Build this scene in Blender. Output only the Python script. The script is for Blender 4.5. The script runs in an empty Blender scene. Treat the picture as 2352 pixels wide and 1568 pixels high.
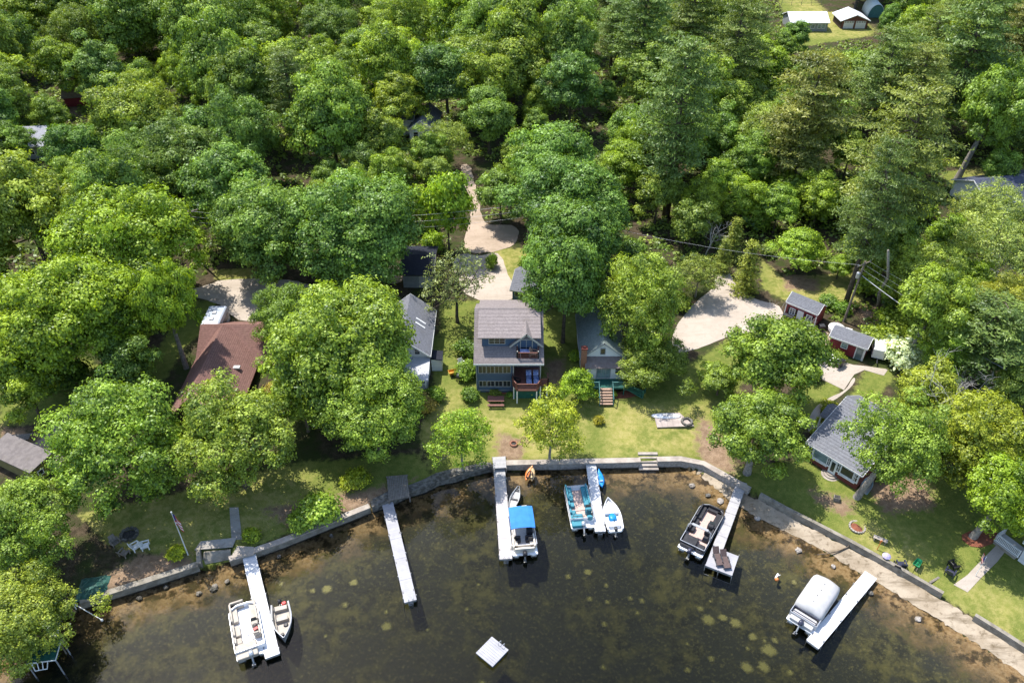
import bpy, math, random
import numpy as np
from mathutils import Vector, Matrix
from mathutils.geometry import delaunay_2d_cdt
PI = math.pi
rng = random.Random(7)
scene = bpy.context.scene
col = scene.collection

# ------------------------------------------------------------------ camera model (real camera, 64 m above the lake)
PITCH, FPX, CH = math.radians(38), 1862.0, 64.0
CP, SP = math.cos(PITCH), math.sin(PITCH)

def ray(u, v):
    a, b = (u - 1176) / FPX, (v - 784) / FPX
    return a, CP - b * SP, -SP - b * CP

def G(u, v, z=0.0):
    dx, dy, dz = ray(u, v)
    t = (z - CH) / dz
    return Vector((dx * t, dy * t, z))

def depth_of(p):
    return p.y * CP - (p.z - CH) * SP

# ------------------------------------------------------------------ terrain
SHORE_PX = [(-700, 1840), (-150, 1600), (60, 1480), (195, 1394), (460, 1310), (531, 1297), (650, 1256), (850, 1176), (940, 1142), (1010, 1114), (1140, 1079),
            (1345, 1075), (1560, 1069), (1600, 1085), (1650, 1122), (1705, 1166), (1800, 1214), (1870, 1246), (1960, 1304), (2060, 1362), (2200, 1446),
            (2352, 1548), (2700, 1800)]
SHORE = np.array([G(u, v, 0.0)[:2] for u, v in SHORE_PX])
WPOLY = np.vstack([SHORE, [[300.0, -300.0], [-300.0, -300.0]]])

def inside(poly, X, Y):
    r = np.zeros(X.shape, bool)
    n = len(poly)
    for i in range(n):
        x1, y1 = poly[i]; x2, y2 = poly[(i + 1) % n]
        if y1 == y2: continue
        c = ((y1 > Y) != (y2 > Y)) & (X < (x2 - x1) * (Y - y1) / (y2 - y1) + x1)
        r ^= c
    return r

def dist_to(line, X, Y, closed=False):
    d = np.full(X.shape, 1e9)
    n = len(line)
    for i in range(n if closed else n - 1):
        ax, ay = line[i]; bx, by = line[(i + 1) % n]
        ex, ey = bx - ax, by - ay
        t = np.clip(((X - ax) * ex + (Y - ay) * ey) / (ex * ex + ey * ey + 1e-9), 0, 1)
        d = np.minimum(d, np.hypot(X - ax - t * ex, Y - ay - t * ey))
    return d

def sstep(a, b, x):
    t = np.clip((x - a) / (b - a), 0, 1)
    return t * t * (3 - 2 * t)

RAMP = np.array([G(u, v, .4)[:2] for u, v in [(458, 1306), (536, 1292), (536, 1260), (464, 1266)]])

def gz(X, Y):
    X = np.asarray(X, float); Y = np.asarray(Y, float)
    d = dist_to(SHORE, X, Y)
    w = inside(WPOLY, X, Y)
    wall = 1 - sstep(17.0, 20.5, X)
    wall = wall * sstep(-44, -39, X)
    rise = 0.055 * np.clip(d - 2, 0, 30)
    land = wall * (0.78 + 0 * d) + (1 - wall) * np.minimum(0.78, 0.02 + 0.125 * d) + rise
    drop = sstep(0.0, 0.45, d)
    land = np.where((wall > 0.5) & (d < 0.45), -0.2 + drop * (land + 0.2), land)
    rp = inside(RAMP, X, Y)
    land = np.where(rp, np.minimum(land, -0.12 + 0.3 * d), land)
    bed = -(wall * 0.22) - 0.085 * np.minimum(d, 12) - 0.13 * np.clip(d - 5, 0, 22)
    return np.where(w, bed, land)

def gh(x, y):
    return float(gz(np.array([x]), np.array([y]))[0])

def T(u, v, dz=0.0):
    """the point of the terrain seen at (u, v)"""
    z = 1.0
    for _ in range(6):
        p = G(u, v, z); z = gh(p.x, p.y)
    p = G(u, v, z)
    return Vector((p.x, p.y, z + dz))

# ------------------------------------------------------------------ mesh builder
class MB:
    def __init__(self):
        self.v, self.f, self.xf = [], [], Matrix.Identity(4)
    def add(self, vs, fs):
        o = len(self.v)
        self.v += [tuple(self.xf @ Vector(p)) for p in vs]
        self.f += [tuple(i + o for i in f) for f in fs]
        return self
    def box(self, cx, cy, cz, sx, sy, sz, rz=0.0, bev=0.0):
        hx, hy, hz = sx / 2, sy / 2, sz / 2
        c, s = math.cos(rz), math.sin(rz)
        if bev:
            b = min(bev, hx * .8, hy * .8)
            pl = [(-hx + b, -hy), (hx - b, -hy), (hx, -hy + b), (hx, hy - b), (hx - b, hy), (-hx + b, hy), (-hx, hy - b), (-hx, -hy + b)]
            k = min(b * .7, hz * .9); ins = 1 - k / max(hx, hy, .01)
            lv = [(p, -hz) for p in pl] + [(p, hz - k) for p in pl] + [((p[0] * ins, p[1] * ins), hz) for p in pl]
            vs = [(cx + p[0] * c - p[1] * s, cy + p[0] * s + p[1] * c, cz + z) for p, z in lv]
            fs = [tuple(range(7, -1, -1)), tuple(range(16, 24))]
            for i in range(8):
                j = (i + 1) % 8
                fs += [(i, j, j + 8, i + 8), (i + 8, j + 8, j + 16, i + 16)]
            return self.add(vs, fs)
        vs = [(cx + x * c - y * s, cy + x * s + y * c, cz + z) for z in (-hz, hz) for x, y in ((-hx, -hy), (hx, -hy), (hx, hy), (-hx, hy))]
        return self.add(vs, [(3, 2, 1, 0), (4, 5, 6, 7), (0, 1, 5, 4), (1, 2, 6, 5), (2, 3, 7, 6), (3, 0, 4, 7)])
    def prism(self, poly, z0, z1):
        """poly counter-clockwise list of (x, y); z0/z1 numbers"""
        n = len(poly)
        vs = [(x, y, z0) for x, y in poly] + [(x, y, z1) for x, y in poly]
        fs = [tuple(range(n - 1, -1, -1)), tuple(range(n, 2 * n))] + [(i, (i + 1) % n, (i + 1) % n + n, i + n) for i in range(n)]
        return self.add(vs, fs)
    def slab(self, pts, t):
        """a flat plate: pts a planar polygon, counter-clockwise seen from its upper side; thickness t below"""
        n = len(pts); P = [Vector(p) for p in pts]
        nr = (P[1] - P[0]).cross(P[2] - P[0]).normalized() * t
        vs = [tuple(p) for p in P] + [tuple(p - nr) for p in P]
        fs = [tuple(range(n)), tuple(range(2 * n - 1, n - 1, -1))] + [(i, i + n, (i + 1) % n + n, (i + 1) % n) for i in range(n)]
        return self.add(vs, fs)
    def tube(self, pts, rad, n=8, cap=True):
        P = [Vector(p) for p in pts]
        if not hasattr(rad, '__len__'): rad = [rad] * len(P)
        vs, fs = [], []
        up = None
        for i, p in enumerate(P):
            d = (P[min(i + 1, len(P) - 1)] - P[max(i - 1, 0)]).normalized()
            if up is None:
                up = Vector((0, 0, 1)) if abs(d.z) < .9 else Vector((1, 0, 0))
            a = d.cross(up).normalized(); b = a.cross(d).normalized(); up = b
            for k in range(n):
                t = 2 * PI * k / n
                vs.append(tuple(p + (a * math.cos(t) + b * math.sin(t)) * rad[i]))
        for i in range(len(P) - 1):
            for k in range(n):
                k2 = (k + 1) % n
                fs.append((i * n + k, i * n + k2, (i + 1) * n + k2, (i + 1) * n + k))
        if cap:
            fs.append(tuple(range(n - 1, -1, -1))); fs.append(tuple(range((len(P) - 1) * n, len(P) * n)))
        return self.add(vs, fs)
    def lathe(self, prof, cx=0, cy=0, cz=0, n=16):
        vs, fs = [], []
        for r, z in prof:
            vs += [(cx + r * math.cos(2 * PI * k / n), cy + r * math.sin(2 * PI * k / n), cz + z) for k in range(n)]
        for i in range(len(prof) - 1):
            for k in range(n):
                k2 = (k + 1) % n
                fs.append((i * n + k, i * n + k2, (i + 1) * n + k2, (i + 1) * n + k))
        fs.append(tuple(range(n - 1, -1, -1))); fs.append(tuple(range((len(prof) - 1) * n, len(prof) * n)))
        return self.add(vs, fs)
    def loft(self, rings, cap=True):
        n = len(rings[0]); vs = [p for r in rings for p in r]; fs = []
        for i in range(len(rings) - 1):
            for k in range(n):
                k2 = (k + 1) % n
                fs.append((i * n + k, i * n + k2, (i + 1) * n + k2, (i + 1) * n + k))
        if cap:
            fs.append(tuple(range(n - 1, -1, -1))); fs.append(tuple(range((len(rings) - 1) * n, len(rings) * n)))
        return self.add(vs, fs)
    def build(self, name, mat, parent=None, smooth=False, mats=None):
        me = bpy.data.meshes.new(name)
        me.from_pydata(self.v, [], self.f); me.update()
        if smooth: me.shade_smooth()
        me.materials.append(mat)
        o = bpy.data.objects.new(name, me); col.objects.link(o)
        if parent is not None: o.parent = parent
        return o

def tag(o, label=None, cat=None, group=None, kind=None):
    if label: o['label'] = label
    if cat: o['category'] = cat
    if group: o['group'] = group
    if kind: o['kind'] = kind
    return o

def thing(name, label, cat, loc=(0, 0, 0), rz=0.0, group=None):
    o = bpy.data.objects.new(name, None); col.objects.link(o)
    o.empty_display_size = 0.3
    o.location = loc; o.rotation_euler = (0, 0, rz)
    return tag(o, label, cat, group)

def dup(root, loc, rz, label=None, group=None):
    def cp(o, par):
        c = o.copy(); col.objects.link(c); c.parent = par
        for ch in o.children: cp(ch, c)
        return c
    r = cp(root, None)
    r.location = loc; r.rotation_euler = (0, 0, rz)
    if label: r['label'] = label
    if group: r['group'] = group
    return r

# ------------------------------------------------------------------ materials
def new_mat(name):
    m = bpy.data.materials.new(name); m.use_nodes = True
    nt = m.node_tree; nt.nodes.clear()
    out = nt.nodes.new('ShaderNodeOutputMaterial')
    return m, nt, out

def N(nt, t, **kw):
    n = nt.nodes.new(t)
    for k, v in kw.items():
        if k.startswith('i_'):
            n.inputs[k[2:].replace('_', ' ')].default_value = v
        else:
            setattr(n, k, v)
    return n

def rgba(c): return (c[0], c[1], c[2], 1.0)

def mixc(nt, fac, a, b, mode='MIX'):
    n = nt.nodes.new('ShaderNodeMix'); n.data_type = 'RGBA'; n.blend_type = mode
    for sock, val in ((n.inputs[0], fac), (n.inputs[6], a), (n.inputs[7], b)):
        if hasattr(val, 'is_linked'): nt.links.new(val, sock)
        elif isinstance(val, (tuple, list)): sock.default_value = rgba(val)
        else: sock.default_value = val
    return n.outputs[2]

def math_n(nt, op, a, b=None, clamp=False):
    n = nt.nodes.new('ShaderNodeMath'); n.operation = op; n.use_clamp = clamp
    for i, val in enumerate((a, b)):
        if val is None: continue
        if hasattr(val, 'is_linked'): nt.links.new(val, n.inputs[i])
        else: n.inputs[i].default_value = val
    return n.outputs[0]

def noise(nt, vec, scale, detail=4, rough=.55):
    n = N(nt, 'ShaderNodeTexNoise'); n.inputs['Scale'].default_value = scale
    n.inputs['Detail'].default_value = detail; n.inputs['Roughness'].default_value = rough
    nt.links.new(vec, n.inputs['Vector'])
    return n.outputs['Fac']

def ramp(nt, fac, p0, p1):
    n = N(nt, 'ShaderNodeMapRange', interpolation_type='SMOOTHSTEP')
    n.inputs['From Min'].default_value = p0; n.inputs['From Max'].default_value = p1
    nt.links.new(fac, n.inputs['Value'])
    return n.outputs['Result']

def mat(name, c, c2=None, scale=3.0, rough=.7, spec=.3, metal=0.0, bump=0.0, rows=0.0, rowdark=.75, fine=0.0, dirt=0.0, axis='Z'):
    """painted / wooden / stone surface: two tones by noise, optional courses (rows per metre) along an axis of the object, dirt by coarse noise"""
    m, nt, out = new_mat(name)
    tc = N(nt, 'ShaderNodeTexCoord'); vec = tc.outputs['Object']
    c2 = c2 or tuple(x * .8 for x in c)
    f = ramp(nt, noise(nt, vec, scale), .35, .65)
    cc = mixc(nt, f, c, c2)
    if fine:
        g = noise(nt, vec, 28.0, 2)
        cc = mixc(nt, math_n(nt, 'MULTIPLY', ramp(nt, g, .4, .75), fine), cc, tuple(x * .45 for x in c2))
    if rows:
        sx = N(nt, 'ShaderNodeSeparateXYZ'); nt.links.new(vec, sx.inputs[0])
        r = math_n(nt, 'FRACT', math_n(nt, 'MULTIPLY', sx.outputs[axis], rows))
        line = math_n(nt, 'LESS_THAN', r, .22)
        cc = mixc(nt, math_n(nt, 'MULTIPLY', line, 1 - rowdark), cc, (0.01, 0.01, 0.01))
        # single courses differ a little
        fl = math_n(nt, 'FLOOR', math_n(nt, 'MULTIPLY', sx.outputs[axis], rows))
        wn = N(nt, 'ShaderNodeTexWhiteNoise', noise_dimensions='1D'); nt.links.new(fl, wn.inputs['W'])
        cc = mixc(nt, math_n(nt, 'MULTIPLY', wn.outputs['Value'], .18), cc, tuple(x * .5 for x in c))
    if dirt:
        d = ramp(nt, noise(nt, vec, .8, 6, .7), .5, .75)
        cc = mixc(nt, math_n(nt, 'MULTIPLY', d, dirt), cc, (.09, .075, .05))
    b = N(nt, 'ShaderNodeBsdfPrincipled'); nt.links.new(cc, b.inputs['Base Color'])
    b.inputs['Roughness'].default_value = rough; b.inputs['Metallic'].default_value = metal
    b.inputs['Specular IOR Level'].default_value = spec
    if bump:
        bn = N(nt, 'ShaderNodeBump'); bn.inputs['Strength'].default_value = bump; bn.inputs['Distance'].default_value = .05
        nt.links.new(noise(nt, vec, scale * 4), bn.inputs['Height']); nt.links.new(bn.outputs[0], b.inputs['Normal'])
    nt.links.new(b.outputs[0], out.inputs[0])
    return m

def leaf_mat(name, dark, light, trans=.35, obj_tint=True):
    m, nt, out = new_mat(name)
    at = N(nt, 'ShaderNodeAttribute', attribute_name='tone')
    oi = N(nt, 'ShaderNodeObjectInfo')
    c = mixc(nt, at.outputs['Fac'], dark, light)
    if obj_tint:
        c = mixc(nt, 1.0, c, oi.outputs['Color'], 'MULTIPLY')
    d = N(nt, 'ShaderNodeBsdfDiffuse'); nt.links.new(c, d.inputs['Color'])
    t = N(nt, 'ShaderNodeBsdfTranslucent')
    tcol = mixc(nt, 1.0, c, (1.3, 1.25, .4), 'MULTIPLY')
    nt.links.new(tcol, t.inputs['Color'])
    mx = N(nt, 'ShaderNodeMixShader'); mx.inputs[0].default_value = trans
    nt.links.new(d.outputs[0], mx.inputs[1]); nt.links.new(t.outputs[0], mx.inputs[2])
    g = N(nt, 'ShaderNodeBsdfGlossy'); g.inputs['Roughness'].default_value = .45; g.inputs['Color'].default_value = (.8, .85, .9, 1)
    m2 = N(nt, 'ShaderNodeMixShader'); m2.inputs[0].default_value = .025
    nt.links.new(mx.outputs[0], m2.inputs[1]); nt.links.new(g.outputs[0], m2.inputs[2])
    nt.links.new(m2.outputs[0], out.inputs[0])
    return m

M = {}
M['white'] = mat('white_paint', (.78, .78, .76), (.7, .7, .68), 2, .5, dirt=.12)
M['trim'] = mat('cream_trim', (.42, .41, .38), (.36, .35, .32), 3, .5)
M['glass'] = mat('window_glass', (.015, .02, .025), (.03, .035, .04), .7, .08, .6)
M['glass_pale'] = mat('curtained_glass', (.22, .3, .3), (.1, .14, .15), .9, .12, .5)
M['blue_siding'] = mat('slate_blue_siding', (.075, .125, .2), (.066, .11, .18), 1.5, .55, rows=7, rowdark=.72)
M['roof_taupe'] = mat('taupe_shingles', (.285, .245, .235), (.215, .185, .18), 5, .85, .15, rows=9, rowdark=.68, fine=.5, dirt=.3)
M['roof_grey'] = mat('grey_shingles', (.22, .225, .25), (.165, .17, .19), 5, .85, .15, rows=9, rowdark=.68, fine=.5, dirt=.3)
M['roof_brown'] = mat('red_brown_shingles', (.27, .15, .125), (.2, .11, .092), 4, .85, .15, rows=8, rowdark=.6, fine=.5, dirt=.2)
M['roof_green'] = mat('green_shingles', (.215, .255, .235), (.165, .2, .18), 4, .85, .15, rows=8, rowdark=.78, fine=.4, dirt=.15)
M['roof_dark'] = mat('black_shingles', (.016, .018, .03), (.022, .025, .036), 4, .8, .2, fine=.3)
M['roof_metal'] = mat('white_metal_roof', (.7, .7, .74), (.64, .64, .68), 1, .4, .4)
M['white_siding'] = mat('white_siding', (.72, .73, .73), (.65, .66, .66), 1.2, .6, rows=6, rowdark=.85, dirt=.1)
M['red_siding'] = mat('barn_red_siding', (.25, .035, .045), (.2, .028, .036), 2, .6, rows=6, rowdark=.72)
M['brick'] = mat('red_brick', (.2, .055, .04), (.13, .035, .028), 7, .85, fine=.5, rows=12, rowdark=.7)
M['chimney_brick'] = mat('orange_brick', (.36, .17, .11), (.27, .12, .08), 9, .85, fine=.5, rows=12, rowdark=.7)
M['tan_siding'] = mat('olive_tan_siding', (.22, .19, .075), (.18, .155, .06), 2, .7, rows=6, rowdark=.8)
M['grey_siding'] = mat('grey_siding', (.3, .32, .33), (.25, .27, .28), 2, .7, rows=6, rowdark=.8)
M['brown_siding'] = mat('brown_siding', (.05, .03, .025), (.035, .022, .018), 2, .8, rows=5)
M['deck_brown'] = mat('red_brown_decking', (.23, .105, .085), (.185, .083, .068), 6, .65, rows=6.5, rowdark=.6, axis='Y', dirt=.1)
M['rail_brown'] = mat('red_brown_rail', (.2, .085, .065), (.15, .065, .05), 6, .6)
M['green_paint'] = mat('dark_green_paint', (.02, .11, .085), (.015, .08, .062), 4, .55)
M['teal_paint'] = mat('grey_teal_paint', (.08, .2, .19), (.06, .16, .15), 4, .55)
M['stair_tan'] = mat('tan_stair_boards', (.4, .27, .2), (.33, .22, .16), 5, .7)
M['concrete'] = mat('weathered_concrete', (.3, .27, .225), (.2, .18, .145), 1.6, .9, .1, bump=.4, fine=.35, dirt=.45)
M['concrete_pale'] = mat('pale_concrete', (.42, .37, .32), (.3, .26, .225), 1.1, .9, .1, bump=.3, fine=.2, dirt=.25)
M['stone_dark'] = mat('dark_fieldstone', (.2, .19, .17), (.085, .08, .07), 2.6, .9, .15, bump=.8, fine=.4, dirt=.3)
M['stone_pale'] = mat('pale_stone', (.42, .38, .34), (.28, .25, .22), 4, .9, .15, bump=.5, fine=.3)
M['dock_white'] = mat('white_dock_decking', (.64, .64, .65), (.59, .59, .61), 1.2, .5, rows=6, rowdark=.93, axis='Y')
M['dock_grey'] = mat('grey_dock_decking', (.42, .41, .41), (.37, .36, .37), 2, .7, rows=5, rowdark=.8, axis='Y', dirt=.1)
M['dock_beige'] = mat('pale_beige_dock_decking', (.46, .425, .415), (.41, .38, .37), 1.5, .6, rows=5, rowdark=.88, axis='Y')
M['dock_lavender'] = mat('pale_grey_dock_decking', (.37, .365, .39), (.32, .315, .34), 1.5, .6, rows=5, rowdark=.88, axis='Y', dirt=.12)
M['alu'] = mat('brushed_aluminium', (.6, .61, .63), (.5, .51, .53), 3, .35, .5, metal=.6)
M['alu_dull'] = mat('dull_aluminium', (.4, .41, .42), (.33, .34, .35), 3, .45, .5, metal=.4, dirt=.15)
M['dark_metal'] = mat('dark_metal', (.03, .032, .036), (.05, .05, .055), 3, .4, .5)
M['black'] = mat('black_plastic', (.015, .015, .018), (.025, .025, .028), 3, .45)
M['boat_white'] = mat('white_gelcoat', (.82, .82, .82), (.77, .77, .78), 1, .25, .5)
M['boat_cream'] = mat('cream_vinyl', (.68, .62, .52), (.6, .54, .45), 3, .5)
M['boat_beige'] = mat('taupe_vinyl', (.4, .35, .29), (.33, .29, .24), 2, .55)
M['boat_navy'] = mat('navy_panel', (.03, .032, .06), (.04, .042, .07), 3, .35, .5)
M['boat_teal'] = mat('teal_vinyl', (.05, .235, .3), (.042, .2, .26), 2, .5)
M['boat_black'] = mat('charcoal_vinyl', (.022, .022, .026), (.035, .035, .04), 3, .5)
M['boat_floor'] = mat('boat_carpet', (.55, .52, .5), (.48, .45, .43), 6, .9, fine=.2)
M['boat_floor_tan'] = mat('tan_boat_carpet', (.55, .4, .35), (.47, .34, .29), 6, .9, fine=.2)
M['canvas_blue'] = mat('blue_canvas', (.035, .2, .56), (.03, .175, .5), 1.3, .75)
M['canvas_grey'] = mat('pale_grey_canvas', (.46, .45, .445), (.4, .395, .39), 1.3, .8)
M['blue_vinyl'] = mat('bright_blue_vinyl', (.02, .25, .55), (.015, .2, .45), 4, .35)
M['kayak_blue'] = mat('blue_plastic', (.02, .22, .62), (.02, .28, .7), 2, .3, .5)
M['orange'] = mat('orange_plastic', (.72, .2, .045), (.62, .26, .1), 2, .35, .5)
M['orange_pale'] = mat('faded_orange_plastic', (.74, .42, .17), (.7, .5, .28), 2, .4, .5)
M['hull_grey'] = mat('grey_hull', (.3, .3, .29), (.24, .24, .23), 2, .4, .4)
M['red'] = mat('red_paint', (.5, .03, .03), (.42, .025, .025), 3, .4)
M['yellow'] = mat('yellow_plastic', (.62, .3, .05), (.55, .26, .04), 3, .4)
M['wood_grey'] = mat('grey_weathered_wood', (.24, .21, .18), (.17, .15, .13), 5, .85, rows=4, axis='X')
M['wood_pole'] = mat('pole_wood', (.23, .19, .15), (.16, .13, .1), 6, .9, bump=.3)
M['cushion_blue'] = mat('blue_cushion', (.1, .16, .42), (.42, .48, .66), 5, .8, rows=3.2, axis='Y', rowdark=.45)
M['cushion_brown'] = mat('brown_sling', (.11, .075, .07), (.08, .055, .05), 6, .7)
M['bark'] = mat('tree_bark', (.16, .13, .1), (.085, .068, .052), 3, .95, .1, bump=.6, fine=.4)
M['bark_grey'] = mat('grey_bark', (.33, .3, .26), (.2, .18, .155), 3, .95, .1, bump=.6, fine=.3)
M['bark_pale'] = mat('bleached_branch', (.55, .52, .48), (.42, .4, .36), 4, .9, .1)
M['mulch'] = mat('red_mulch', (.27, .1, .06), (.18, .07, .045), 3, .95, .05, fine=.5)
M['tarp_green'] = mat('green_tarp', (.025, .1, .08), (.018, .065, .05), 3, .6, bump=.6)
M['wire'] = mat('cable', (.62, .62, .63), (.55, .55, .56), 1, .5)
M['ash'] = mat('ash', (.07, .065, .06), (.03, .03, .03), 8, .95)
M['sand_nest'] = mat('pale_bed_sand', (.6, .56, .2), (.42, .4, .15), 2.5, .95, .05)
# ------------------------------------------------------------------ ground, lake bed, water, roads
def wpoly(px, z=1.5):
    return np.array([T(u, v)[:2] for u, v in px])

LAWN = [[(1010, 690), (1330, 690), (1330, 900), (1010, 900)], [(985, 770), (1095, 775), (1100, 895), (1255, 905), (1320, 870), (1430, 900), (1590, 830), (1690, 768), (1790, 790), (1690, 900), (1660, 1010), (1715, 1110), (1640, 1092), (1560, 1058), (1140, 1068), (1000, 1105), (960, 1000), (1000, 900)],
        [(180, 1180), (330, 1150), (700, 1060), (960, 1040), (1000, 1105), (850, 1165), (530, 1285), (460, 1300), (250, 1250)],
        [(1715, 1130), (1860, 1205), (1950, 1250), (2100, 1330), (2352, 1490), (2420, 1300), (2352, 1120), (2150, 1090), (2000, 1130), (1850, 1060), (1700, 1070)],
        [(1745, 590), (1800, 640), (1960, 625), (1985, 690), (1900, 700), (1800, 690), (1750, 660)],
        [(1130, 570), (1240, 570), (1240, 650), (1150, 655)], [(1990, 845), (2060, 850), (2010, 930), (1940, 940), (1960, 900)],
        [(2160, 395), (2420, 370), (2420, 450), (2240, 430), (2180, 430)], [(490, 620), (610, 615), (600, 645), (500, 650)],
        [(0, 840), (200, 820), (240, 850), (180, 960), (0, 980)], [(1760, -60), (1880, -60), (1885, 30), (1990, 30), (2010, 80), (1830, 110), (1800, 30)],
        [(430, 690), (500, 690), (470, 760), (420, 800), (400, 840), (360, 900), (330, 860)], [(1830, 890), (1960, 860), (1900, 930), (1840, 1000)]]
DRY = [[(1855, 15), (2015, 15), (2015, 85), (1855, 85)], [(180, 1100), (700, 1080), (700, 1200), (300, 1290)], [(180, 1180), (330, 1180), (340, 1260), (260, 1300), (200, 1260)], [(990, 900), (1060, 900), (1060, 1020), (960, 1060), (940, 1000)],
       [(1100, 940), (1350, 930), (1345, 1060), (1140, 1065)], [(1380, 930), (1640, 930), (1650, 1040), (1400, 1050)],
       [(1745, 590), (1990, 620), (1985, 700), (1790, 700)], [(1980, 1200), (2090, 1230), (2130, 1330), (1960, 1250)],
       [(2200, 385), (2420, 370), (2420, 430), (2240, 425)], [(1760, -60), (1880, -60), (1885, 30), (1830, 30)],
       [(2240, 1340), (2352, 1400), (2352, 1490), (2190, 1390)], [(1120, 570), (1240, 570), (1240, 650), (1160, 655)],
       [(490, 618), (620, 612), (600, 650), (500, 652)]]
SOIL = [[(1800, 625), (1880, 640), (1880, 670), (1800, 665)], [(1600, 955), (1650, 980), (1700, 1090), (1640, 1085), (1600, 1050)],
        [(1140, 990), (1210, 1010), (1200, 1060), (1140, 1055)], [(1250, 830), (1300, 820), (1290, 890), (1255, 900)],
        [(600, 1170), (850, 1120), (960, 1095), (850, 1165), (680, 1220)], [(320, 1270), (440, 1270), (440, 1300), (250, 1360), (220, 1330)],
        [(1985, 1110), (2130, 1090), (2150, 1170), (2030, 1180)], [(1970, 700), (2080, 700), (2080, 760), (1990, 760)],
        [(150, 230), (240, 200), (260, 300), (170, 290)], [(1860, 1120), (1960, 1150), (1950, 1190), (1870, 1150)],
        [(0, 980), (130, 1000), (130, 1040), (0, 1060)], [(900, 345), (1000, 350), (1000, 400), (920, 410)],
        [(2100, 690), (2180, 690), (2180, 730), (2110, 720)]]

def ground():
    xs = np.concatenate([[-3000, -1200, -500, -300, -220, -170, -140, -120, -105, -92, -84], np.arange(-78, 78.01, .5), [84, 92, 105, 120, 140, 170, 220, 300, 500, 1200, 3000]])
    ys = np.concatenate([[-1500, -500, -150, -40, 0, 12, 20, 25], np.arange(28, 132.01, .5), np.arange(134, 250, 3), [260, 280, 320, 400, 600, 1000, 2000, 5000]])
    X, Y = np.meshgrid(xs, ys)
    Z = gz(X, Y)
    # small unevenness of the land and of the bed
    Z += .05 * np.sin(X * .9 + np.sin(Y * .7)) * np.sin(Y * 1.1 + 1.3 * np.sin(X * .5)) * (np.abs(dist_to(SHORE, X, Y)) > 1.0)
    nx, ny = len(xs), len(ys)
    me = bpy.data.meshes.new('ground')
    co = np.stack([X, Y, Z], -1).reshape(-1, 3).astype('f4')
    idx = np.arange(nx * ny).reshape(ny, nx)
    q = np.stack([idx[:-1, :-1], idx[:-1, 1:], idx[1:, 1:], idx[1:, :-1]], -1).reshape(-1, 4)
    me.vertices.add(len(co)); me.vertices.foreach_set('co', co.ravel())
    me.loops.add(q.size); me.loops.foreach_set('vertex_index', q.ravel().astype('i4'))
    me.polygons.add(len(q)); me.polygons.foreach_set('loop_start', np.arange(0, q.size, 4, dtype='i4'))
    me.polygons.foreach_set('use_smooth', np.ones(len(q), bool))
    me.update()
    def zone(name, polys, soft):
        a = np.zeros(X.shape)
        for px in polys:
            P = wpoly(px)
            d = dist_to(P, X, Y, True)
            s = np.where(inside(P, X, Y), d, -d)
            a = np.maximum(a, sstep(-soft, soft, s))
        at = me.attributes.new(name, 'FLOAT', 'POINT'); at.data.foreach_set('value', a.ravel().astype('f4'))
    zone('lawn', LAWN, 1.6); zone('dry', DRY, 2.2); zone('soil', SOIL, 1.6)
    d = dist_to(SHORE, X, Y); w = inside(WPOLY, X, Y)
    at = me.attributes.new('depth', 'FLOAT', 'POINT'); at.data.foreach_set('value', np.where(w, d, -d).ravel().astype('f4'))
    o = bpy.data.objects.new('ground', me); col.objects.link(o)
    o['kind'] = 'structure'
    cen = co[q].mean(1)
    wq = inside(WPOLY, cen[:, 0], cen[:, 1])
    me.materials.append(land_mat()); me.materials.append(bed_mat())
    me.polygons.foreach_set('material_index', wq.astype('i4'))
    return o

def attr(nt, name):
    return N(nt, 'ShaderNodeAttribute', attribute_name=name).outputs['Fac']

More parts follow.
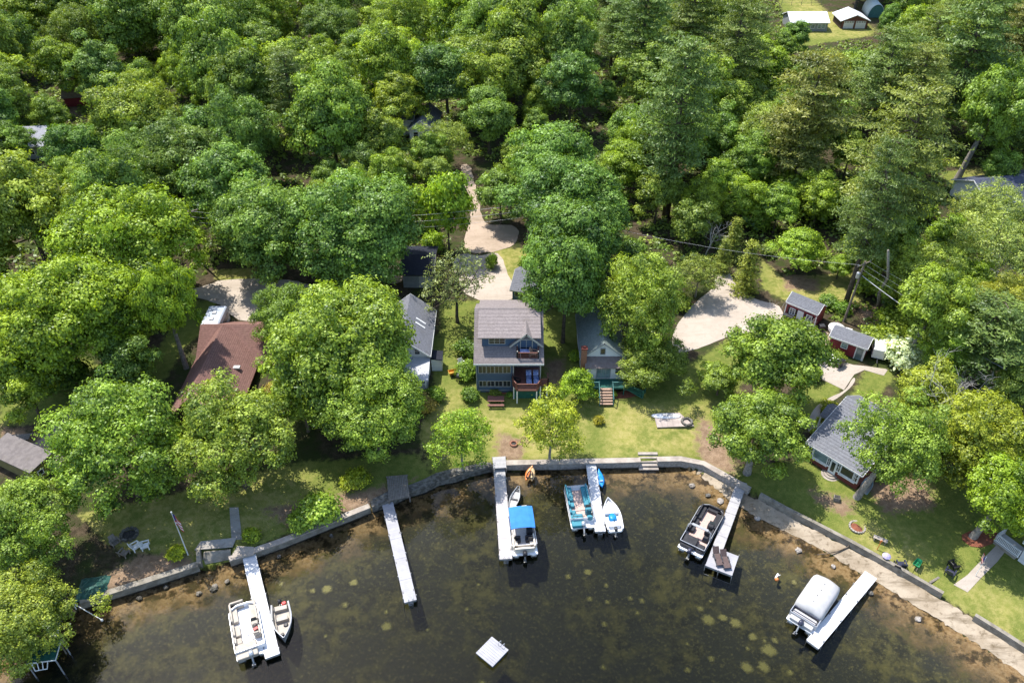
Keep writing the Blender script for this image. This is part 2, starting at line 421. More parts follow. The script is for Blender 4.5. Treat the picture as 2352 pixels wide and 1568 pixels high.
def land_mat():
    m, nt, out = new_mat('land')
    vec = N(nt, 'ShaderNodeTexCoord').outputs['Object']
    n1, n2, n3, n4 = noise(nt, vec, .35, 5, .6), noise(nt, vec, 1.6, 5, .65), noise(nt, vec, 9, 3, .6), noise(nt, vec, .12, 3)
    # woodland litter
    lit = mixc(nt, ramp(nt, n2, .35, .68), (.048, .038, .024), (.1, .076, .05))
    lit = mixc(nt, ramp(nt, n1, .42, .62), lit, (.045, .06, .018))
    lit = mixc(nt, math_n(nt, 'MULTIPLY', ramp(nt, n3, .45, .7), .6), lit, (.028, .022, .014))
    # mown grass, green to straw
    gr = mixc(nt, ramp(nt, n2, .3, .7), (.115, .15, .03), (.19, .205, .05))
    gr = mixc(nt, math_n(nt, 'MULTIPLY', ramp(nt, n3, .42, .72), .55), gr, (.085, .11, .025))
    st = mixc(nt, ramp(nt, n2, .35, .7), (.27, .255, .07), (.36, .305, .12))
    st = mixc(nt, math_n(nt, 'MULTIPLY', ramp(nt, n3, .45, .7), .4), st, (.22, .23, .045))
    dry = math_n(nt, 'MULTIPLY', attr(nt, 'dry'), ramp(nt, math_n(nt, 'ADD', math_n(nt, 'MULTIPLY', n1, .8), math_n(nt, 'MULTIPLY', n2, .35)), .42, .66))
    dry = math_n(nt, 'ADD', math_n(nt, 'MULTIPLY', attr(nt, 'dry'), .15), math_n(nt, 'MULTIPLY', dry, .75))
    gr = mixc(nt, dry, gr, st)
    lw = ramp(nt, math_n(nt, 'ADD', attr(nt, 'lawn'), math_n(nt, 'MULTIPLY', math_n(nt, 'SUBTRACT', n2, .5), .9)), .35, .65)
    c = mixc(nt, lw, lit, gr)
    so = mixc(nt, ramp(nt, n2, .35, .65), (.3, .21, .14), (.2, .135, .085))
    so = mixc(nt, math_n(nt, 'MULTIPLY', ramp(nt, n3, .5, .7), .5), so, (.1, .075, .05))
    sl = ramp(nt, math_n(nt, 'ADD', attr(nt, 'soil'), math_n(nt, 'MULTIPLY', math_n(nt, 'SUBTRACT', n2, .5), 1.4)), .3, .8)
    c = mixc(nt, sl, c, so)
    b = N(nt, 'ShaderNodeBsdfPrincipled'); nt.links.new(c, b.inputs['Base Color'])
    b.inputs['Roughness'].default_value = .95; b.inputs['Specular IOR Level'].default_value = .05
    bn = N(nt, 'ShaderNodeBump'); bn.inputs['Strength'].default_value = .6; bn.inputs['Distance'].default_value = .12
    nt.links.new(n3, bn.inputs['Height']); nt.links.new(bn.outputs[0], b.inputs['Normal'])
    nt.links.new(b.outputs[0], out.inputs[0])
    return m

def bed_mat():
    m, nt, out = new_mat('bed')
    vec = N(nt, 'ShaderNodeTexCoord').outputs['Object']
    n1, n2, n3, n4 = noise(nt, vec, .22, 6, .65), noise(nt, vec, .8, 6, .7), noise(nt, vec, 3.5, 5, .7), noise(nt, vec, .5, 4, .6)
    dp = attr(nt, 'depth')
    sand = mixc(nt, ramp(nt, n3, .35, .7), (.36, .25, .13), (.2, .12, .055))
    sand = mixc(nt, ramp(nt, n2, .46, .6), sand, (.06, .042, .022))
    weed = mixc(nt, ramp(nt, n2, .38, .66), (.036, .036, .025), (.125, .115, .048))
    weed = mixc(nt, ramp(nt, n1, .4, .58), weed, (.045, .046, .036))
    weed = mixc(nt, math_n(nt, 'MULTIPLY', ramp(nt, n3, .5, .75), .55), weed, (.24, .21, .085))
    e = math_n(nt, 'ADD', dp, math_n(nt, 'MULTIPLY', math_n(nt, 'SUBTRACT', n4, .5), 6))
    c = mixc(nt, ramp(nt, e, .3, 4.5), sand, weed)
    b = N(nt, 'ShaderNodeBsdfDiffuse'); nt.links.new(c, b.inputs['Color'])
    nt.links.new(b.outputs[0], out.inputs[0])
    return m

def water():
    m, nt, out = new_mat('lake_water')
    vec = N(nt, 'ShaderNodeTexCoord').outputs['Object']
    fr = N(nt, 'ShaderNodeFresnel'); fr.inputs['IOR'].default_value = 1.33
    bn = N(nt, 'ShaderNodeBump'); bn.inputs['Strength'].default_value = .1; bn.inputs['Distance'].default_value = .05
    nt.links.new(noise(nt, vec, 1.6, 2, .5), bn.inputs['Height'])
    tr = N(nt, 'ShaderNodeBsdfTransparent'); tr.inputs['Color'].default_value = (.86, .86, .84, 1)
    gl = N(nt, 'ShaderNodeBsdfGlossy'); gl.inputs['Roughness'].default_value = .06
    nt.links.new(bn.outputs[0], gl.inputs['Normal']); nt.links.new(bn.outputs[0], fr.inputs['Normal'])
    mx = N(nt, 'ShaderNodeMixShader'); nt.links.new(fr.outputs[0], mx.inputs[0])
    nt.links.new(tr.outputs[0], mx.inputs[1]); nt.links.new(gl.outputs[0], mx.inputs[2])
    nt.links.new(mx.outputs[0], out.inputs['Surface'])
    va = N(nt, 'ShaderNodeVolumeAbsorption'); va.inputs['Color'].default_value = (.6, .62, .5, 1); va.inputs['Density'].default_value = WATER_DENS
    nt.links.new(va.outputs[0], out.inputs['Volume'])
    b = MB(); b.prism([(-600, -900), (600, -900), (600, 62.5), (-600, 62.5)], -9.0, 0.0)
    o = b.build('water', m); o['kind'] = 'structure'
    return o
WATER_DENS = .5

def chaikin(P, n=2):
    P = [Vector(p[:2]) for p in P]
    for _ in range(n):
        Q = []
        for i in range(len(P)):
            a, b = P[i], P[(i + 1) % len(P)]
            Q += [a * .75 + b * .25, a * .25 + b * .75]
        P = Q
    return P

def sheet(name, pts, material, dz=.03, smooth=2, step=1.2, rag=0.0, label=None):
    """a thin sheet laid on the terrain inside a polygon of world points"""
    P = chaikin(pts, smooth) if smooth else [Vector(p[:2]) for p in pts]
    Q = []
    for i in range(len(P)):                                    # resample the edge
        a, b = P[i], P[(i + 1) % len(P)]
        n = max(1, int((b - a).length / (step * .5)))
        for k in range(n): Q.append(a + (b - a) * (k / n))
    r = random.Random(len(Q))
    if rag: Q = [q + Vector((r.uniform(-rag, rag), r.uniform(-rag, rag))) for q in Q]
    arr = np.array([tuple(q) for q in Q])
    gx, gy = np.meshgrid(np.arange(arr[:, 0].min(), arr[:, 0].max(), step), np.arange(arr[:, 1].min(), arr[:, 1].max(), step))
    ok = inside(arr, gx, gy) & (dist_to(arr, gx, gy, True) > step * .45)
    V = Q + [Vector((x, y)) for x, y in zip(gx[ok], gy[ok])]
    E = [(i, (i + 1) % len(Q)) for i in range(len(Q))]
    vs, es, fs, *_ = delaunay_2d_cdt(V, E, [list(range(len(Q)))], 1, 1e-4)
    A = np.array([tuple(v) for v in vs])
    Z = gz(A[:, 0], A[:, 1]) + .05 * np.sin(A[:, 0] * .9 + np.sin(A[:, 1] * .7)) * np.sin(A[:, 1] * 1.1 + 1.3 * np.sin(A[:, 0] * .5)) + dz
    b = MB(); b.add([(x, y, z) for (x, y), z in zip(A, Z)], [tuple(f) for f in fs])
    o = b.build(name, material, smooth=True); o['kind'] = 'structure'
    return o

def gravel_mat(name, c1, c2, c3, stain=.3):
    m, nt, out = new_mat(name)
    vec = N(nt, 'ShaderNodeTexCoord').outputs['Object']
    n1, n2, n3 = noise(nt, vec, .3, 5, .6), noise(nt, vec, 2.2, 5, .65), noise(nt, vec, 14, 3, .6)
    c = mixc(nt, ramp(nt, n1, .38, .66), c1, c2)
    c = mixc(nt, math_n(nt, 'MULTIPLY', ramp(nt, n2, .5, .75), stain), c, c3)
    mp = N(nt, 'ShaderNodeMapping'); mp.inputs['Rotation'].default_value = (0, 0, .9); mp.inputs['Scale'].default_value = (.16, 1.1, 1); nt.links.new(vec, mp.inputs['Vector'])
    c = mixc(nt, math_n(nt, 'MULTIPLY', ramp(nt, noise(nt, mp.outputs[0], 1.0, 4, .6), .5, .68), stain * .9), c, c3)
    c = mixc(nt, math_n(nt, 'MULTIPLY', ramp(nt, n3, .5, .72), .35), c, tuple(x * .6 for x in c2))
    b = N(nt, 'ShaderNodeBsdfPrincipled'); nt.links.new(c, b.inputs['Base Color'])
    b.inputs['Roughness'].default_value = .95; b.inputs['Specular IOR Level'].default_value = .05
    bn = N(nt, 'ShaderNodeBump'); bn.inputs['Strength'].default_value = .5; bn.inputs['Distance'].default_value = .05
    nt.links.new(n3, bn.inputs['Height']); nt.links.new(bn.outputs[0], b.inputs['Normal'])
    nt.links.new(b.outputs[0], out.inputs[0])
    return m

ground(); water()
M['gravel'] = gravel_mat('pale_gravel', (.46, .395, .33), (.4, .34, .28), (.26, .215, .165), .35)
M['gravel_dirt'] = gravel_mat('dirt_gravel', (.42, .33, .255), (.34, .265, .2), (.22, .175, .12), .5)
M['sand'] = gravel_mat('beach_sand', (.39, .325, .245), (.28, .225, .16), (.12, .09, .055), .85)
M['pave'] = gravel_mat('concrete_paving', (.42, .365, .31), (.36, .31, .26), (.26, .22, .18), .35)
M['pave_grey'] = gravel_mat('grey_paving', (.4, .37, .335), (.33, .3, .27), (.2, .18, .15), .5)
W = lambda px: [T(u, v) for u, v in px]
sheet('driveway', W([(1642, 628), (1672, 620), (1688, 650), (1702, 672), (1740, 690), (1790, 700), (1800, 725), (1810, 765), (1745, 762), (1692, 766), (1640, 786), (1562, 815), (1540, 800), (1545, 770), (1560, 735), (1600, 690), (1645, 660)]), M['gravel'], rag=.08)
sheet('driveway', W([(1150, 575), (1170, 640), (1185, 665), (1178, 692), (1085, 692), (1050, 650), (1040, 600), (1060, 580), (1100, 590)]), M['gravel'], rag=.1)
sheet('driveway', W([(425, 672), (470, 655), (520, 640), (600, 640), (700, 645), (720, 668), (680, 690), (640, 700), (600, 740), (540, 735), (510, 700), (470, 690)]), M['gravel'], rag=.12)
sheet('driveway', W([(880, 612), (930, 605), (925, 655), (880, 650)]), M['gravel_dirt'], rag=.12)
sheet('road', W([(1055, 378), (1080, 376), (1090, 420), (1103, 470), (1108, 520), (1190, 515), (1192, 560), (1140, 578), (1070, 585), (1066, 540), (1082, 510), (1078, 470), (1068, 420)]), M['gravel_dirt'], rag=.15)
sheet('path', W([(935, 362), (980, 358), (985, 380), (950, 392)]), M['gravel_dirt'], rag=.25)
sheet('path', W([(1862, 755), (1905, 760), (1920, 800), (1870, 812), (1830, 780)]), M['gravel_dirt'], rag=.1)
sheet('patio_slab', W([(1878, 812), (1960, 838), (2040, 848), (2030, 862), (1985, 850), (1962, 860), (1938, 896), (1890, 872), (1870, 850)]), M['pave'], smooth=0, step=.8)
sheet('path', W([(1962, 862), (1940, 900), (1905, 912), (1870, 935), (1852, 975), (1862, 1000), (1890, 990), (1892, 960), (1880, 945), (1900, 925), (1925, 915), (1965, 880)]), M['pave'], smooth=2, step=.6)
sheet('path', W([(205, 868), (225, 872), (150, 985), (125, 1030), (60, 1050), (0, 1052), (-60, 1060), (-60, 1035), (0, 1030), (60, 1025), (110, 1000)]), M['gravel_dirt'], rag=.15)
sheet('path', W([(527, 1165), (548, 1165), (556, 1238), (532, 1240)]), M['pave_grey'], smooth=0, step=.6)
sheet('walkway', W([(2190, 1342), (2222, 1320), (2262, 1278), (2300, 1240), (2320, 1252), (2290, 1290), (2250, 1330), (2222, 1360)]), M['pave'], smooth=0, step=.6)
BEACH_UP = [(1568, 1074), (1612, 1078), (1680, 1118), (1740, 1150), (1800, 1180), (1860, 1212), (1950, 1258), (2020, 1296), (2100, 1338), (2200, 1400), (2352, 1498), (2500, 1600)]
lo = [G(u, v, -.06) for u, v in [(1600, 1089), (1650, 1127), (1705, 1171), (1800, 1219), (1870, 1251), (1960, 1309), (2060, 1367), (2200, 1451), (2352, 1553), (2500, 1660)]]
sheet('beach', [T(u, v) for u, v in BEACH_UP][::-1] + lo, M['sand'], dz=.06, smooth=1, step=.6, rag=.14)

# ------------------------------------------------------------------ camera, sun, sky
cam = bpy.data.cameras.new('camera'); cam.sensor_width = 36; cam.lens = FPX / 2352 * 36; cam.clip_end = 9000; cam.clip_start = .5
co = bpy.data.objects.new('camera', cam); col.objects.link(co)
co.location = (0, 0, CH); co.rotation_euler = (PI / 2 - PITCH, 0, 0)
scene.camera = co
SUN_EL, SUN_AZ = math.radians(62), (-.66, .75)      # azimuth: direction towards the sun on the ground
to_sun = Vector((SUN_AZ[0] * math.cos(SUN_EL), SUN_AZ[1] * math.cos(SUN_EL), math.sin(SUN_EL))).normalized()
sl = bpy.data.lights.new('sun', 'SUN'); sl.energy = 3.6; sl.angle = math.radians(.53); sl.color = (1.0, .955, .88)
so = bpy.data.objects.new('sun', sl); col.objects.link(so)
so.rotation_euler = to_sun.to_track_quat('Z', 'Y').to_euler(); so.location = (0, 0, 120)
w = bpy.data.worlds.new('World'); scene.world = w; w.use_nodes = True
nt = w.node_tree; bg = nt.nodes['Background']
sky = nt.nodes.new('ShaderNodeTexSky'); sky.sky_type = 'NISHITA'; sky.sun_disc = False
sky.sun_elevation = SUN_EL; sky.sun_rotation = math.atan2(to_sun.x, to_sun.y)
nt.links.new(sky.outputs[0], bg.inputs['Color']); bg.inputs['Strength'].default_value = .15
scene.view_settings.view_transform = 'Standard'; scene.view_settings.look = 'None'
scene.view_settings.exposure = 1.05
scene.cycles.max_bounces = 6; scene.cycles.diffuse_bounces = 3; scene.cycles.glossy_bounces = 2; scene.cycles.transmission_bounces = 3
scene.cycles.transparent_max_bounces = 8; scene.cycles.use_denoising = True
scene.cycles.caustics_reflective = False; scene.cycles.caustics_refractive = False
# ------------------------------------------------------------------ trees and shrubs
np_rng = np.random.default_rng(11)
LEAF = leaf_mat('broad_leaves', (.055, .1, .016), (.365, .47, .078), .3)
NEEDLE = leaf_mat('pine_needles', (.085, .125, .035), (.29, .35, .095), .28)

def leaf_mesh(name, pos, nrm, size, tone, aspect, material, rg):
    n = len(pos)
    r = rg.normal(size=(n, 3)); t = np.cross(nrm, r); t /= np.linalg.norm(t, axis=1, keepdims=True) + 1e-9
    b = np.cross(nrm, t)
    a = size[:, None] * .5; bb = a / aspect
    v = np.stack([pos - t * a, pos + b * bb + t * a * .1, pos + t * a, pos - b * bb + t * a * .1], 1).reshape(-1, 3).astype('f4')
    me = bpy.data.meshes.new(name)
    me.vertices.add(len(v)); me.vertices.foreach_set('co', v.ravel())
    me.loops.add(len(v)); me.loops.foreach_set('vertex_index', np.arange(len(v), dtype='i4'))
    me.polygons.add(n); me.polygons.foreach_set('loop_start', np.arange(0, 4 * n, 4, dtype='i4'))
    me.update()
    at = me.attributes.new('tone', 'FLOAT', 'FACE'); at.data.foreach_set('value', np.clip(tone, 0, 1).astype('f4'))
    me.materials.append(material)
    return me

def unit(a): return a / (np.linalg.norm(a, axis=-1, keepdims=True) + 1e-9)

def broad_crown(name, R, Hc, nl, nleaf, ls, seed, lob=(.2, .34), flat=.62, aspect=1.5, gap=.0, low=-.55, egg=0.0):
    """lobes spread over an uneven crown, leaf-sized faces over the outer side of every lobe; centre of the crown at the origin"""
    rg = np.random.default_rng(seed)
    i = np.arange(nl) + .5
    ph = i * 2.399963 + rg.uniform(0, 6.28); zz = 1 - (1 - low) * i / nl
    d = np.stack([np.sqrt(np.maximum(0, 1 - zz ** 2)) * np.cos(ph), np.sqrt(np.maximum(0, 1 - zz ** 2)) * np.sin(ph), zz], 1)
    d = unit(d + rg.normal(scale=.16, size=d.shape))
    lr = R * rg.uniform(*lob, nl)
    az = np.arctan2(d[:, 1], d[:, 0]); k = rg.uniform(0, 6.28, 4)
    wob = 1 + .16 * np.sin(2 * az + k[0]) + .13 * np.sin(3 * az + k[1]) + .1 * np.sin(5 * az + k[2] + 2 * d[:, 2])
    rad = rg.uniform(.62, 1.1, nl) * wob
    c = d * np.stack([(R - lr) * rad, (R - lr) * rad, (Hc / 2 - lr * flat) * rad], 1)
    if egg: c[:, :2] *= (1 - egg * (c[:, 2:3] / Hc + .15))
    ninn = nl // 3                                              # some lobes inside so that the crown is not hollow
    ci = rg.normal(size=(ninn, 3)) * np.array([R * .33, R * .33, Hc * .17])
    c = np.vstack([c, ci]); lr = np.concatenate([lr, R * rg.uniform(.2, .3, ninn)])
    od = unit(c * np.array([1, 1, R * 2 / Hc]) + np.array([0, 0, .75 * R]))
    wgt = lr ** 2; per = 9
    cnt = np.maximum(4, (nleaf / per * wgt / wgt.sum() * 1.9)).astype(int)
    li = np.repeat(np.arange(len(c)), cnt)                      # twigs over every lobe, a tuft of leaves on every twig
    u = unit(rg.normal(size=(len(li), 3)))
    keep = (u * od[li]).sum(1) > rg.uniform(-.5, .3, len(li))
    li, u = li[keep], u[keep]
    k3 = rg.uniform(0, 6.28, (len(c), 3))[li]
    bump = 1 + .26 * np.sin(4 * u[:, 0] + k3[:, 0]) * np.sin(4 * u[:, 1] + k3[:, 1]) + .12 * np.sin(7 * u[:, 2] + k3[:, 2])
    rr = lr[li] * bump * (1 - np.abs(rg.normal(scale=.2, size=len(li))))
    rr *= np.where(rg.random(len(li)) < .1, rg.uniform(1.05, 1.35, len(li)), 1)
    tw = c[li] + u * rr[:, None] * np.array([1, 1, flat])
    ttone = rg.normal(scale=.21, size=len(li))
    li = np.repeat(li, per); u = np.repeat(u, per, 0); ttone = np.repeat(ttone, per)
    off = rg.normal(size=(len(li), 3)) * ls * np.array([.85, .85, .42])
    pos = np.repeat(tw, per, 0) + off
    # drop leaves buried deep in another lobe
    bur = np.zeros(len(pos), bool)
    for j in range(len(c)):
        q = (pos - c[j]) / (lr[j] * np.array([1, 1, flat]))
        bur |= ((q ** 2).sum(1) < .38) & (li != j)
    ok = ~(bur & (rg.random(len(pos)) < .85))
    if gap: ok &= rg.random(len(pos)) > gap
    pos, u, li = pos[ok], u[ok], li[ok]
    off = off[ok]
    nrm = unit(u * .75 + np.array([0, 0, .38]) + off / ls * .3 + rg.normal(scale=.36, size=u.shape))
    tone = .47 + rg.normal(scale=.15, size=len(c))[li] + ttone[ok] + rg.normal(scale=.12, size=len(pos))
    size = ls * rg.uniform(.65, 1.35, len(pos))
    return leaf_mesh(name, pos, nrm, size, tone, aspect, LEAF, rg), c

def trunk_mesh(name, H, zc, c, r0, seed, material, nlimb=7, lean=.03, bare=0):
    """tapered trunk from the ground to the crown's middle, limbs into the lobes; ground at z = 0, crown centre at zc"""
    rg = random.Random(seed); b = MB()
    lx, ly = rg.uniform(-lean, lean) * H, rg.uniform(-lean, lean) * H
    top = zc + (H - zc) * .3
    pts = [(0, 0, -.4), (0, 0, .05)] + [(lx * t ** 1.5 + rg.uniform(-.05, .05), ly * t ** 1.5 + rg.uniform(-.05, .05), top * t) for t in (.12, .35, .6, .8, 1.0)]
    lx0 = lambda t: Vector((lx * t ** 1.5, ly * t ** 1.5, top * t))
    b.tube(pts, [r0 * 1.5, r0 * 1.25, r0 * 1.02, r0 * .85, r0 * .62, r0 * .42, r0 * .15], 8)
    idx = list(range(len(c))); rg.shuffle(idx)
    for j in idx[:nlimb]:
        t = rg.uniform(.45, .92); p0 = lx0(t); p1 = Vector(c[j]) + Vector((0, 0, zc))
        m = p0.lerp(p1, .5) + Vector((rg.uniform(-.3, .3), rg.uniform(-.3, .3), -.08 * (p1 - p0).length))
        rr = r0 * (.55 - .3 * t) + .02
        b.tube([p0, m, p1], [rr, rr * .65, rr * .2], 6, False)
    me = bpy.data.meshes.new(name); me.from_pydata(b.v, [], b.f); me.update(); me.shade_smooth(); me.materials.append(material)
    return me

def pine_mesh(name, H, R, nwh, seed, z0=.3, density=1.0, ls=.55, cone=.0, droop=-.05, tuft=1.0):
    """whorls of spreading branches carrying flat pads of needles"""
    rg = np.random.default_rng(seed); P, Nn, S, Tn = [], [], [], []
    br = []
    for wi in range(nwh):
        t = min(.99, max(0, (wi + rg.uniform(-.25, .25)) / (nwh - 1))); z = H * (z0 + (1 - z0) * .97 * t)
        if cone: L0 = R * (1 - t) ** .9 + .15
        else: L0 = R * (math.sin(PI * (.27 + .64 * t)) ** .7)
        nb = int(rg.integers(4, 7)) if not cone else int(rg.integers(6, 9))
        a0 = rg.uniform(0, 6.28)
        for k in range(nb):
            a = a0 + 6.283 * k / nb + rg.uniform(-.35, .35)
            L = L0 * (rg.uniform(.45, 1.2) if not cone else rg.uniform(.6, 1.1))
            dr = np.array([math.cos(a), math.sin(a), 0])
            up = rg.uniform(.02, .3) + .5 * max(0, t - .8) if not cone else rg.uniform(-.25, -.05)
            br.append((z, dr, L, up))
            btone = rg.normal(scale=.16)
            npad = max(3, int(L / (.55 if not cone else .35)))
            for q in range(npad):
                f = (.25 if not cone else .12) + (.8 if not cone else .9) * (q + rg.uniform(0, 1)) / npad
                side = np.array([-dr[1], dr[0], 0]) * rg.normal(scale=.22) * L * (1.1 - f * .5)
                c = np.array([0, 0, z]) + dr * L * f + side + np.array([0, 0, up * L * f + droop * L * f * f])
                m = int(rg.integers(14, 26) * density)
                pr = rg.uniform(.4, .75) * tuft * (1.15 - .35 * f)
                o = rg.normal(size=(m, 3)) * np.array([pr, pr, pr * .3]); o[:, 2] = np.abs(o[:, 2]) * 1.0 - .05
                P.append(c + o)
                nn = unit(np.array([0, 0, .8]) + o * .35 + dr * .25 + rg.normal(scale=.45, size=(m, 3)))
                Nn.append(nn); S.append(ls * rg.uniform(.6, 1.4, m)); Tn.append(.42 + btone + rg.normal(scale=.12) + rg.normal(scale=.14, size=m))
    P, Nn, S, Tn = np.vstack(P), np.vstack(Nn), np.concatenate(S), np.concatenate(Tn)
    me = leaf_mesh(name, P, Nn, S, Tn, 3.0, NEEDLE, rg)
    b = MB(); r0 = .018 * H + .04
    b.tube([(0, 0, -.4), (.03, 0, H * .2), (-.05, .04, H * .5), (0, 0, H * .8), (0, 0, H * .985)], [r0 * 1.3, r0, r0 * .75, r0 * .4, .03], 8)
    for z, dr, L, up in br[::1 if not cone else 3]:
        p1 = np.array([0, 0, z]) + dr * L * .85 + np.array([0, 0, up * L * .85 + droop * L * .7])
        b.tube([(0, 0, z), tuple(p1)], [.05 + .012 * L, .015], 5, False)
    tm = bpy.data.meshes.new('pine_trunk'); tm.from_pydata(b.v, [], b.f); tm.update(); tm.shade_smooth(); tm.materials.append(M['bark'])
    return me, tm

def bare_mesh(name, H, seed, material, r0=.12, spread=.5, depth=3):
    """a leafless branching stem"""
    rg = random.Random(seed); b = MB()
    def grow(p, d, L, r, k):
        n = 3; pts, rr = [p], [r]
        for i in range(n):
            d = (d + Vector((rg.uniform(-.22, .22), rg.uniform(-.22, .22), rg.uniform(-.05, .15)))).normalized()
            p = p + d * L / n; pts.append(p); rr.append(r * (1 - .55 * (i + 1) / n))
        b.tube(pts, rr, 6 if k > 1 else 4, False)
        if k == 0: return
        for i in range(rg.randint(3, 4)):
            q = pts[rg.randint(1, n)]
            a = Vector((rg.uniform(-1, 1), rg.uniform(-1, 1), rg.uniform(-.1, .7))).normalized()
            grow(q, (d * .45 + a * spread * 1.6).normalized(), L * rg.uniform(.5, .72), rr[-1] * .85 + .006, k - 1)
    grow(Vector((0, 0, -.3)), Vector((rg.uniform(-.1, .1), rg.uniform(-.1, .1), 1)).normalized(), H * .55, r0, depth)
    me = bpy.data.meshes.new(name); me.from_pydata(b.v, [], b.f); me.update(); me.shade_smooth(); me.materials.append(material)
    return me

# prototypes: (crown mesh, trunk mesh, crown radius, crown height, height of the crown's centre above ground)
PROTO = {}
def proto(key, R, Hc, zc, nl, nleaf, ls, seed, r0, bark='bark', nlimb=7, **kw):
    cm, c = broad_crown('crown', R, Hc, nl, nleaf, ls, seed, **kw)
    tm = trunk_mesh('trunk', zc + Hc / 2, zc, c, r0, seed + 1, M[bark], nlimb)
    PROTO.setdefault(key, []).append((cm, tm, R, Hc, zc))
for s in (1, 2): proto('xl', 8.6, 12.5, 9.4, 88, 76000, .34, 100 + s, .42, lob=(.16, .28))
for s in range(6): proto('l', 5.6, 10.6, 7.8, 50, 38000, .31, 110 + s, .27, lob=(.18, .32), egg=(0, .3, .15, .4, 0, .2)[s])
for s in range(3): proto('m', 3.8, 7.2, 5.6, 34, 20000, .28, 130 + s, .18, lob=(.2, .34), egg=.3)
for s in range(3): proto('fine', 6.2, 9.6, 7.0, 110, 50000, .24, 140 + s, .3, lob=(.1, .19), flat=.85, low=-.75, egg=.25)
for s in range(2): proto('loose', 4.6, 8.5, 7.2, 80, 15000, .27, 150 + s, .18, 'bark_grey', 16, lob=(.12, .24), gap=.3, egg=.3)
for s in range(2): proto('small', 2.2, 3.8, 3.0, 34, 9000, .21, 160 + s, .09, lob=(.22, .36), egg=.35, low=-.8)
for s in range(3): proto('bush', 1.25, 1.7, .75, 22, 3200, .19, 170 + s, .05, lob=(.28, .42), low=-.4, nlimb=4)
proto('sparse', 4.2, 8.8, 6.0, 90, 6500, .22, 181, .2, 'bark', 40, lob=(.12, .22), gap=.3, egg=.3)
proto('lthick', 6.0, 10.0, 8.6, 46, 36000, .32, 186, .5, 'bark_grey', lob=(.17, .3))
proto('finethick', 6.2, 9.6, 8.6, 140, 48000, .25, 187, .45, 'bark_grey', 14, lob=(.1, .2), flat=.85, low=-.6, egg=.15, gap=.12)
proto('pale', 4.4, 7.5, 5.6, 110, 17000, .26, 191, .16, 'bark_grey', 14, lob=(.1, .2), gap=.25, aspect=2.4)
for s, (H, R) in enumerate(((21, 5.0), (18, 4.8), (23, 6.0))):
    cm, tm = pine_mesh('crown', H, R, 17, 200 + s, z0=(.3, .22, .34)[s], density=1.7, ls=.44)
    PROTO.setdefault('pine', []).append((cm, tm, R, H, H * .6))
for s in range(2):
    cm, tm = pine_mesh('crown', 7.5, 2.1, 15, 220 + s, z0=.03, density=.62, ls=.34, cone=1, droop=-.08, tuft=.55)
    PROTO.setdefault('spruce', []).append((cm, tm, 2.1, 7.5, 3.4))

def set_tree(kind, x, y, sc, name, label, cat='tree', group=None, col_=(1, 1, 1), scz=None, rz=None, k=None, leanv=None):
    ps = PROTO[kind]; cm, tm, R, Hc, zc = ps[rng.randrange(len(ps)) if k is None else k % len(ps)]
    t = thing(name, label, cat, (x, y, gh(x, y) - .05), rng.uniform(0, 6.28) if rz is None else rz, group)
    s = (sc, sc, sc if scz is None else scz)
    if leanv: t.rotation_euler = (leanv[0], leanv[1], t.rotation_euler[2])
    conif = kind in ('pine', 'spruce')
    cr = bpy.data.objects.new('crown', cm); col.objects.link(cr); cr.parent = t
    cr.scale = s; cr.location = (0, 0, 0 if conif else zc * s[2]); cr.color = (col_[0], col_[1], col_[2], 1)
    tr = bpy.data.objects.new('trunk', tm); col.objects.link(tr); tr.parent = t; tr.scale = s
    return t

TREES = []   # (x, y, radius) of placed crowns
def px_tree(kind, u, v, w, name, label, col_=(1, 1, 1), cat='tree', group=None, tall=1.0, k=None, rz=None, leanv=None):
    """crown centre seen at (u, v), crown w pixels wide"""
    cm, tm, R, Hc, zc = PROTO[kind][0 if k is None else k % len(PROTO[kind])]
    sc = 1.0; g = 1.5
    for _ in range(8):
        p = G(u, v, g + zc * sc * tall); sc = w / 2 * depth_of(p) / FPX / R; g = gh(p.x, p.y)
    p = G(u, v, g + zc * sc * tall)
    TREES.append((p.x, p.y, R * sc))
    return set_tree(kind, p.x, p.y, sc, name, label, cat, group, col_, sc * tall, rz, k if k is not None else 0, leanv)

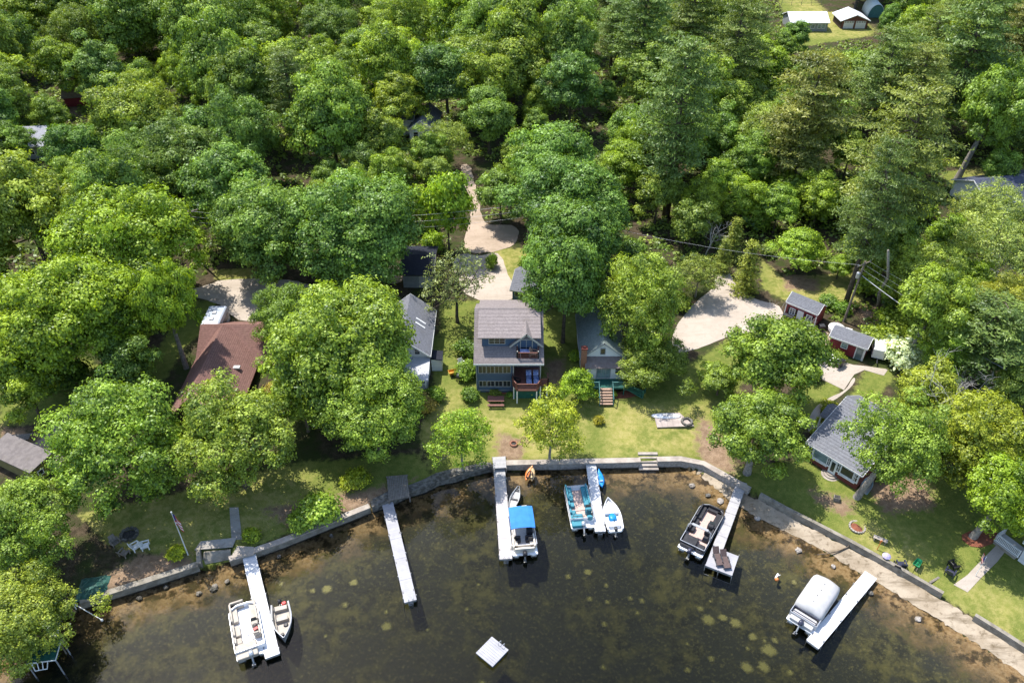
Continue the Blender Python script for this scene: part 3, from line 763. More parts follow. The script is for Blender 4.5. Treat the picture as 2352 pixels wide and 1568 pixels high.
def base_tree(kind, u, v, w, label, tint, tall=1.0, k=0, leanv=None):
    """a tree whose foot is seen at (u, v)"""
    cm, tm, R, Hc, zc = PROTO[kind][k]
    p = T(u, v); sc = w / 2 * depth_of(p + Vector((0, 0, zc * tall))) / FPX / R
    TREES.append((p.x, p.y, R * sc))
    return set_tree(kind, p.x, p.y, sc, 'broadleaf_tree', label, 'tree', None, tint, sc * tall, 0.0 if leanv else None, k, leanv)
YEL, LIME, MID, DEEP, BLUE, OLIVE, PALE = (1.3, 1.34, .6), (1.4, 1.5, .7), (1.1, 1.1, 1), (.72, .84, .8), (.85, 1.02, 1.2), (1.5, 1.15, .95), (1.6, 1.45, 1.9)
BT = 'broadleaf_tree'
PL = [
 ('m', 1650, 415, 100, BT, 'fresh green tree above the slimmer spruce in the woods', (1.2, 1.3, 0.85), dict(k=0)),
 ('m', 1712, 455, 105, BT, 'lime green tree between the slimmer spruce and the glowing maple', (1.35, 1.4, 0.75), dict(k=1)),
 ('l', 1730, 365, 130, BT, 'dense green tree left of the brownish pine', (1.0, 1.15, 0.95), dict(k=2)),
 ('m', 1790, 470, 100, BT, 'green tree right behind the glowing maple', (1.1, 1.25, 0.9), dict(k=2)),
 ('l', 1660, 320, 120, BT, 'bluish tree right of the tall grey green pine', (0.9, 1.08, 1.02), dict(k=3)),
 ('m', 1885, 445, 110, BT, 'yellow green tree in front of the brownish pine', (1.35, 1.35, 0.75), dict(k=0)),
 ('l', 1450, 300, 125, BT, 'dense tree left of the tall grey green pine', (1.0, 1.15, 0.9), dict(k=4)),
 ('l', 1425, 385, 125, BT, 'yellow green tree above the massive dark oak', (1.3, 1.35, 0.75), dict(k=5)),
 ('m', 1930, 610, 70, BT, 'small green tree behind the dry lawn by the sheds', (1.2, 1.3, 0.8), dict(k=1, tall=.7)),
 ('l', 2000, 470, 120, BT, 'green tree below the tall spreading pine', (1.15, 1.25, 0.85), dict(k=1)),
 ('m', 2180, 545, 110, BT, 'fresh green tree right of the crooked pale trunk', (1.25, 1.35, 0.8), dict(k=2)),
 ('m', 2230, 640, 100, BT, 'lime green tree left of the grey leafless tree', (1.4, 1.45, 0.7), dict(k=0)),
 ('l', 2190, 800, 140, BT, 'fresh green tree behind the dense yellow green maple', (1.2, 1.3, 0.8), dict(k=3)),
 ('m', 2300, 385, 90, BT, 'dark green tree at the back of the far dry lawn', (0.9, 1.05, 0.85), dict(k=1)),  # kind, u, v, w, name, label, tint, extras
 ('fine', 45, 1200, 265, BT, 'round fine leaved tree nearest the green roofed boathouse, above its landward end', (1.15, 1.2, .9), dict(k=0)),
 ('fine', 48, 1420, 245, BT, 'fine leaved tree hanging over the green roofed boathouse at the water', (1.4, 1.25, 0.95), dict(k=1)),
 ('fine', 268, 1010, 330, BT, 'round fine leaved tree beside the olive shed, behind the flagpole lawn', (1.08, 1.2, 0.8), dict(k=2)),
 ('fine', 530, 1000, 300, BT, 'fine leaved tree standing at the brick path in front of the red brown roof', (1.25, 1.2, 0.9), dict(k=0)),
 ('xl', 292, 548, 315, BT, 'huge yellow green maple left of the driveway with the camper trailer', YEL, dict(k=0)),
 ('xl', 110, 740, 330, BT, 'wide yellow green maple over the shaded lawn at the edge of the gravel path', (1.36, 1.36, 0.6), dict(k=1)),
 ('l', 245, 700, 240, BT, 'yellow green maple between the two largest maples, with low hanging boughs', YEL, dict(k=2)),
 ('l', 55, 480, 230, BT, 'mid green maple above the yellow green maples at the photo edge', (1.35, 1.25, 0.9), dict(k=3)),
 ('m', 55, 880, 150, BT, 'low maple bough tree over the darkest corner of the shaded lawn', (1.35, 1.3, 0.65), dict(k=0)),
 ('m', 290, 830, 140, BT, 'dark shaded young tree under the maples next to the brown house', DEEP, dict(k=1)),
 ('xl', 612, 520, 265, BT, 'tall dense green oak behind the sunlit driveway with the camper', (0.95, 1.08, 1.02), dict(k=1)),
 ('xl', 822, 520, 310, BT, 'broad dense green oak behind the black roofed garage', (0.9, 1.08, 1.02), dict(k=0)),
 ('m', 790, 612, 150, BT, 'lower oak hanging in front of the broad oak, beside the black roofed garage', (1.05, 1.15, 1.02), dict(k=1)),
 ('fine', 660, 730, 180, BT, 'small dense tree touching the right end of the red brown roof', (0.95, 1.05, 0.75), dict(k=1)),
 ('xl', 795, 790, 350, BT, 'spreading bright green maple hiding the lawn between brown house and white house', (1.3, 1.3, 0.85), dict(k=0)),
 ('xl', 856, 928, 262, BT, 'bright green maple overhanging the stairs of the white house', (1.25, 1.3, 0.9), dict(k=1)),
 ('m', 690, 905, 160, BT, 'green maple in front of the patio beside the red brown roof', (1.25, 1.25, 0.85), dict(k=2)),
 ('small', 1026, 465, 128, BT, 'narrow bright lime tree beside the gravel lane', LIME, dict(tall=1.5, k=0)),
 ('sparse', 1046, 645, 165, 'budding_tree', 'half bare brownish tree with thin twigs behind the blue house', (1.05, .92, 1.6), dict(k=0)),
 ('loose', 1058, 1000, 150, BT, 'lime green young tree left of the dock with the blue canopied boat', LIME, dict(k=0)),
 ('loose', 1266, 968, 160, BT, 'lime green young tree right below the brown deck of the blue house', (1.7, 1.45, 0.7), dict(k=1)),
 ('small', 1328, 880, 82, BT, 'small yellow green tree beside the green deck stairs', LIME, dict(k=1)),
 ('xl', 1310, 480, 275, BT, 'massive dark green oak behind the blue house and the green roofed cottage', (0.78, 0.98, 1.02), dict(k=1)),
 ('l', 1305, 572, 215, BT, 'dark oak bough mass just below the massive dark oak', (.74, .92, .9), dict(k=2, tall=1.15)),
 ('l', 1300, 640, 198, BT, 'dark drooping oak between the blue house and the green roofed cottage', (.7, .88, .85), dict(k=0, tall=1.35)),
 ('l', 1275, 385, 220, BT, 'bluish green oak behind the massive dark oak', (0.9, 1.1, 1.02), dict(k=4)),
 ('fine', 1474, 690, 212, BT, 'tall pale birch leaning over the green roofed cottage', (1.3, 1.27, .95), dict(k=2, tall=1.35)),
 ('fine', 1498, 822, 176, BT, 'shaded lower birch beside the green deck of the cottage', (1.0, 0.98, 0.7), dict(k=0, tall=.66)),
 ('loose', 1606, 625, 110, BT, 'tangled greyish tree at the upper corner of the pale gravel lot', (1.15, 1.05, 1.02), dict(k=1, tall=.8)),
 ('m', 1512, 440, 115, BT, 'pale green tree above the tall birch', (1.25, 1.2, 1.02), dict(k=0)),
 ('m', 1592, 505, 105, BT, 'thin grey green tree above the gravel lot', (1.1, 1.1, 1.02), dict(k=1)),
 ('spruce', 1686, 553, 62, 'spruce', 'slimmer yellow green spruce at the rear of the pair by the gravel lot', (1.6, 1.45, .75), dict(k=0)),
 ('spruce', 1662, 590, 50, 'spruce', 'shortest yellow green spruce, closest to the narrow end of the gravel lot', (1.5, 1.4, .75), dict(k=1)),
 ('spruce', 1718, 618, 78, 'spruce', 'widest yellow green spruce standing on the dry grass by the gravel lot', (1.7, 1.5, .7), dict(k=1)),
 ('m', 1840, 566, 118, BT, 'round glowing green maple at the back of the dry lawn', (1.3, 1.4, 0.8), dict(k=2, tall=.8)),
 ('l', 1790, 820, 230, BT, 'green oak between the gravel lot and the paved patio', (1.05, 1.1, 0.8), dict(k=1)),
 ('m', 1655, 868, 100, BT, 'low green oak bough over the lawn beside the stone patio', (1.1, 1.12, 0.8), dict(k=0, tall=.7)),
 ('xl', 2245, 1010, 260, BT, 'dense yellow green maple shading the lawn behind the beach', (1.4, 1.2, 0.6), dict(k=0)),
 ('m', 2130, 900, 150, BT, 'light green tree between the pale tree and the dense maple', (1.45, 1.25, 0.8), dict(k=1)),
 ('pine', 2275, 770, 215, 'pine_tree', 'soft bluish pine at the photo edge above the dense maple', (0.88, 1.0, 0.75), dict(k=1, tall=.62)),
 ('fine', 2125, 640, 205, BT, 'light green tree above the white blossoming shrub', (1.25, 1.2, 0.9), dict(k=2)),
 ('l', 2030, 560, 170, BT, 'light green tree above the utility pole with leaning trunk', (1.25, 1.25, 0.9), dict(k=2)),
 ('pale', 2270, 560, 190, BT, 'silvery willow in front of the house with dark roof at the right edge', PALE, dict(k=0)),
 ('pale', 2290, 478, 150, BT, 'silvery loose tree right before the navy roofed house', PALE, dict(k=0)),
 ('l', 985, 352, 95, BT, 'small green tree at the foot of the house in the woods', (1.0, 1.1, 0.85), dict(k=3)),
 ('m', 925, 392, 90, BT, 'olive tree before the dirt clearing by the lane', (1.15, 1.1, 0.85), dict(k=0)),
 ('m', 1000, 398, 80, BT, 'grey green tree left of the lane bend', (1.1, 1.1, 1.02), dict(k=1)),
 ('pale', 2235, 470, 90, BT, 'pale grey green tree at the foot of the two leaning trunks', (1.5, 1.3, 1.3), dict(k=0)),
 ('fine', 2310, 690, 150, BT, 'yellowish tree below the silvery willow', (1.5, 1.2, 0.8), dict(k=0)),
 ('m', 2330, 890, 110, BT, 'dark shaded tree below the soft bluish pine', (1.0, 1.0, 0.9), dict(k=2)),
 ('pine', 2075, 380, 235, 'pine_tree', 'tall spreading yellowish pine towering over the right hand woods', (1.35, 1.25, 0.8), dict(k=2, tall=1.05)),
 ('pine', 1560, 265, 190, 'pine_tree', 'tall grey green pine with a shaded bare side in the middle of the woods', (0.9, 1.05, 0.8), dict(k=0, tall=1.1)),
 ('pine', 1860, 265, 190, 'pine_tree', 'brownish green pine behind the glowing maple', (1.3, 1.1, 0.8), dict(k=1)),
 ('pine', 2030, 195, 170, 'pine_tree', 'greyish pine below the far garage', (0.98, 1.08, 0.8), dict(k=2)),
 ('pine', 2225, 130, 190, 'pine_tree', 'broad bluish pine right of the round white shelter', (0.9, 1.06, 0.8), dict(k=1)),
 ('pine', 2100, 230, 150, 'pine_tree', 'yellowish pine right behind the tallest pine', (1.3, 1.2, 0.8), dict(k=0)),
 ('pine', 1690, 120, 160, 'pine_tree', 'feathery pine left of the far grey house with solar white roof', (1.1, 1.12, 0.8), dict(k=2)),
 ('pine', 1480, 60, 150, 'pine_tree', 'grey green pine near the upper photo edge, left of the far field', (0.95, 1.1, 0.8), dict(k=0)),
 ('pine', 1590, 40, 130, 'pine_tree', 'smaller grey green pine beside the feathery pine', (1.1, 1.1, 0.8), dict(k=1)),
 ('pine', 665, 215, 120, 'pine_tree', 'lone grey pine among the broad leaved trees left of the lane', (1.0, 1.05, 0.8), dict(k=0)),
 ('l', 912, 225, 130, BT, 'yellow green tree half hiding the house in the woods', (1.5, 1.35, 0.75), dict(k=0)),
 ('l', 872, 325, 135, BT, 'olive green tree below the house in the woods', (1.15, 1.1, 0.85), dict(k=3)),
 ('pale', 1020, 320, 120, BT, 'greyish loose tree between the house in the woods and the lane', (1.4, 1.3, 1.3), dict(k=0)),
 ('l', 1122, 268, 140, BT, 'dense green tree at the far end of the gravel lane', (1.0, 1.12, 1.02), dict(k=5)),
 ('m', 1150, 440, 115, BT, 'dark green tree hugging the right verge of the gravel lane', (0.85, 0.95, 0.8), dict(k=0)),
 ('m', 955, 470, 80, BT, 'olive young tree left of the lime tree by the lane', (1.1, 1.05, 0.8), dict(k=1)),
 ('l', 110, 262, 95, BT, 'upright green tree hiding the grey house at the left edge', (1.05, 1.12, 0.85), dict(k=1)),
 ('l', 172, 345, 140, BT, 'dense green tree right of the grey house at the left edge', (0.8, 1.0, 1.02), dict(k=2)),
 ('l', 20, 330, 110, BT, 'dark green tree left of the grey house at the photo edge', (0.9, 1.05, 0.95), dict(k=4)),
 ('xl', 300, 262, 215, BT, 'light green oak with bare twigs at its foot, in the woods left', (1.3, 1.22, 0.85), dict(k=0)),
 ('l', 690, 170, 190, BT, 'light green oak beside the lone grey pine', (1.25, 1.25, 0.9), dict(k=0)),
 ('l', 470, 310, 150, BT, 'dark green oak over the bleached branches in the woods', (0.8, 1.0, 1.02), dict(k=1)),
]
for kind, u, v, w, name, label, tint, ex in PL:
    px_tree(kind, u, v, w, name, label, tint, **ex)

base_tree('lthick', 428, 845, 150, 'slender maple with a long bare trunk beside the brown house', YEL, 1.9)
base_tree('finethick', 1968, 1142, 225, 'pale thin leaved tree whose thick grey trunk crosses the brick cottage corner', (1.2, 1.25, .95), 1.3, 0, (.05, .2))
base_tree('lthick', 2078, 832, 185, 'light green tree on a leaning brown trunk rising from the white blossoming shrub', (1.25, 1.25, .85), 1.3, 0, (0, .13))
base_tree('lthick', 2198, 412, 165, 'tall ash on a leaning pale trunk above the far dry lawn', (1.0, 1.12, .85), 1.5, 0, (0, .16))
p = T(1943, 695); TREES.append((p.x, p.y, 3.0))
set_tree('pine', p.x, p.y, .66, 'pine_tree', 'slim dark pine with a bare trunk just behind the transformer pole', 'tree', None, (.85, .95, .75), 1.0, 0.0, 2)
base_tree('lthick', 2235, 1232, 205, 'yellow green maple with a thick grey trunk beside the flag and white porch', (1.12, 1.2, .5), 1.1, 0, (.05, .14))
base_tree('lthick', 1716, 1085, 215, 'green oak with dead twigs at the head of the dock with two chairs', (1.05, 1.1, .8), .95)
# shrubs ---------------------------------------------------------------
SH = [(405, 1268, 44, 'glowing yellow green round shrub at the foot of the flagpole', (1.9, 1.6, .5)), (578, 1228, 46, 'bright green shrub beside the paved dock entrance', (1.5, 1.4, .6)),
      (815, 1100, 62, 'yellow green shrub under the maple on the left shore', (1.7, 1.45, .6)), (735, 1170, 100, 'sprawling light green shrub on the left seawall', (1.25, 1.35, .9)),
      (690, 1192, 70, 'light green shrub next to the sprawling one on the seawall', (1.3, 1.35, .85)), (1075, 800, 60, 'dark shrub against the blue house wall', (.7, .85, .7)),
      (1070, 850, 55, 'lilac shrub beside the blue house with pale flowers', (1.0, 1.15, .8)), (1080, 905, 46, 'dark shrub at the front corner of the blue house', (.75, .9, .75)),
      (1138, 902, 24, 'small flowering shrub in front of the blue house', (1.2, 1.1, 1.0)), (1172, 905, 18, 'small round shrub by the deck post of the blue house', (.9, 1.2, .8)),
      (1210, 612, 46, 'lime shrub next to the blue garage', LIME), (1130, 600, 30, 'clipped upright shrub at the edge of the small lawn', (.95, 1.1, .7)),
      (1375, 964, 26, 'yellow and red bush alone on the front lawn', (1.7, 1.15, .6)), (1765, 575, 40, 'greyish shrub beside the widest spruce', (1.3, 1.25, 1.3)),
      (1905, 935, 42, 'clipped yellow green shrub beside the curved path', (1.7, 1.4, .5)), (1885, 968, 26, 'second clipped shrub along the curved path, by the porch', (1.6, 1.35, .5)),
      (1872, 990, 22, 'smallest clipped shrub at the end of the curved path', (1.6, 1.35, .5)), (1925, 818, 34, 'round shrub in front of the long red shed', (1.4, 1.3, .9)),
      (1865, 855, 50, 'green shrub over the white patio furniture', (1.0, 1.1, .8)), (1905, 690, 46, 'grey green shrub behind the square red shed', (1.0, 1.15, 1.1)),
      (1935, 705, 40, 'green shrub between the square red shed and the pole', (.9, 1.15, .7)), (2080, 815, 100, 'white blossoming shrub beside the white box trailer', (3.0, 2.5, 9.5)),
      (2010, 770, 70, 'green thicket behind the long red shed', (1.3, 1.25, .7)), (2050, 745, 90, 'weedy thicket between the pole and the leaning trunk', (1.3, 1.25, .7)),
      (1985, 655, 60, 'vine shrub under the tall pale trunk', (1.3, 1.3, .7)), (2150, 770, 90, 'green thicket right of the leaning trunk', (1.3, 1.3, .8)),
      (1580, 480, 80, 'dark thicket above the gravel lot corner', (.8, .9, .8)), (1450, 575, 70, 'dark thicket behind the green roofed cottage', (.7, .85, .8)),
      (1560, 690, 60, 'thicket at the shaded edge of the gravel lot', (1.1, 1.1, .8)), (975, 925, 56, 'reddish shrub beside the white house stairs', (1.6, .95, 1.2)),
      (1000, 905, 50, 'green shrub at the corner of the white house porch', (1.0, 1.15, .8)), (1320, 815, 34, 'yellow green shrub by the cottage chimney', LIME),
      (600, 965, 70, 'white flowering shrub on the patio of the brown house', (2.4, 1.9, 3.4)), (625, 900, 50, 'reddish shrub at the brown house patio wall', (1.8, 1.1, 1.2)),
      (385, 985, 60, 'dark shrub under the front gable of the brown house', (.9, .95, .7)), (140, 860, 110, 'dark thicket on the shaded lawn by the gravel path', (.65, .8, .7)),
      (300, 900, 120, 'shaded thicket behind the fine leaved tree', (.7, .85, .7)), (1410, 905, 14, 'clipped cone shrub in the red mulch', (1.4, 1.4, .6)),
      (995, 555, 60, 'lime thicket at the lane crossing', LIME), (890, 700, 60, 'dark shrub behind the white house', (.8, .95, .8)),
      (2100, 470, 110, 'green thicket below the tall spreading pine', (1.3, 1.3, .8)), (1900, 470, 110, 'green thicket left of the slim dark pine', (1.2, 1.3, .8)),
      (1800, 440, 120, 'light green thicket behind the glowing maple', (1.3, 1.35, .85)), (1740, 500, 90, 'green thicket behind the spruces', (1.1, 1.2, .9)),
      (2180, 700, 110, 'bright thicket in the right hand woods', (1.3, 1.35, .7)), (2320, 800, 100, 'green thicket at the right photo edge', (1.2, 1.25, .7)),
      (2060, 690, 80, 'green thicket under the two leaning trunks by the wire', (1.2, 1.25, .7)), (2000, 430, 90, 'dark thicket under the tall spreading pine', (.9, 1.0, .8))]
for i, (u, v, w, label, tint) in enumerate(SH):
    nm = 'thicket' if 'thicket' in label else ('bush' if 'bush' in label else 'shrub')
    px_tree('bush', u, v, w, nm, label, tint, cat='shrub', k=i, tall=1.0 if 'upright' not in label and 'cone' not in label else 1.9)

# the woods -------------------------------------------------------------
KEEP = [(1862, 5, 2012, 72), (1800, -30, 1885, 24), (2222, 380, 2352, 425), (1064, 385, 1106, 575), (1105, 515, 1185, 570), (1140, 575, 1235, 640), (862, 268, 900, 294),
        (48, 300, 90, 338), (948, 358, 975, 380), (1650, 540, 1990, 760), (165, 225, 190, 250), (1190, 640, 1225, 690), (930, 590, 990, 660), (470, 600, 690, 720),
        (2190, 330, 2235, 400), (985, 292, 998, 300)]
def proj(p):
    q = (p[0], p[1], p[2] - CH); D = q[1] * CP - q[2] * SP; U = q[1] * SP + q[2] * CP
    return 1176 + FPX * q[0] / D, 784 - FPX * U / D, FPX / D
def blocked(u, v, r):
    for a, b, c, d in KEEP:
        du = max(a - u, 0, u - c); dv = max(b - v, 0, v - d)
        if du * du + dv * dv < r ** 2: return True
    return False
placed = np.array(TREES)
cnt = 0; tries = 0
TN = [('mid green', (1.0, 1.05, .9)), ('yellow green', (1.22, 1.22, .7)), ('bluish green', (.85, .98, 1.0)), ('light green', (1.15, 1.17, .9))]
rg = random.Random(5)
spots = []
while tries < 20000 and len(spots) < 235:
    tries += 1
    y = 84 + 190 * rg.random() ** .9
    x = rg.uniform(-1, 1) * (y * .70 + 16)
    pine = (x > 18 and rg.random() < .32 * sstep(110, 150, y)) or rg.random() < .02
    R = rg.uniform(5.0, 7.3) + (y - 84) * .005
    kd = 'pine' if pine else ('fine' if rg.random() < .22 else ('l' if R > 4.6 else ('m' if rg.random() < .8 else 'pale')))
    R0, Hc, zc = PROTO[kd][0][2:5]
    tall = rg.uniform(.82, 1.3)
    if pine: R = rg.uniform(3.4, 4.8); tall = rg.uniform(.85, 1.15)
    sc = R / R0
    z = 2.5 + zc * sc * tall * (.75 if pine else 1)
    u, v, s = proj((x, y, z))
    if v > 520 and -50 < u < 2010: continue
    if v > 400 and 950 < u < 1250: continue
    if v > 640 and u > -50: continue
    if gh(x, y) < .7 or v > 1150: continue
    if blocked(u, v, (R if not pine else max(R, 9 * tall)) * s): continue
    bu, bv, bs = proj((x, y, 2.4))
    d = np.hypot(placed[:, 0] - x, placed[:, 1] - y)
    if (d < (placed[:, 2] + R) * (.52 if y > 120 else .6)).any(): continue
    placed = np.vstack([placed, [x, y, R]]); spots.append((x, y, R, kd, tall, sc, pine))
tries = 0; low_ = 0
while tries < 9000 and low_ < 85:
    tries += 1
    y = 88 + 130 * rg.random(); x = rg.uniform(-1, 1) * (y * .66 + 4); R = rg.uniform(2.6, 3.6); R0, Hc, zc = PROTO['m'][0][2:5]
    tall = rg.uniform(1.0, 1.4); sc = R / R0; u, v, s = proj((x, y, 2.5 + zc * sc * tall))
    if (v > 470 and u < 2010) or (v > 400 and 950 < u < 1250) or v > 620 or blocked(u, v, R * s): continue
    d = np.hypot(placed[:, 0] - x, placed[:, 1] - y)
    if (d < placed[:, 2] * .7 + R * .5).any(): continue
    placed = np.vstack([placed, [x, y, R]]); spots.append((x, y, R, 'm', tall, sc, False)); low_ += 1
for x, y, R, kd, tall, sc, pine in spots:
    side = 'left of the lane' if x < -7 else ('behind the lane' if x < 22 else 'right of the lane')
    if pine:
        t = (rg.uniform(.9, 1.35), rg.uniform(1.05, 1.22), rg.uniform(.7, 1.0))
        set_tree('pine', x, y, sc, 'pine_tree', 'feathery pine in the deep woods ' + side, 'tree', 'pines in the deep woods ' + side, t, sc * tall)
    else:
        tn, c = TN[min(3, int(rg.random() ** 1.1 * 4))]
        j = rg.uniform(.86, 1.14); c = (c[0] * j * rg.uniform(.92, 1.08), c[1] * j, c[2] * j * rg.uniform(.85, 1.15))
        set_tree(kd, x, y, sc, BT, tn + ' leafy tree in the deep woods ' + side, 'tree', tn + ' woods trees ' + side, c, sc * tall)
# low undergrowth between the trunks, as one mass
ug = np.random.default_rng(3)
n = 17000
Y = 76 + 165 * ug.random(n) ** .8; X = ug.uniform(-1, 1, n) * (Y * .7 + 12)
ok = np.ones(n, bool)
for px in LAWN + [[(1040, 365), (1110, 365), (1120, 510), (1200, 510), (1200, 700), (1030, 700), (1040, 560)], [(1530, 620), (1700, 610), (1820, 700), (1820, 780), (1560, 830)], [(1850, 740), (2050, 760), (2050, 900), (1840, 1010), (1830, 830)],
              [(420, 640), (730, 630), (730, 700), (560, 760), (430, 700)], [(870, 600), (1250, 580), (1440, 700), (1440, 930), (860, 930)], [(1850, 0), (2020, 0), (2020, 90), (1850, 90)], [(400, 720), (640, 720), (640, 960), (380, 960)]]:
    P = wpoly(px); ok &= ~(inside(P, X, Y) | (dist_to(P, X, Y, True) < .8))
ok &= gz(X, Y) > .9
X, Y = X[ok], Y[ok]; n = len(X); m = 16
r = ug.uniform(.4, 1.5, n); hh = r * ug.uniform(.5, 1.2, n)
o = ug.normal(size=(n, m, 3)); o = o / np.linalg.norm(o, axis=2, keepdims=True); o[..., 2] = np.abs(o[..., 2])
P = np.stack([X, Y, gz(X, Y)], 1)[:, None] + o * np.stack([r, r, hh], 1)[:, None] * ug.uniform(.4, 1, (n, m, 1))
P = P.reshape(-1, 3)
me = leaf_mesh('undergrowth', P, unit(o.reshape(-1, 3) * .6 + np.array([0, 0, .6]) + ug.normal(scale=.4, size=(n * m, 3))), ug.uniform(.3, .7, n * m), np.repeat(ug.normal(.45, .2, n), m), 1.4, LEAF, ug)
uo = bpy.data.objects.new('undergrowth', me); col.objects.link(uo)
tag(uo, 'low green undergrowth covering the ground between the trees of the woods', 'undergrowth', kind='stuff')
print('woods', len(spots), 'tries', tries)

# bleached and bare trees, long bare trunks
for i, (u, v, h, label, dep) in enumerate(((365, 365, 11, 'bleached dead tree in the woods left, fanning its bare twigs', 4), (330, 372, 9, 'smaller bleached dead tree beside the fanning one', 4), (425, 400, 9, 'dead bare tree with drooping grey twigs in the woods left', 4),
                            (2215, 955, 7, 'white dead tree between the dense maple and the pale tree', 4), (1790, 1020, 7, 'bare grey twigs under the oak above the dock with two chairs', 3), (1760, 900, 11.5, 'bare dead limb sticking out of the green oak by the patio', 3),
                            (2285, 640, 7, 'grey leafless tree beside the silvery willow', 4), (1618, 590, 7, 'grey leafless tree by the gravel lot', 4), (2085, 1020, 11, 'bare twigs showing over the brick cottage roof', 4))):
    p = T(u, v)
    t = thing('dead_tree', label, 'tree', (p.x, p.y, p.z))
    o = bpy.data.objects.new('branches', bare_mesh('branches', h, 400 + i, M['bark_pale'], .11, .55, dep)); col.objects.link(o); o.parent = t
def trunk(label, pts, r, m='bark'):
    """a long bare trunk through given world points"""
    b = MB(); p0 = Vector(pts[0]); P = [Vector(p) - p0 for p in pts]
    n = len(P); b.tube(P, [r * (1.25 if i == 0 else 1 - .5 * i / (n - 1)) for i in range(n)], 9)
    o = b.build('tree_trunk', M[m], smooth=True); o.location = p0
    tag(o, label, 'tree trunk')
    return o
def up(u, v, u2, v2, h):
    """trunk foot on the ground at (u, v); its top, seen at (u2, v2), h metres higher"""
    a = T(u, v, -.2); b_ = G(u2, v2, a.z + h); return a, b_
a, b_ = up(2018, 716, 2040, 575, 13); trunk('tall crooked pale trunk right of the utility pole', [a, a.lerp(b_, .35) + Vector((-.25, 0, 0)), a.lerp(b_, .6) + Vector((.5, 0, 0)), b_], .24, 'bark_grey')
# ------------------------------------------------------------------ seawalls, docks, boats
def along(p0, p1):
    return math.atan2(p1.y - p0.y, p1.x - p0.x) - PI / 2

def wall_run(name, label, pts, width, zb, zt, material, cat='wall', cap=None, rough=0.0, seed=1):
    """a wall along a line of world points (its lake edge), width towards the land"""
    P = [Vector((p[0], p[1], 0)) for p in pts]; r = random.Random(seed)
    Q = []
    for a, b in zip(P[:-1], P[1:]):
        n = max(1, int((b - a).length / 1.5))
        Q += [a.lerp(b, k / n) for k in range(n)]
    Q.append(P[-1])
    t = thing(name, label, cat, (Q[0].x, Q[0].y, 0)); o0 = Q[0]
    b, c = MB(), MB()
    rows, capr = [], []
    for i, q in enumerate(Q):
        d = (Q[min(i + 1, len(Q) - 1)] - Q[max(i - 1, 0)]).normalized(); n = Vector((-d.y, d.x, 0))
        j = lambda s=1: r.uniform(-rough, rough) * s
        e = q - o0
        w0 = e + n * (-.06 + j()); w1 = e + n * (width + j())
        zt_ = zt + j(.6)
        rows.append([(w0.x, w0.y, zb), (w0.x, w0.y, zt_), (w1.x, w1.y, zt_ + j(.5)), (w1.x, w1.y, zb)])
        if cap:
            k0, k1 = e + n * (-.14 + j(.5)), e + n * (width + .06 + j(.5))
            capr.append([(k0.x, k0.y, zt + .012), (k0.x, k0.y, zt + .13 + j(.3)), (k1.x, k1.y, zt + .13 + j(.3)), (k1.x, k1.y, zt + .012)])
    b.loft([x[::-1] for x in rows]); b.build('wall_body', material, t)
    if cap: c.loft([x[::-1] for x in capr]); c.build('coping', cap, t)
    return t

S = lambda px, z=.0: [G(u, v, z) for u, v in px]
wall_run('seawall', 'low concrete seawall left of the boat ramp, under the flagpole', S([(190, 1396), (330, 1352), (460, 1310)]), .42, -.5, .74, M['concrete'], cap=M['concrete'], rough=.02)
wall_run('seawall', 'long straight concrete seawall between the paved dock entrance and the stone wall', S([(531, 1299), (650, 1257), (760, 1213), (852, 1176)]), .42, -.6, .74, M['concrete'], cap=M['concrete_pale'], rough=.02)
wall_run('seawall', 'dark boulder seawall curving up to the dock with the blue canopied boat', S([(856, 1174), (940, 1142), (1010, 1115), (1080, 1096), (1132, 1081)]), 1.0, -.6, .82, M['stone_dark'], rough=.16, seed=4)
wall_run('seawall', 'stone seawall in front of the lawn, ending at the stone steps', S([(1158, 1079), (1250, 1077), (1345, 1075), (1470, 1072)]), .5, -.6, .78, M['stone_pale'], cap=M['concrete_pale'], rough=.05, seed=6)
wall_run('seawall', 'curved pale seawall right of the stone steps, running down to the beach', S([(1508, 1071), (1562, 1070), (1612, 1080), (1682, 1120), (1716, 1140)]), .5, -.4, .82, M['stone_pale'], cap=M['concrete_pale'], rough=.04, seed=7)
wall_run('retaining_wall', 'low concrete edging between beach and lawn, up to the paved walkway', [T(u, v) for u, v in [(1742, 1146), (1800, 1178), (1860, 1209), (1950, 1255), (2060, 1316), (2160, 1374)]], .3, .1, 1.02, M['concrete'], rough=.03, seed=8)
wall_run('retaining_wall', 'low concrete edging above the beach, beyond the paved walkway', [T(u, v) for u, v in [(2232, 1424), (2300, 1466), (2352, 1500), (2450, 1566)]], .3, .1, 1.02, M['concrete'], rough=.03, seed=9)
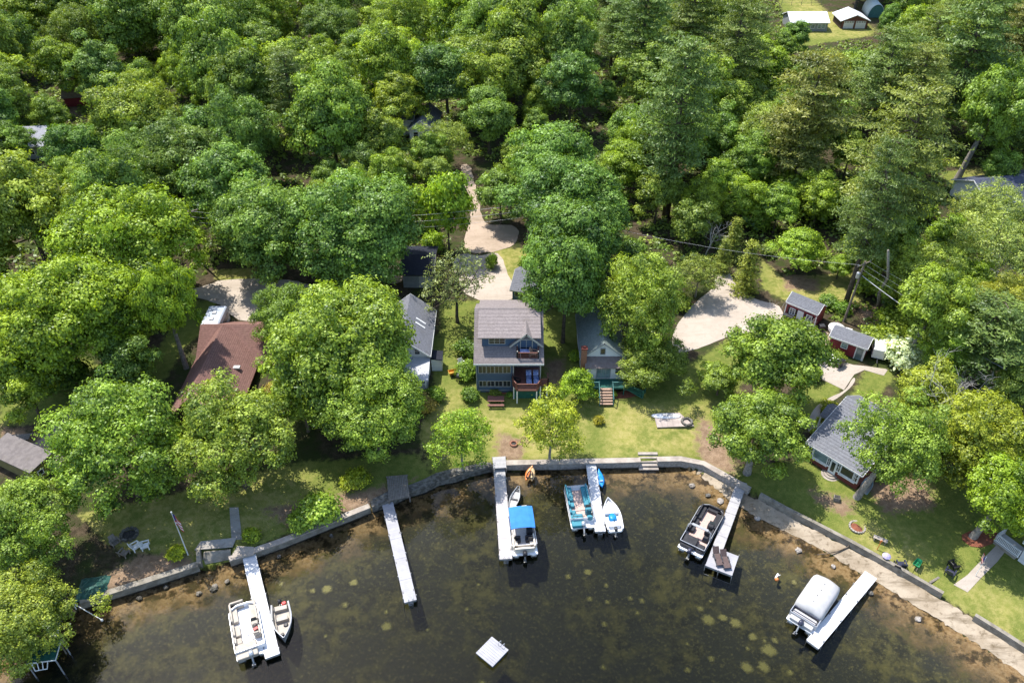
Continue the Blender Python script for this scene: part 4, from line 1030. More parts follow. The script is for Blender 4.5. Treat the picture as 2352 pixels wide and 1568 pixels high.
# ramp and side wall
a, b_, c_, d_ = G(463, 1297, .1), G(531, 1284, .1), G(529, 1262, .9), G(468, 1268, .9)
t = thing('boat_ramp', 'broken concrete boat ramp between the two left seawalls', 'ramp', (a.x, a.y, 0))
L = lambda p: (p.x - a.x, p.y - a.y, p.z)
m = MB(); m.slab([L(a), L(b_), L(c_), L(d_)], .25); m.build('slab', M['concrete'], t)
e, f = G(466, 1312, -.3), G(536, 1297, -.3)
m = MB(); m.slab([L(e), L(f), L(b_ + Vector((0, 0, -.1))), L(a + Vector((0, 0, -.1)))], .2); m.build('apron', M['concrete_pale'], t)
m = MB(); m.tube([L(a + Vector((0, .2, .12))), L(b_ + Vector((0, .2, .12)))], .07, 6); m.build('rail_beam', mat('rust_brown', (.16, .07, .05), (.1, .045, .03), 5), t)
m = MB(); q0, q1 = G(459, 1300, .5), G(456, 1262, .9); m.slab([L(q0 + Vector((-.2, 0, .5))), L(q0 + Vector((.2, 0, .5))), L(q1 + Vector((.2, 0, .3))), L(q1 + Vector((-.2, 0, .3)))], .9); m.build('side_wall', M['concrete'], t)
p = G(497, 1247, .98)
m = MB(); m.prism([(-1.9, -.7), (1.6, -.35), (1.7, .75), (-1.6, .3)], 0, .1); o = m.build('paving_slab', M['pave_grey']); o.location = (p.x, p.y, gh(p.x, p.y) + .02); tag(o, 'worn grey paving slab above the boat ramp', 'slab')
p = G(553, 1266, .9)
m = MB(); m.prism([(-.8, -.75), (1.35, -.35), (1.1, .55), (-.5, .65)], 0, .12); o = m.build('paving_slab', M['pave']); o.location = (p.x, p.y, gh(p.x, p.y) + .02); tag(o, 'pale paving slab at the head of the leftmost dock', 'slab')
# stone steps at the lawn
p = G(1489, 1064, .3)
t = thing('stone_steps', 'pale stone steps leading from the lawn into the lake', 'steps', (p.x, p.y, 0))
for i in range(5):
    m = MB(); m.box(0, -.55 + i * .36, .02 + i * .21, 2.1 - .06 * (i % 2), .34, .2, bev=.02); m.build('step', M['concrete_pale'], t)

def dock(label, c0, c1, wd, z, material, nsec=4, ladder=True, legs=5, gangway=None, group=None):
    p0, p1 = G(*c0, z), G(*c1, z)
    Ln = (p1 - p0).length
    t = thing('dock', label, 'dock', (p0.x, p0.y, 0), along(p0, p1), group)
    for i in range(nsec):
        a_, b2 = Ln * i / nsec, Ln * (i + 1) / nsec
        m = MB(); m.box(0, (a_ + b2) / 2, z - .03, wd, b2 - a_ - .025, .06); m.build('deck_section', gangway if (gangway and i == 0) else material, t)
    m = MB()
    for s in (-1, 1): m.box(s * (wd / 2 - .03), Ln / 2, z - .15, .05, Ln - .06, .17)
    m.box(0, Ln - .02, z - .15, wd - .1, .05, .17)
    m.build('frame', M['alu'], t)
    for i in range(legs):
        y = Ln * (i + .9) / legs - .15
        for s in (-1, 1):
            m = MB(); m.tube([(s * (wd / 2 + .045), y, -3.2), (s * (wd / 2 + .045), y, z + .22)], .032, 6); m.build('leg', M['alu_dull'], t)
    if ladder:
        m = MB()
        for s in (-.2, .2): m.tube([(s, Ln + .06, -.5), (s, Ln + .06, z + .35), (s, Ln - .3, z + .45), (s, Ln - .35, z)], .022, 6)
        for k in range(4): m.tube([(-.2, Ln + .06, -.4 + .22 * k), (.2, Ln + .06, -.4 + .22 * k)], .02, 5)
        m.build('ladder', M['alu'], t)
    m = MB()
    for k in range(3):
        for s in (-1, 1): m.box(s * (wd / 2 - .07), Ln * (.35 + .28 * k), z + .03, .05, .22, .06)
    m.build('cleats', M['dark_metal'], t)
    return t
dock('bright white dock between the taupe seated pontoon boat and the fishing boat', (570, 1267), (626, 1506), 1.22, .55, M['dock_white'], 3, False, 4)
dock('empty pale dock with no boat beside it', (889, 1151), (943, 1380), 1.12, .55, M['dock_lavender'], 5, True, 5)
dock('pale beige dock beside the boat with the blue canopy', (1146, 1068), (1162, 1283), 1.2, .6, M['dock_beige'], 5, True, 5, gangway=M['dock_grey'])
dock('short white dock between the teal pontoon boat and the small white boat', (1357, 1064), (1379, 1220), 1.05, .6, M['dock_white'], 4, True, 4)
dock('isolated white dock next to the covered pontoon boat near the beach', (2001, 1319), (1866, 1479), 1.18, .5, M['dock_white'], 3, False, 4)
# L-shaped dock with platform
z = .6
q = [G(u, v, z) for u, v in [(1694, 1102), (1716, 1110), (1661, 1263), (1697, 1276), (1678, 1324), (1620, 1298)]]
o0 = q[0]; rz = along(q[0], q[5]); R_ = Matrix.Rotation(-rz, 4, 'Z')
t = thing('dock', 'grey dock ending in a square platform with two lounge chairs', 'dock', (o0.x, o0.y, 0), rz)
lq = [R_ @ (p - o0) for p in q]; Lw = lq[5].y; wk = -abs(lq[1].x) if lq[1].x < 0 else lq[1].x
pl0 = lq[2].y
for i in range(6):
    a_, b2 = pl0 * i / 6, pl0 * (i + 1) / 6
    m = MB(); m.box(wk / 2, (a_ + b2) / 2, z - .03, abs(wk), b2 - a_ - .03, .06); m.build('deck_section', M['dock_grey'], t)
px_ = max(abs(lq[3].x), abs(lq[4].x)) * (1 if wk > 0 else -1)
m = MB(); m.box(px_ / 2, (pl0 + Lw) / 2, z - .028, abs(px_), Lw - pl0 - .02, .06); m.build('platform', M['dock_lavender'], t)
m = MB()
for x in (.03 * (1 if wk > 0 else -1), wk - .03 * (1 if wk > 0 else -1)): m.box(x, pl0 / 2, z - .15, .05, pl0, .17)
m.box(px_ / 2, Lw - .03, z - .16, abs(px_), .05, .18); m.box(px_ - .03 * (1 if px_ > 0 else -1), (pl0 + Lw) / 2, z - .16, .05, Lw - pl0, .18); m.build('frame', M['alu_dull'], t)
for x, y in ((0, Lw + .06), (px_ / 2, Lw + .06), (px_, Lw + .06), (px_, pl0), (0, pl0 * .5), (wk, pl0 * .5), (0, pl0 * .2), (wk, pl0 * .2), (0, pl0 * .8)):
    m = MB(); m.tube([(x, y, -3.2), (x, y, z + .2)], .035, 6); m.build('leg', M['alu_dull'], t)
m = MB(); m.tube([(0, Lw + .06, -.55), (px_, Lw + .06, -.55)], .03, 6); m.build('brace', M['alu_dull'], t)
DOCK_L = (t, px_, pl0, Lw, z, rz)

# swim raft
rc = [G(u, v, .38) for u, v in [(1092.6, 1498), (1130, 1460), (1167.5, 1491.5), (1132, 1530.5)]]
cen = sum(rc, Vector()) / 4
t = thing('swim_raft', 'square grey swim raft floating alone off the docks', 'raft', (cen.x, cen.y, 0), along(rc[0], rc[1]))
Lx = (rc[2] - rc[1]).length; Ly = (rc[1] - rc[0]).length
for i in range(9):
    m = MB(); m.box(0, -Ly / 2 + Ly * (i + .5) / 9, .35, Lx, Ly / 9 - .014, .05); m.build('deck_board', M['dock_lavender'], t)
m = MB(); m.box(0, 0, .25, Lx - .06, Ly - .06, .14); m.build('frame', M['wood_grey'], t)
for s in (-1, 1):
    m = MB(); m.box(s * Lx * .3, 0, .05, .6, Ly * .9, .34, bev=.08); m.build('float', M['blue_vinyl'], t)
m = MB()
for s in (-.2, .2): m.tube([(Lx * .12 + s, Ly / 2 - .3, .37), (Lx * .12 + s, Ly / 2 - .25, .75), (Lx * .12 + s, Ly / 2 + .06, .7), (Lx * .12 + s, Ly / 2 + .06, -.6)], .022, 6)
m.build('ladder', M['alu'], t)

# ---- boats
def outboard(par, y, z, cowl, tilt=0.0, sc=1.0):
    o = bpy.data.objects.new('outboard_motor', None); col.objects.link(o); o.parent = par; o.location = (0, y, z); o.rotation_euler = (tilt, 0, 0); o.scale = (sc,) * 3
    m = MB(); m.loft([[(x * s_, yy * s_ - .22, zz) for x, yy in ((-.17, -.25), (.17, -.25), (.2, -.05), (.17, .24), (-.17, .24), (-.2, -.05))] for zz, s_ in ((.05, .85), (.12, 1.05), (.38, 1.0), (.5, .7))]); m.build('cowling', cowl, o, True)
    m = MB(); m.box(0, -.2, -.3, .14, .26, .75, bev=.04); m.box(0, -.34, -.72, .3, .36, .03); m.loft([[(.07 * s_ * math.cos(k), yy, -.78 + .07 * s_ * math.sin(k)) for k in (0, 1.05, 2.1, 3.14, 4.19, 5.24)] for yy, s_ in ((.06, .2), (-.05, 1), (-.4, .9), (-.52, .3))]); m.build('leg', M['alu_dull'], o)
    m = MB()
    for k in range(3):
        an = 2.094 * k; m.xf = Matrix.Translation((0, -.55, -.78)) @ Matrix.Rotation(an, 4, 'Y') @ Matrix.Rotation(.5, 4, 'Z'); m.box(0, 0, .1, .09, .015, .17)
    m.build('propeller', M['dark_metal'], o)
    return o
def perim(W_, L_, cb, cs):
    h, k = W_ / 2, L_ / 2
    return [(-h, -k + cs), (-h + cs, -k), (h - cs, -k), (h, -k + cs), (h, k - cb), (h - cb * .35, k - cb * .35), (h - cb, k), (-h + cb, k), (-h + cb * .35, k - cb * .35), (-h, k - cb)]
def fence(m, path, z0, z1, t_=.035, closed=True):
    n = len(path)
    for i in range(n if closed else n - 1):
        a_, b2 = Vector(path[i]), Vector(path[(i + 1) % n]); d = b2 - a_
        if d.length < .02: continue
        m.box((a_.x + b2.x) / 2, (a_.y + b2.y) / 2, (z0 + z1) / 2, d.length + t_ * .6, t_, z1 - z0, rz=math.atan2(d.y, d.x))
def pontoon(label, bow, stern, W_, hull, seats, floor_m, cowl, cb=.5, skirt=None, canopy=None, console=None, tilt=0.0, arch=None, cover=None, extra=None, platform=.55):
    p1, p0 = G(*bow, .9), G(*stern, .9)
    L_ = (p1 - p0).length; c = (p0 + p1) / 2
    t = thing('pontoon_boat', label, 'boat', (c.x, c.y, .06), along(p0, p1))
    for s in (-1, 1):
        m = MB(); r_ = .29; x = s * W_ * .34
        m.tube([(x, -L_ / 2 + .1, .02), (x, L_ / 2 - .55, .02), (x, L_ / 2 - .2, .07), (x, L_ / 2 + .02, .16)], [r_, r_, r_ * .75, .06], 12); m.build('pontoon', M['alu'], t, True)
    m = MB(); pr = perim(W_, L_, cb, .08); m.prism(pr, .36, .46); m.build('deck', hull, t)
    y0 = -L_ / 2 + platform
    fp = [(x, max(y, y0)) if y < 0 else (x, y) for x, y in perim(W_ - .06, L_ - .06, cb, .02)]
    m = MB(); fence(m, fp, .46, 1.0); m.build('fence_panel', skirt or hull, t)
    m = MB(); fence(m, fp, 1.0, 1.06, .05); m.build('rail', M['alu'], t)
    m = MB(); ip = [(x * .95, y * .95 + (.03 if y < 0 else 0)) for x, y in fp]; m.prism(ip, .46, .475); m.build('floor', floor_m, t)
    for (sm, cx, cy, sx, sy, back) in seats:
        m = MB(); m.box(cx, cy, .66, sx, sy, .34, bev=.07)
        if back:
            th = .16
            bx_ = {'L': (cx - sx / 2 + th / 2, cy, th, sy), 'R': (cx + sx / 2 - th / 2, cy, th, sy), 'F': (cx, cy + sy / 2 - th / 2, sx, th), 'B': (cx, cy - sy / 2 + th / 2, sx, th)}
            for k in back:
                q_ = bx_[k]; m.box(q_[0], q_[1], .95, q_[2], q_[3], .34, bev=.05)
        m.build('seat', sm, t)
    if console:
        cx, cy, cm_ = console
        cs = MB(); cs.box(cx, cy, .85, .62, .55, .75, bev=.1); co_ = cs.build('console', cm_, t)
        m = MB(); m.xf = Matrix.Translation((cx, cy - .32, 1.18)) @ Matrix.Rotation(1.0, 4, 'X')
        m.tube([(.17 * math.cos(k * .524), .17 * math.sin(k * .524), 0) for k in range(13)], .018, 5, False); m.tube([(-.16, 0, 0), (.16, 0, 0)], .015, 4); m.build('steering_wheel', M['black'], co_)
        m = MB(); m.slab([(cx - .28, cy + .12, 1.24), (cx + .28, cy + .12, 1.24), (cx + .22, cy + .25, 1.5), (cx - .22, cy + .25, 1.5)], .02); m.build('windscreen', M['glass'], co_)
        m = MB(); m.lathe([(.06, .46), (.06, .7), (.3, .74), (.33, .86), (.1, .9)], cx, cy - .85, 0, 12); m.box(cx, cy - 1.1, 1.05, .5, .12, .5, bev=.05); m.build('helm_chair', console[2], t)
    if canopy:
        cm_, ya, yb = canopy; w2 = W_ / 2 - .08
        m = MB(); n = 8; top, bot = [], []
        rings = []
        for i in range(n + 1):
            f_ = i / n; y = ya + (yb - ya) * f_; sag = .1 * math.sin(PI * f_) - .02 * math.cos(4 * PI * f_)
            rings.append([(w2 * sx_, y, 2.32 + sag - .13 * abs(sx_) ** 3 - dz_) for sx_, dz_ in ((-1, .12), (-1, 0), (-.6, 0), (0, 0), (.6, 0), (1, 0), (1, .12), (.97, .14), (.6, .03), (0, .03), (-.6, .03), (-.97, .14))])
        m.loft([r_[::-1] for r_ in rings]); cv = m.build('canopy', cm_, t, False)
        m = MB()
        for s in (-1, 1):
            x = s * (w2 - .03); ym = (ya + yb) / 2
            for ye in (ya + .05, ym, yb - .05): m.tube([(x, ym - .4, 1.06), (x, ye, 2.2)], .02, 5)
        m.build('canopy_frame', M['alu'], cv)
    if arch:
        am, ya = arch; w2 = W_ / 2 - .05
        m = MB(); m.tube([(-w2, ya - .3, 1.0), (-w2 + .05, ya, 1.75), (-w2 + .35, ya + .05, 1.95), (w2 - .35, ya + .05, 1.95), (w2 - .05, ya, 1.75), (w2, ya - .3, 1.0)], .055, 8); m.box(0, ya + .05, 1.96, W_ - .9, .28, .05); m.build('tower', am, t)
    if cover:
        cm_, ya, yb = cover; rings = []
        n = 10
        for i in range(n + 1):
            f_ = i / n; y = ya + (yb - ya) * f_; e_ = min(1, 6 * f_ * 1.0 + .25, 6 * (1 - f_) + .35); w2 = (W_ / 2 + .04) * (1 - .12 * (max(0, f_ - .8) * 5) ** 2) * (.96 + .04 * e_)
            zt = 1.15 + .55 * e_
            rings.append([(-w2, y, .75), (-w2, y, 1.1 + .2 * e_), (-w2 * .8, y, zt - .08), (-w2 * .35, y, zt + .05), (0, y, zt + .09 + .02 * math.sin(9 * f_)), (w2 * .35, y, zt + .05), (w2 * .8, y, zt - .08), (w2, y, 1.1 + .2 * e_), (w2, y, .75)])
        m = MB(); m.loft([r_[::-1] for r_ in rings]); cv = m.build('mooring_cover', cm_, t, True)
        m = MB()
        for k in range(4): m.lathe([(.03, 0), (.05, .02), (.04, .06)], 0, ya + (yb - ya) * (.2 + .18 * k), 1.78, 8)
        m.build('vent_cap', M['dark_metal'], cv)
    if extra: extra(t, W_, L_)
    outboard(t, -L_ / 2 + .12, .55, cowl, tilt)
    return t
BT_, BB, BK, CR = M['boat_teal'], M['boat_beige'], M['boat_black'], M['boat_cream']
def rails4(t, W_, L_):
    m = MB(); z_ = 1.35
    m.tube([(-.95, -L_ / 2 + .7, 1.0), (-1.0, -L_ / 2 + .75, z_), (-.55, -1.1, z_), (1.05, -1.0, z_), (1.15, -1.3, 1.0)], .03, 6); m.tube([(.2, -L_ / 2 + .75, z_), (-.95, -L_ / 2 + .8, z_)], .03, 6); m.build('folded_frame', M['dark_metal'], t)
pontoon('pontoon boat with teal seats tied to the short white dock', (1322, 1117), (1341, 1206), 2.42, M['boat_white'],
        [(BT_, -.8, 1.75, .62, 1.9, 'L'), (BT_, -.8, .25, .62, .55, 'L'), (BT_, .8, 1.35, .62, 2.6, 'R'), (BT_, -.5, -1.75, 1.25, 1.5, ''), (BT_, -.8, -.75, .62, .55, 'L')], M['boat_floor_tan'], M['alu'], .12, console=(.75, -.75, BT_), tilt=-.9, extra=rails4, platform=.75)
def tow1(t, W_, L_):
    m = MB(); m.box(.35, -.75, .52, .75, .5, .08, .4, bev=.03); m.box(.1, -.3, .55, .5, .35, .1, .2, bev=.04); m.build('towel', M['boat_white'], t)
    m = MB(); m.box(.75, -.45, 1.08, .4, .25, .06, .3, bev=.02); m.build('life_vest', M['red'], t)
pontoon('pontoon boat with taupe seats tied to the leftmost white dock', (556, 1388), (577, 1501), 2.5, M['boat_white'],
        [(BB, -.82, 1.95, .6, 1.9, 'L'), (BB, .82, 1.65, .6, 2.3, 'R'), (BB, -.45, 2.75, 1.2, .5, 'F'), (BB, -.82, .1, .6, 1.1, 'L'), (BB, -.3, -2.0, 1.75, 1.5, ''), (BB, -.82, -.95, .6, .6, 'L'), (BB, .85, -.6, .55, .9, 'R')], M['boat_white'], M['alu'], .75, console=(.75, .15, BB), tilt=-.5, extra=tow1, platform=.5)
pontoon('pontoon boat under a bright blue canopy beside the pale beige dock', (1193, 1172), (1206, 1268), 2.5, M['boat_white'],
        [(CR, -.85, 2.2, .5, 1.3, 'L'), (CR, .85, 2.2, .5, 1.3, 'R'), (CR, -.45, 2.75, .6, .4, 'F'), (CR, .5, 2.75, .6, .4, 'F'), (CR, -.85, -1.3, .5, 1.5, 'L'), (CR, .85, -1.3, .5, 1.5, 'R'), (CR, 0, -2.05, 1.9, .55, 'B'), (BK, -.55, -.95, .6, .45, 'F'), (BK, .5, -.95, .6, .45, 'F')],
        M['boat_floor'], M['black'], .8, skirt=M['boat_cream'], canopy=(M['canvas_blue'], -.75, 1.9), console=(.7, -.1, BK), platform=.75)
pontoon('black seated pontoon boat with a tow arch beside the dock with the platform', (1640, 1165), (1585, 1262), 2.5, M['boat_white'],
        [(BK, -.85, 1.9, .55, 1.7, 'L'), (BK, .85, 1.6, .6, 2.4, 'R'), (BK, .3, 2.75, 1.5, .5, 'F'), (BK, -.85, .55, .55, .7, 'L'), (BK, -.85, -.45, .55, .7, 'L'), (BK, .8, -.5, .65, 1.5, 'R'), (BK, -.45, -2.1, 1.4, 1.5, ''), (BK, .75, -2.3, .7, .9, '')], M['boat_floor_tan'], M['boat_navy'], .8, skirt=BK, console=(.65, .5, BK), arch=(M['alu_dull'], -1.0), platform=.45)
def stern7(t, W_, L_):
    m = MB()
    for k in range(3): m.box(0, -L_ / 2 + .75 + .5 * k, 1.075, W_ - .15, .09, .03)
    m.build('slats', M['boat_navy'], t)
pontoon('pontoon boat under a pale grey mooring cover by the isolated white dock', (1899, 1341), (1838, 1432), 2.5, M['boat_white'],
        [(M['canvas_grey'], 0, -2.05, 2.1, 1.2, '')], M['boat_floor'], M['boat_navy'], .4, skirt=M['canvas_grey'], cover=(M['canvas_grey'], -1.35, 2.85), tilt=-.7, extra=stern7, platform=.5)

def hull_boat(name, label, cat, bow, stern, W_, H_, hm, im, sharp=2.2, stern_w=.85, parts=None, group=None, z=.0, both=False, yaw=None):
    p1, p0 = G(*bow, .45), G(*stern, .45)
    L_ = (p1 - p0).length; c = (p0 + p1) / 2
    t = thing(name, label, cat, (c.x, c.y, z), along(p0, p1) if yaw is None else yaw, group)
    rings, inner = [], []
    n = 12
    for i in range(n + 1):
        f_ = i / n; y = -L_ / 2 + L_ * f_
        if both: w_ = W_ / 2 * max(.03, math.sin(PI * min(.97, max(.03, f_))) ** .7)
        else: w_ = W_ / 2 * (stern_w + (1 - stern_w) * min(1, f_ * 3)) * max(.02, 1 - max(0, (f_ - .4) / .6) ** sharp)
        h = H_ * (1 + (.45 * (2 * f_ - 1) ** 4 if both else .3 * f_ ** 2)); kz = -.12 + (.2 * max(0, f_ - .8) * 5 * .5)
        rings.append([(-w_, y, h), (-w_ * .92, y, .12), (-w_ * .6, y, kz), (0, y, kz - .05), (w_ * .6, y, kz), (w_ * .92, y, .12), (w_, y, h), (w_ * .86, y, h - .005), (w_ * .78, y, .16), (0, y, .13), (-w_ * .78, y, .16), (-w_ * .86, y, h - .005)])
    m = MB(); m.loft([r_[::-1] for r_ in rings]); m.build('hull', hm, t)
    m = MB(); vs = []
    for r_ in rings[:-1]: vs.append((r_[8][0] * 1.0, r_[8][1], .18))
    fl = [(x * .97, y) for x, y, _ in vs] + [(-x * .97, y) for x, y, _ in vs[::-1]]
    m.prism([(p_[0], p_[1]) for p_ in fl], .135, .2); m.build('floor', im, t)
    m = MB()
    m.tube([(r_[0][0], r_[0][1], r_[0][2]) for r_ in rings] + [(r_[6][0], r_[6][1], r_[6][2]) for r_ in rings[::-1]], .03, 5, False); m.build('gunwale', M['alu'] if hm is not M['boat_white'] else M['boat_white'], t)
    if parts: parts(t, W_, L_, H_)
    return t
def fish(t, W_, L_, H_):
    m = MB(); m.prism([(-W_ * .36, L_ * .12), (W_ * .36, L_ * .12), (W_ * .2, L_ * .36), (0, L_ * .44), (-W_ * .2, L_ * .36)], .2, H_ * .92); m.build('bow_deck', M['boat_beige'], t)
    for y, w_ in ((-.25, .62), (-1.35, .66)):
        m = MB(); m.box(0, y, .38, W_ * w_, .42, .36, bev=.04); m.build('bench', M['boat_beige'], t)
    m = MB(); m.box(.1, 1.45, H_ + .05, .35, .25, .14, .3, bev=.04); m.box(-.3, .55, .5, .4, .4, .3, bev=.1); m.build('fuel_can', M['black'], t)
    m = MB(); m.box(-.35, -1.75, .5, .4, .35, .3, .2, bev=.08); m.build('life_vest', M['red'], t)
    m = MB(); m.tube([(W_ * .3, -1.6, H_ + .05), (W_ * .25, .9, H_ + .1)], .02, 5); m.tube([(W_ * .34, -1.3, H_ + .08), (W_ * .33, 1.1, H_ + .1)], .02, 5); m.build('oar', M['dark_metal'], t)
    outboard(t, -L_ / 2 + .02, .42, M['black'], 0, .75)
hull_boat('fishing_boat', 'grey aluminium fishing boat tied to the right side of the leftmost white dock', 'boat', (653, 1468), (643, 1386), 1.75, .6, M['hull_grey'], M['boat_beige'], 2.0, .88, fish)
def runab(t, W_, L_, H_):
    m = MB(); m.prism([(-W_ * .4, L_ * .02), (W_ * .4, L_ * .02), (W_ * .3, L_ * .27), (0, L_ * .43), (-W_ * .3, L_ * .27)], .3, H_ * .93); m.build('bow_deck', M['boat_white'], t)
    for k in range(3):
        m = MB(); m.box(0, L_ * (.08 + .09 * k), H_ * .95, W_ * (.62 - .12 * k), .05, .05); m.build('deck_rib', M['canvas_grey'], t)
    m = MB(); m.loft([[(.43 * s_ * math.cos(k * .524), -.45 + .5 * s_ * math.sin(k * .524), zz) for k in range(12)] for zz, s_ in ((.22, .9), (.5, 1.0), (.66, .85), (.72, .4))]); m.build('seat_cover', M['blue_vinyl'], t, True)
    m = MB(); m.box(0, -1.25, .38, W_ * .7, .6, .36, bev=.06); m.build('stern_seat', M['boat_white'], t)
    m = MB(); m.lathe([(.03, 0), (.06, .08), (.02, .12)], .05, -.95, .6, 8); m.build('fuel_cap', M['black'], t)
    outboard(t, -L_ / 2 + .02, .45, M['dark_metal'], -.25, .8)
hull_boat('motorboat', 'small white motorboat with a bright blue seat beside the short white dock', 'boat', (1396, 1147), (1414, 1216), 1.75, .62, M['boat_white'], M['boat_white'], 2.1, .9, runab)
def canoe_p(t, W_, L_, H_):
    for y, w_ in ((-1.3, .55), (0, .85), (1.25, .55)):
        m = MB(); m.box(0, y, H_ - .06, W_ * w_, .18 if y == 0 else .3, .03); m.build('thwart', M['dark_metal'], t)
hull_boat('canoe', 'grey canoe floating beside the pale beige dock', 'canoe', (1191, 1117), (1172, 1171), .95, .36, M['alu_dull'], M['boat_floor'], parts=canoe_p, both=True)

def kayak(label, p0, p1, W_, hm, group=None, roll=0.0, z0=.05, z1=.05, cat='kayak', name='kayak'):
    a_, b2 = G(*p0, z0 + .15), G(*p1, z1 + .15); L_ = (b2 - a_).length; c = (a_ + b2) / 2
    t = thing(name, label, cat, (c.x, c.y, (z0 + z1) / 2), along(a_, b2), group)
    pitch = math.atan2(z1 - z0, (b2 - a_).xy.length); t.rotation_euler = (pitch, roll, t.rotation_euler[2])
    rings = []; n = 12
    for i in range(n + 1):
        f_ = i / n; y = -L_ / 2 + L_ * f_; w_ = W_ / 2 * max(.06, math.sin(PI * min(.98, max(.02, f_))) ** .75); up_ = .12 * (2 * f_ - 1) ** 4
        rings.append([(-w_, y, .2 + up_), (-w_ * .75, y, .05 + up_), (0, y, 0 + up_ * .6), (w_ * .75, y, .05 + up_), (w_, y, .2 + up_), (w_ * .55, y, .31 + up_), (0, y, .34 + up_), (-w_ * .55, y, .31 + up_)])
    m = MB(); m.loft([r_[::-1] for r_ in rings]); m.build('hull', hm, t, True)
    m = MB(); m.loft([[(W_ * .27 * s_ * math.cos(k * .524), -.2 + .48 * s_ * math.sin(k * .524), zz) for k in range(12)] for zz, s_ in ((.26, .9), (.365, 1.0), (.37, .8), (.33, .75))]); m.build('cockpit', M['black'] if hm is not M['kayak_blue'] else M['blue_vinyl'], t)
    m = MB(); m.box(0, -.55, .42, W_ * .42, .06, .22, bev=.02); m.build('backrest', M['black'] if hm is not M['kayak_blue'] else M['boat_white'], t)
    return t
kayak('orange kayak leaning on the seawall, the one nearer the pale beige dock', (1209, 1103), (1221, 1068), .72, M['orange'], z0=.05, z1=.75, roll=.25)
kayak('faded orange kayak leaning on the seawall, further from the pale beige dock', (1221, 1104), (1224, 1070), .74, M['orange_pale'], z0=.05, z1=.7, roll=-.2)
kayak('bright blue kayak floating beside the short white dock', (1383, 1120), (1375, 1080), .85, M['kayak_blue'])
# buoy
p = G(1783, 1326, 0)
t = thing('mooring_buoy', 'small orange and white float drifting off the platform dock', 'buoy', (p.x, p.y, 0), .5)
m = MB(); m.lathe([(.05, -.1), (.17, 0), (.19, .1), (.12, .22), (.03, .27)], -.14, -.2, 0, 12); m.build('ball', M['orange'], t, True)
m = MB(); m.loft([[(x, y * s_, .06 + .05 * math.sin(k)) for k, (x, y) in enumerate(((-.2, .02), (0, .12), (.35, .1), (.55, .0)))] for s_ in (1, .2)]); m.box(.15, .1, .1, .55, .16, .1, .4, bev=.03); m.build('sleeve', M['boat_white'], t)
# fish nests on the bed
def nest_mat():
    m, nt, out = new_mat('nest_sand')
    vec = N(nt, 'ShaderNodeTexCoord').outputs['Object']
    c = mixc(nt, noise(nt, vec, 3, 4), (.55, .5, .2), (.36, .34, .15))
    f = attr(nt, 'fade'); n_ = noise(nt, vec, 5.5, 4, .65)
    al = ramp(nt, math_n(nt, 'ADD', f, math_n(nt, 'MULTIPLY', math_n(nt, 'SUBTRACT', n_, .5), 1.1)),   .15, .95)
    al = math_n(nt, 'MULTIPLY', al, .6)
    d = N(nt, 'ShaderNodeBsdfDiffuse'); nt.links.new(c, d.inputs['Color'])
    tr = N(nt, 'ShaderNodeBsdfTransparent'); mx = N(nt, 'ShaderNodeMixShader')
    nt.links.new(al, mx.inputs[0]); nt.links.new(tr.outputs[0], mx.inputs[1]); nt.links.new(d.outputs[0], mx.inputs[2]); nt.links.new(mx.outputs[0], out.inputs[0])
    return m
NM = nest_mat(); r_ = random.Random(31)
NEST = [(750, 1350, .62), (812, 1335, .5), (718, 1355, .4), (887, 1433, .62), (1350, 1308, .5), (1305, 1318, .42), (1393, 1338, .36), (1355, 1368, .4), (1628, 1416, .75), (1690, 1425, .66), (1730, 1457, .55), (1717, 1527, .66), (1756, 1525, .66), (1768, 1488, .85), (1107, 1562, .5), (1610, 1392, .42), (1662, 1413, .5)]
NEST += [(r_.uniform(640, 1100), r_.uniform(1320, 1500), r_.uniform(.22, .38)) for _ in range(8)] + [(r_.uniform(1280, 1830), r_.uniform(1330, 1540), r_.uniform(.22, .42)) for _ in range(16)]
for i, (u, v, s) in enumerate(NEST):
    z = -1.5
    for _ in range(4):
        p = G(u, v, z * .78); z = gh(p.x, p.y)
    kk = [r_.uniform(.8, 1.15) for _ in range(14)]; fd = [1.0] + [.75] * 14 + [-.15] * 14
    m = MB(); vs = [(0, 0, .12)] + [(s * .5 * kk[k] * math.cos(k * .4488), s * .5 * kk[k] * math.sin(k * .4488), .11) for k in range(14)] + [(s * 1.25 * kk[k] * math.cos(k * .4488), s * 1.25 * kk[k] * math.sin(k * .4488), .09) for k in range(14)]
    fs = [(0, 1 + k, 1 + (k + 1) % 14) for k in range(14)] + [(1 + k, 15 + k, 15 + (k + 1) % 14, 1 + (k + 1) % 14) for k in range(14)]
    m.add(vs, fs); o = m.build('fish_nest', NM, smooth=True); o.location = (p.x, p.y, z)
    at = o.data.attributes.new('fade', 'FLOAT', 'POINT'); at.data.foreach_set('value', [x if s > .45 else x * .8 for x in fd])
    tag(o, 'round pale yellow fish nest on the dark lake bed', 'fish nest', 'fish nests on the lake bed')
# ------------------------------------------------------------------ houses, sheds
def HB(t):
    m = MB(); m.xf = Matrix.Translation((0, 0, -t.location.z)); return m      # heights given above the lake

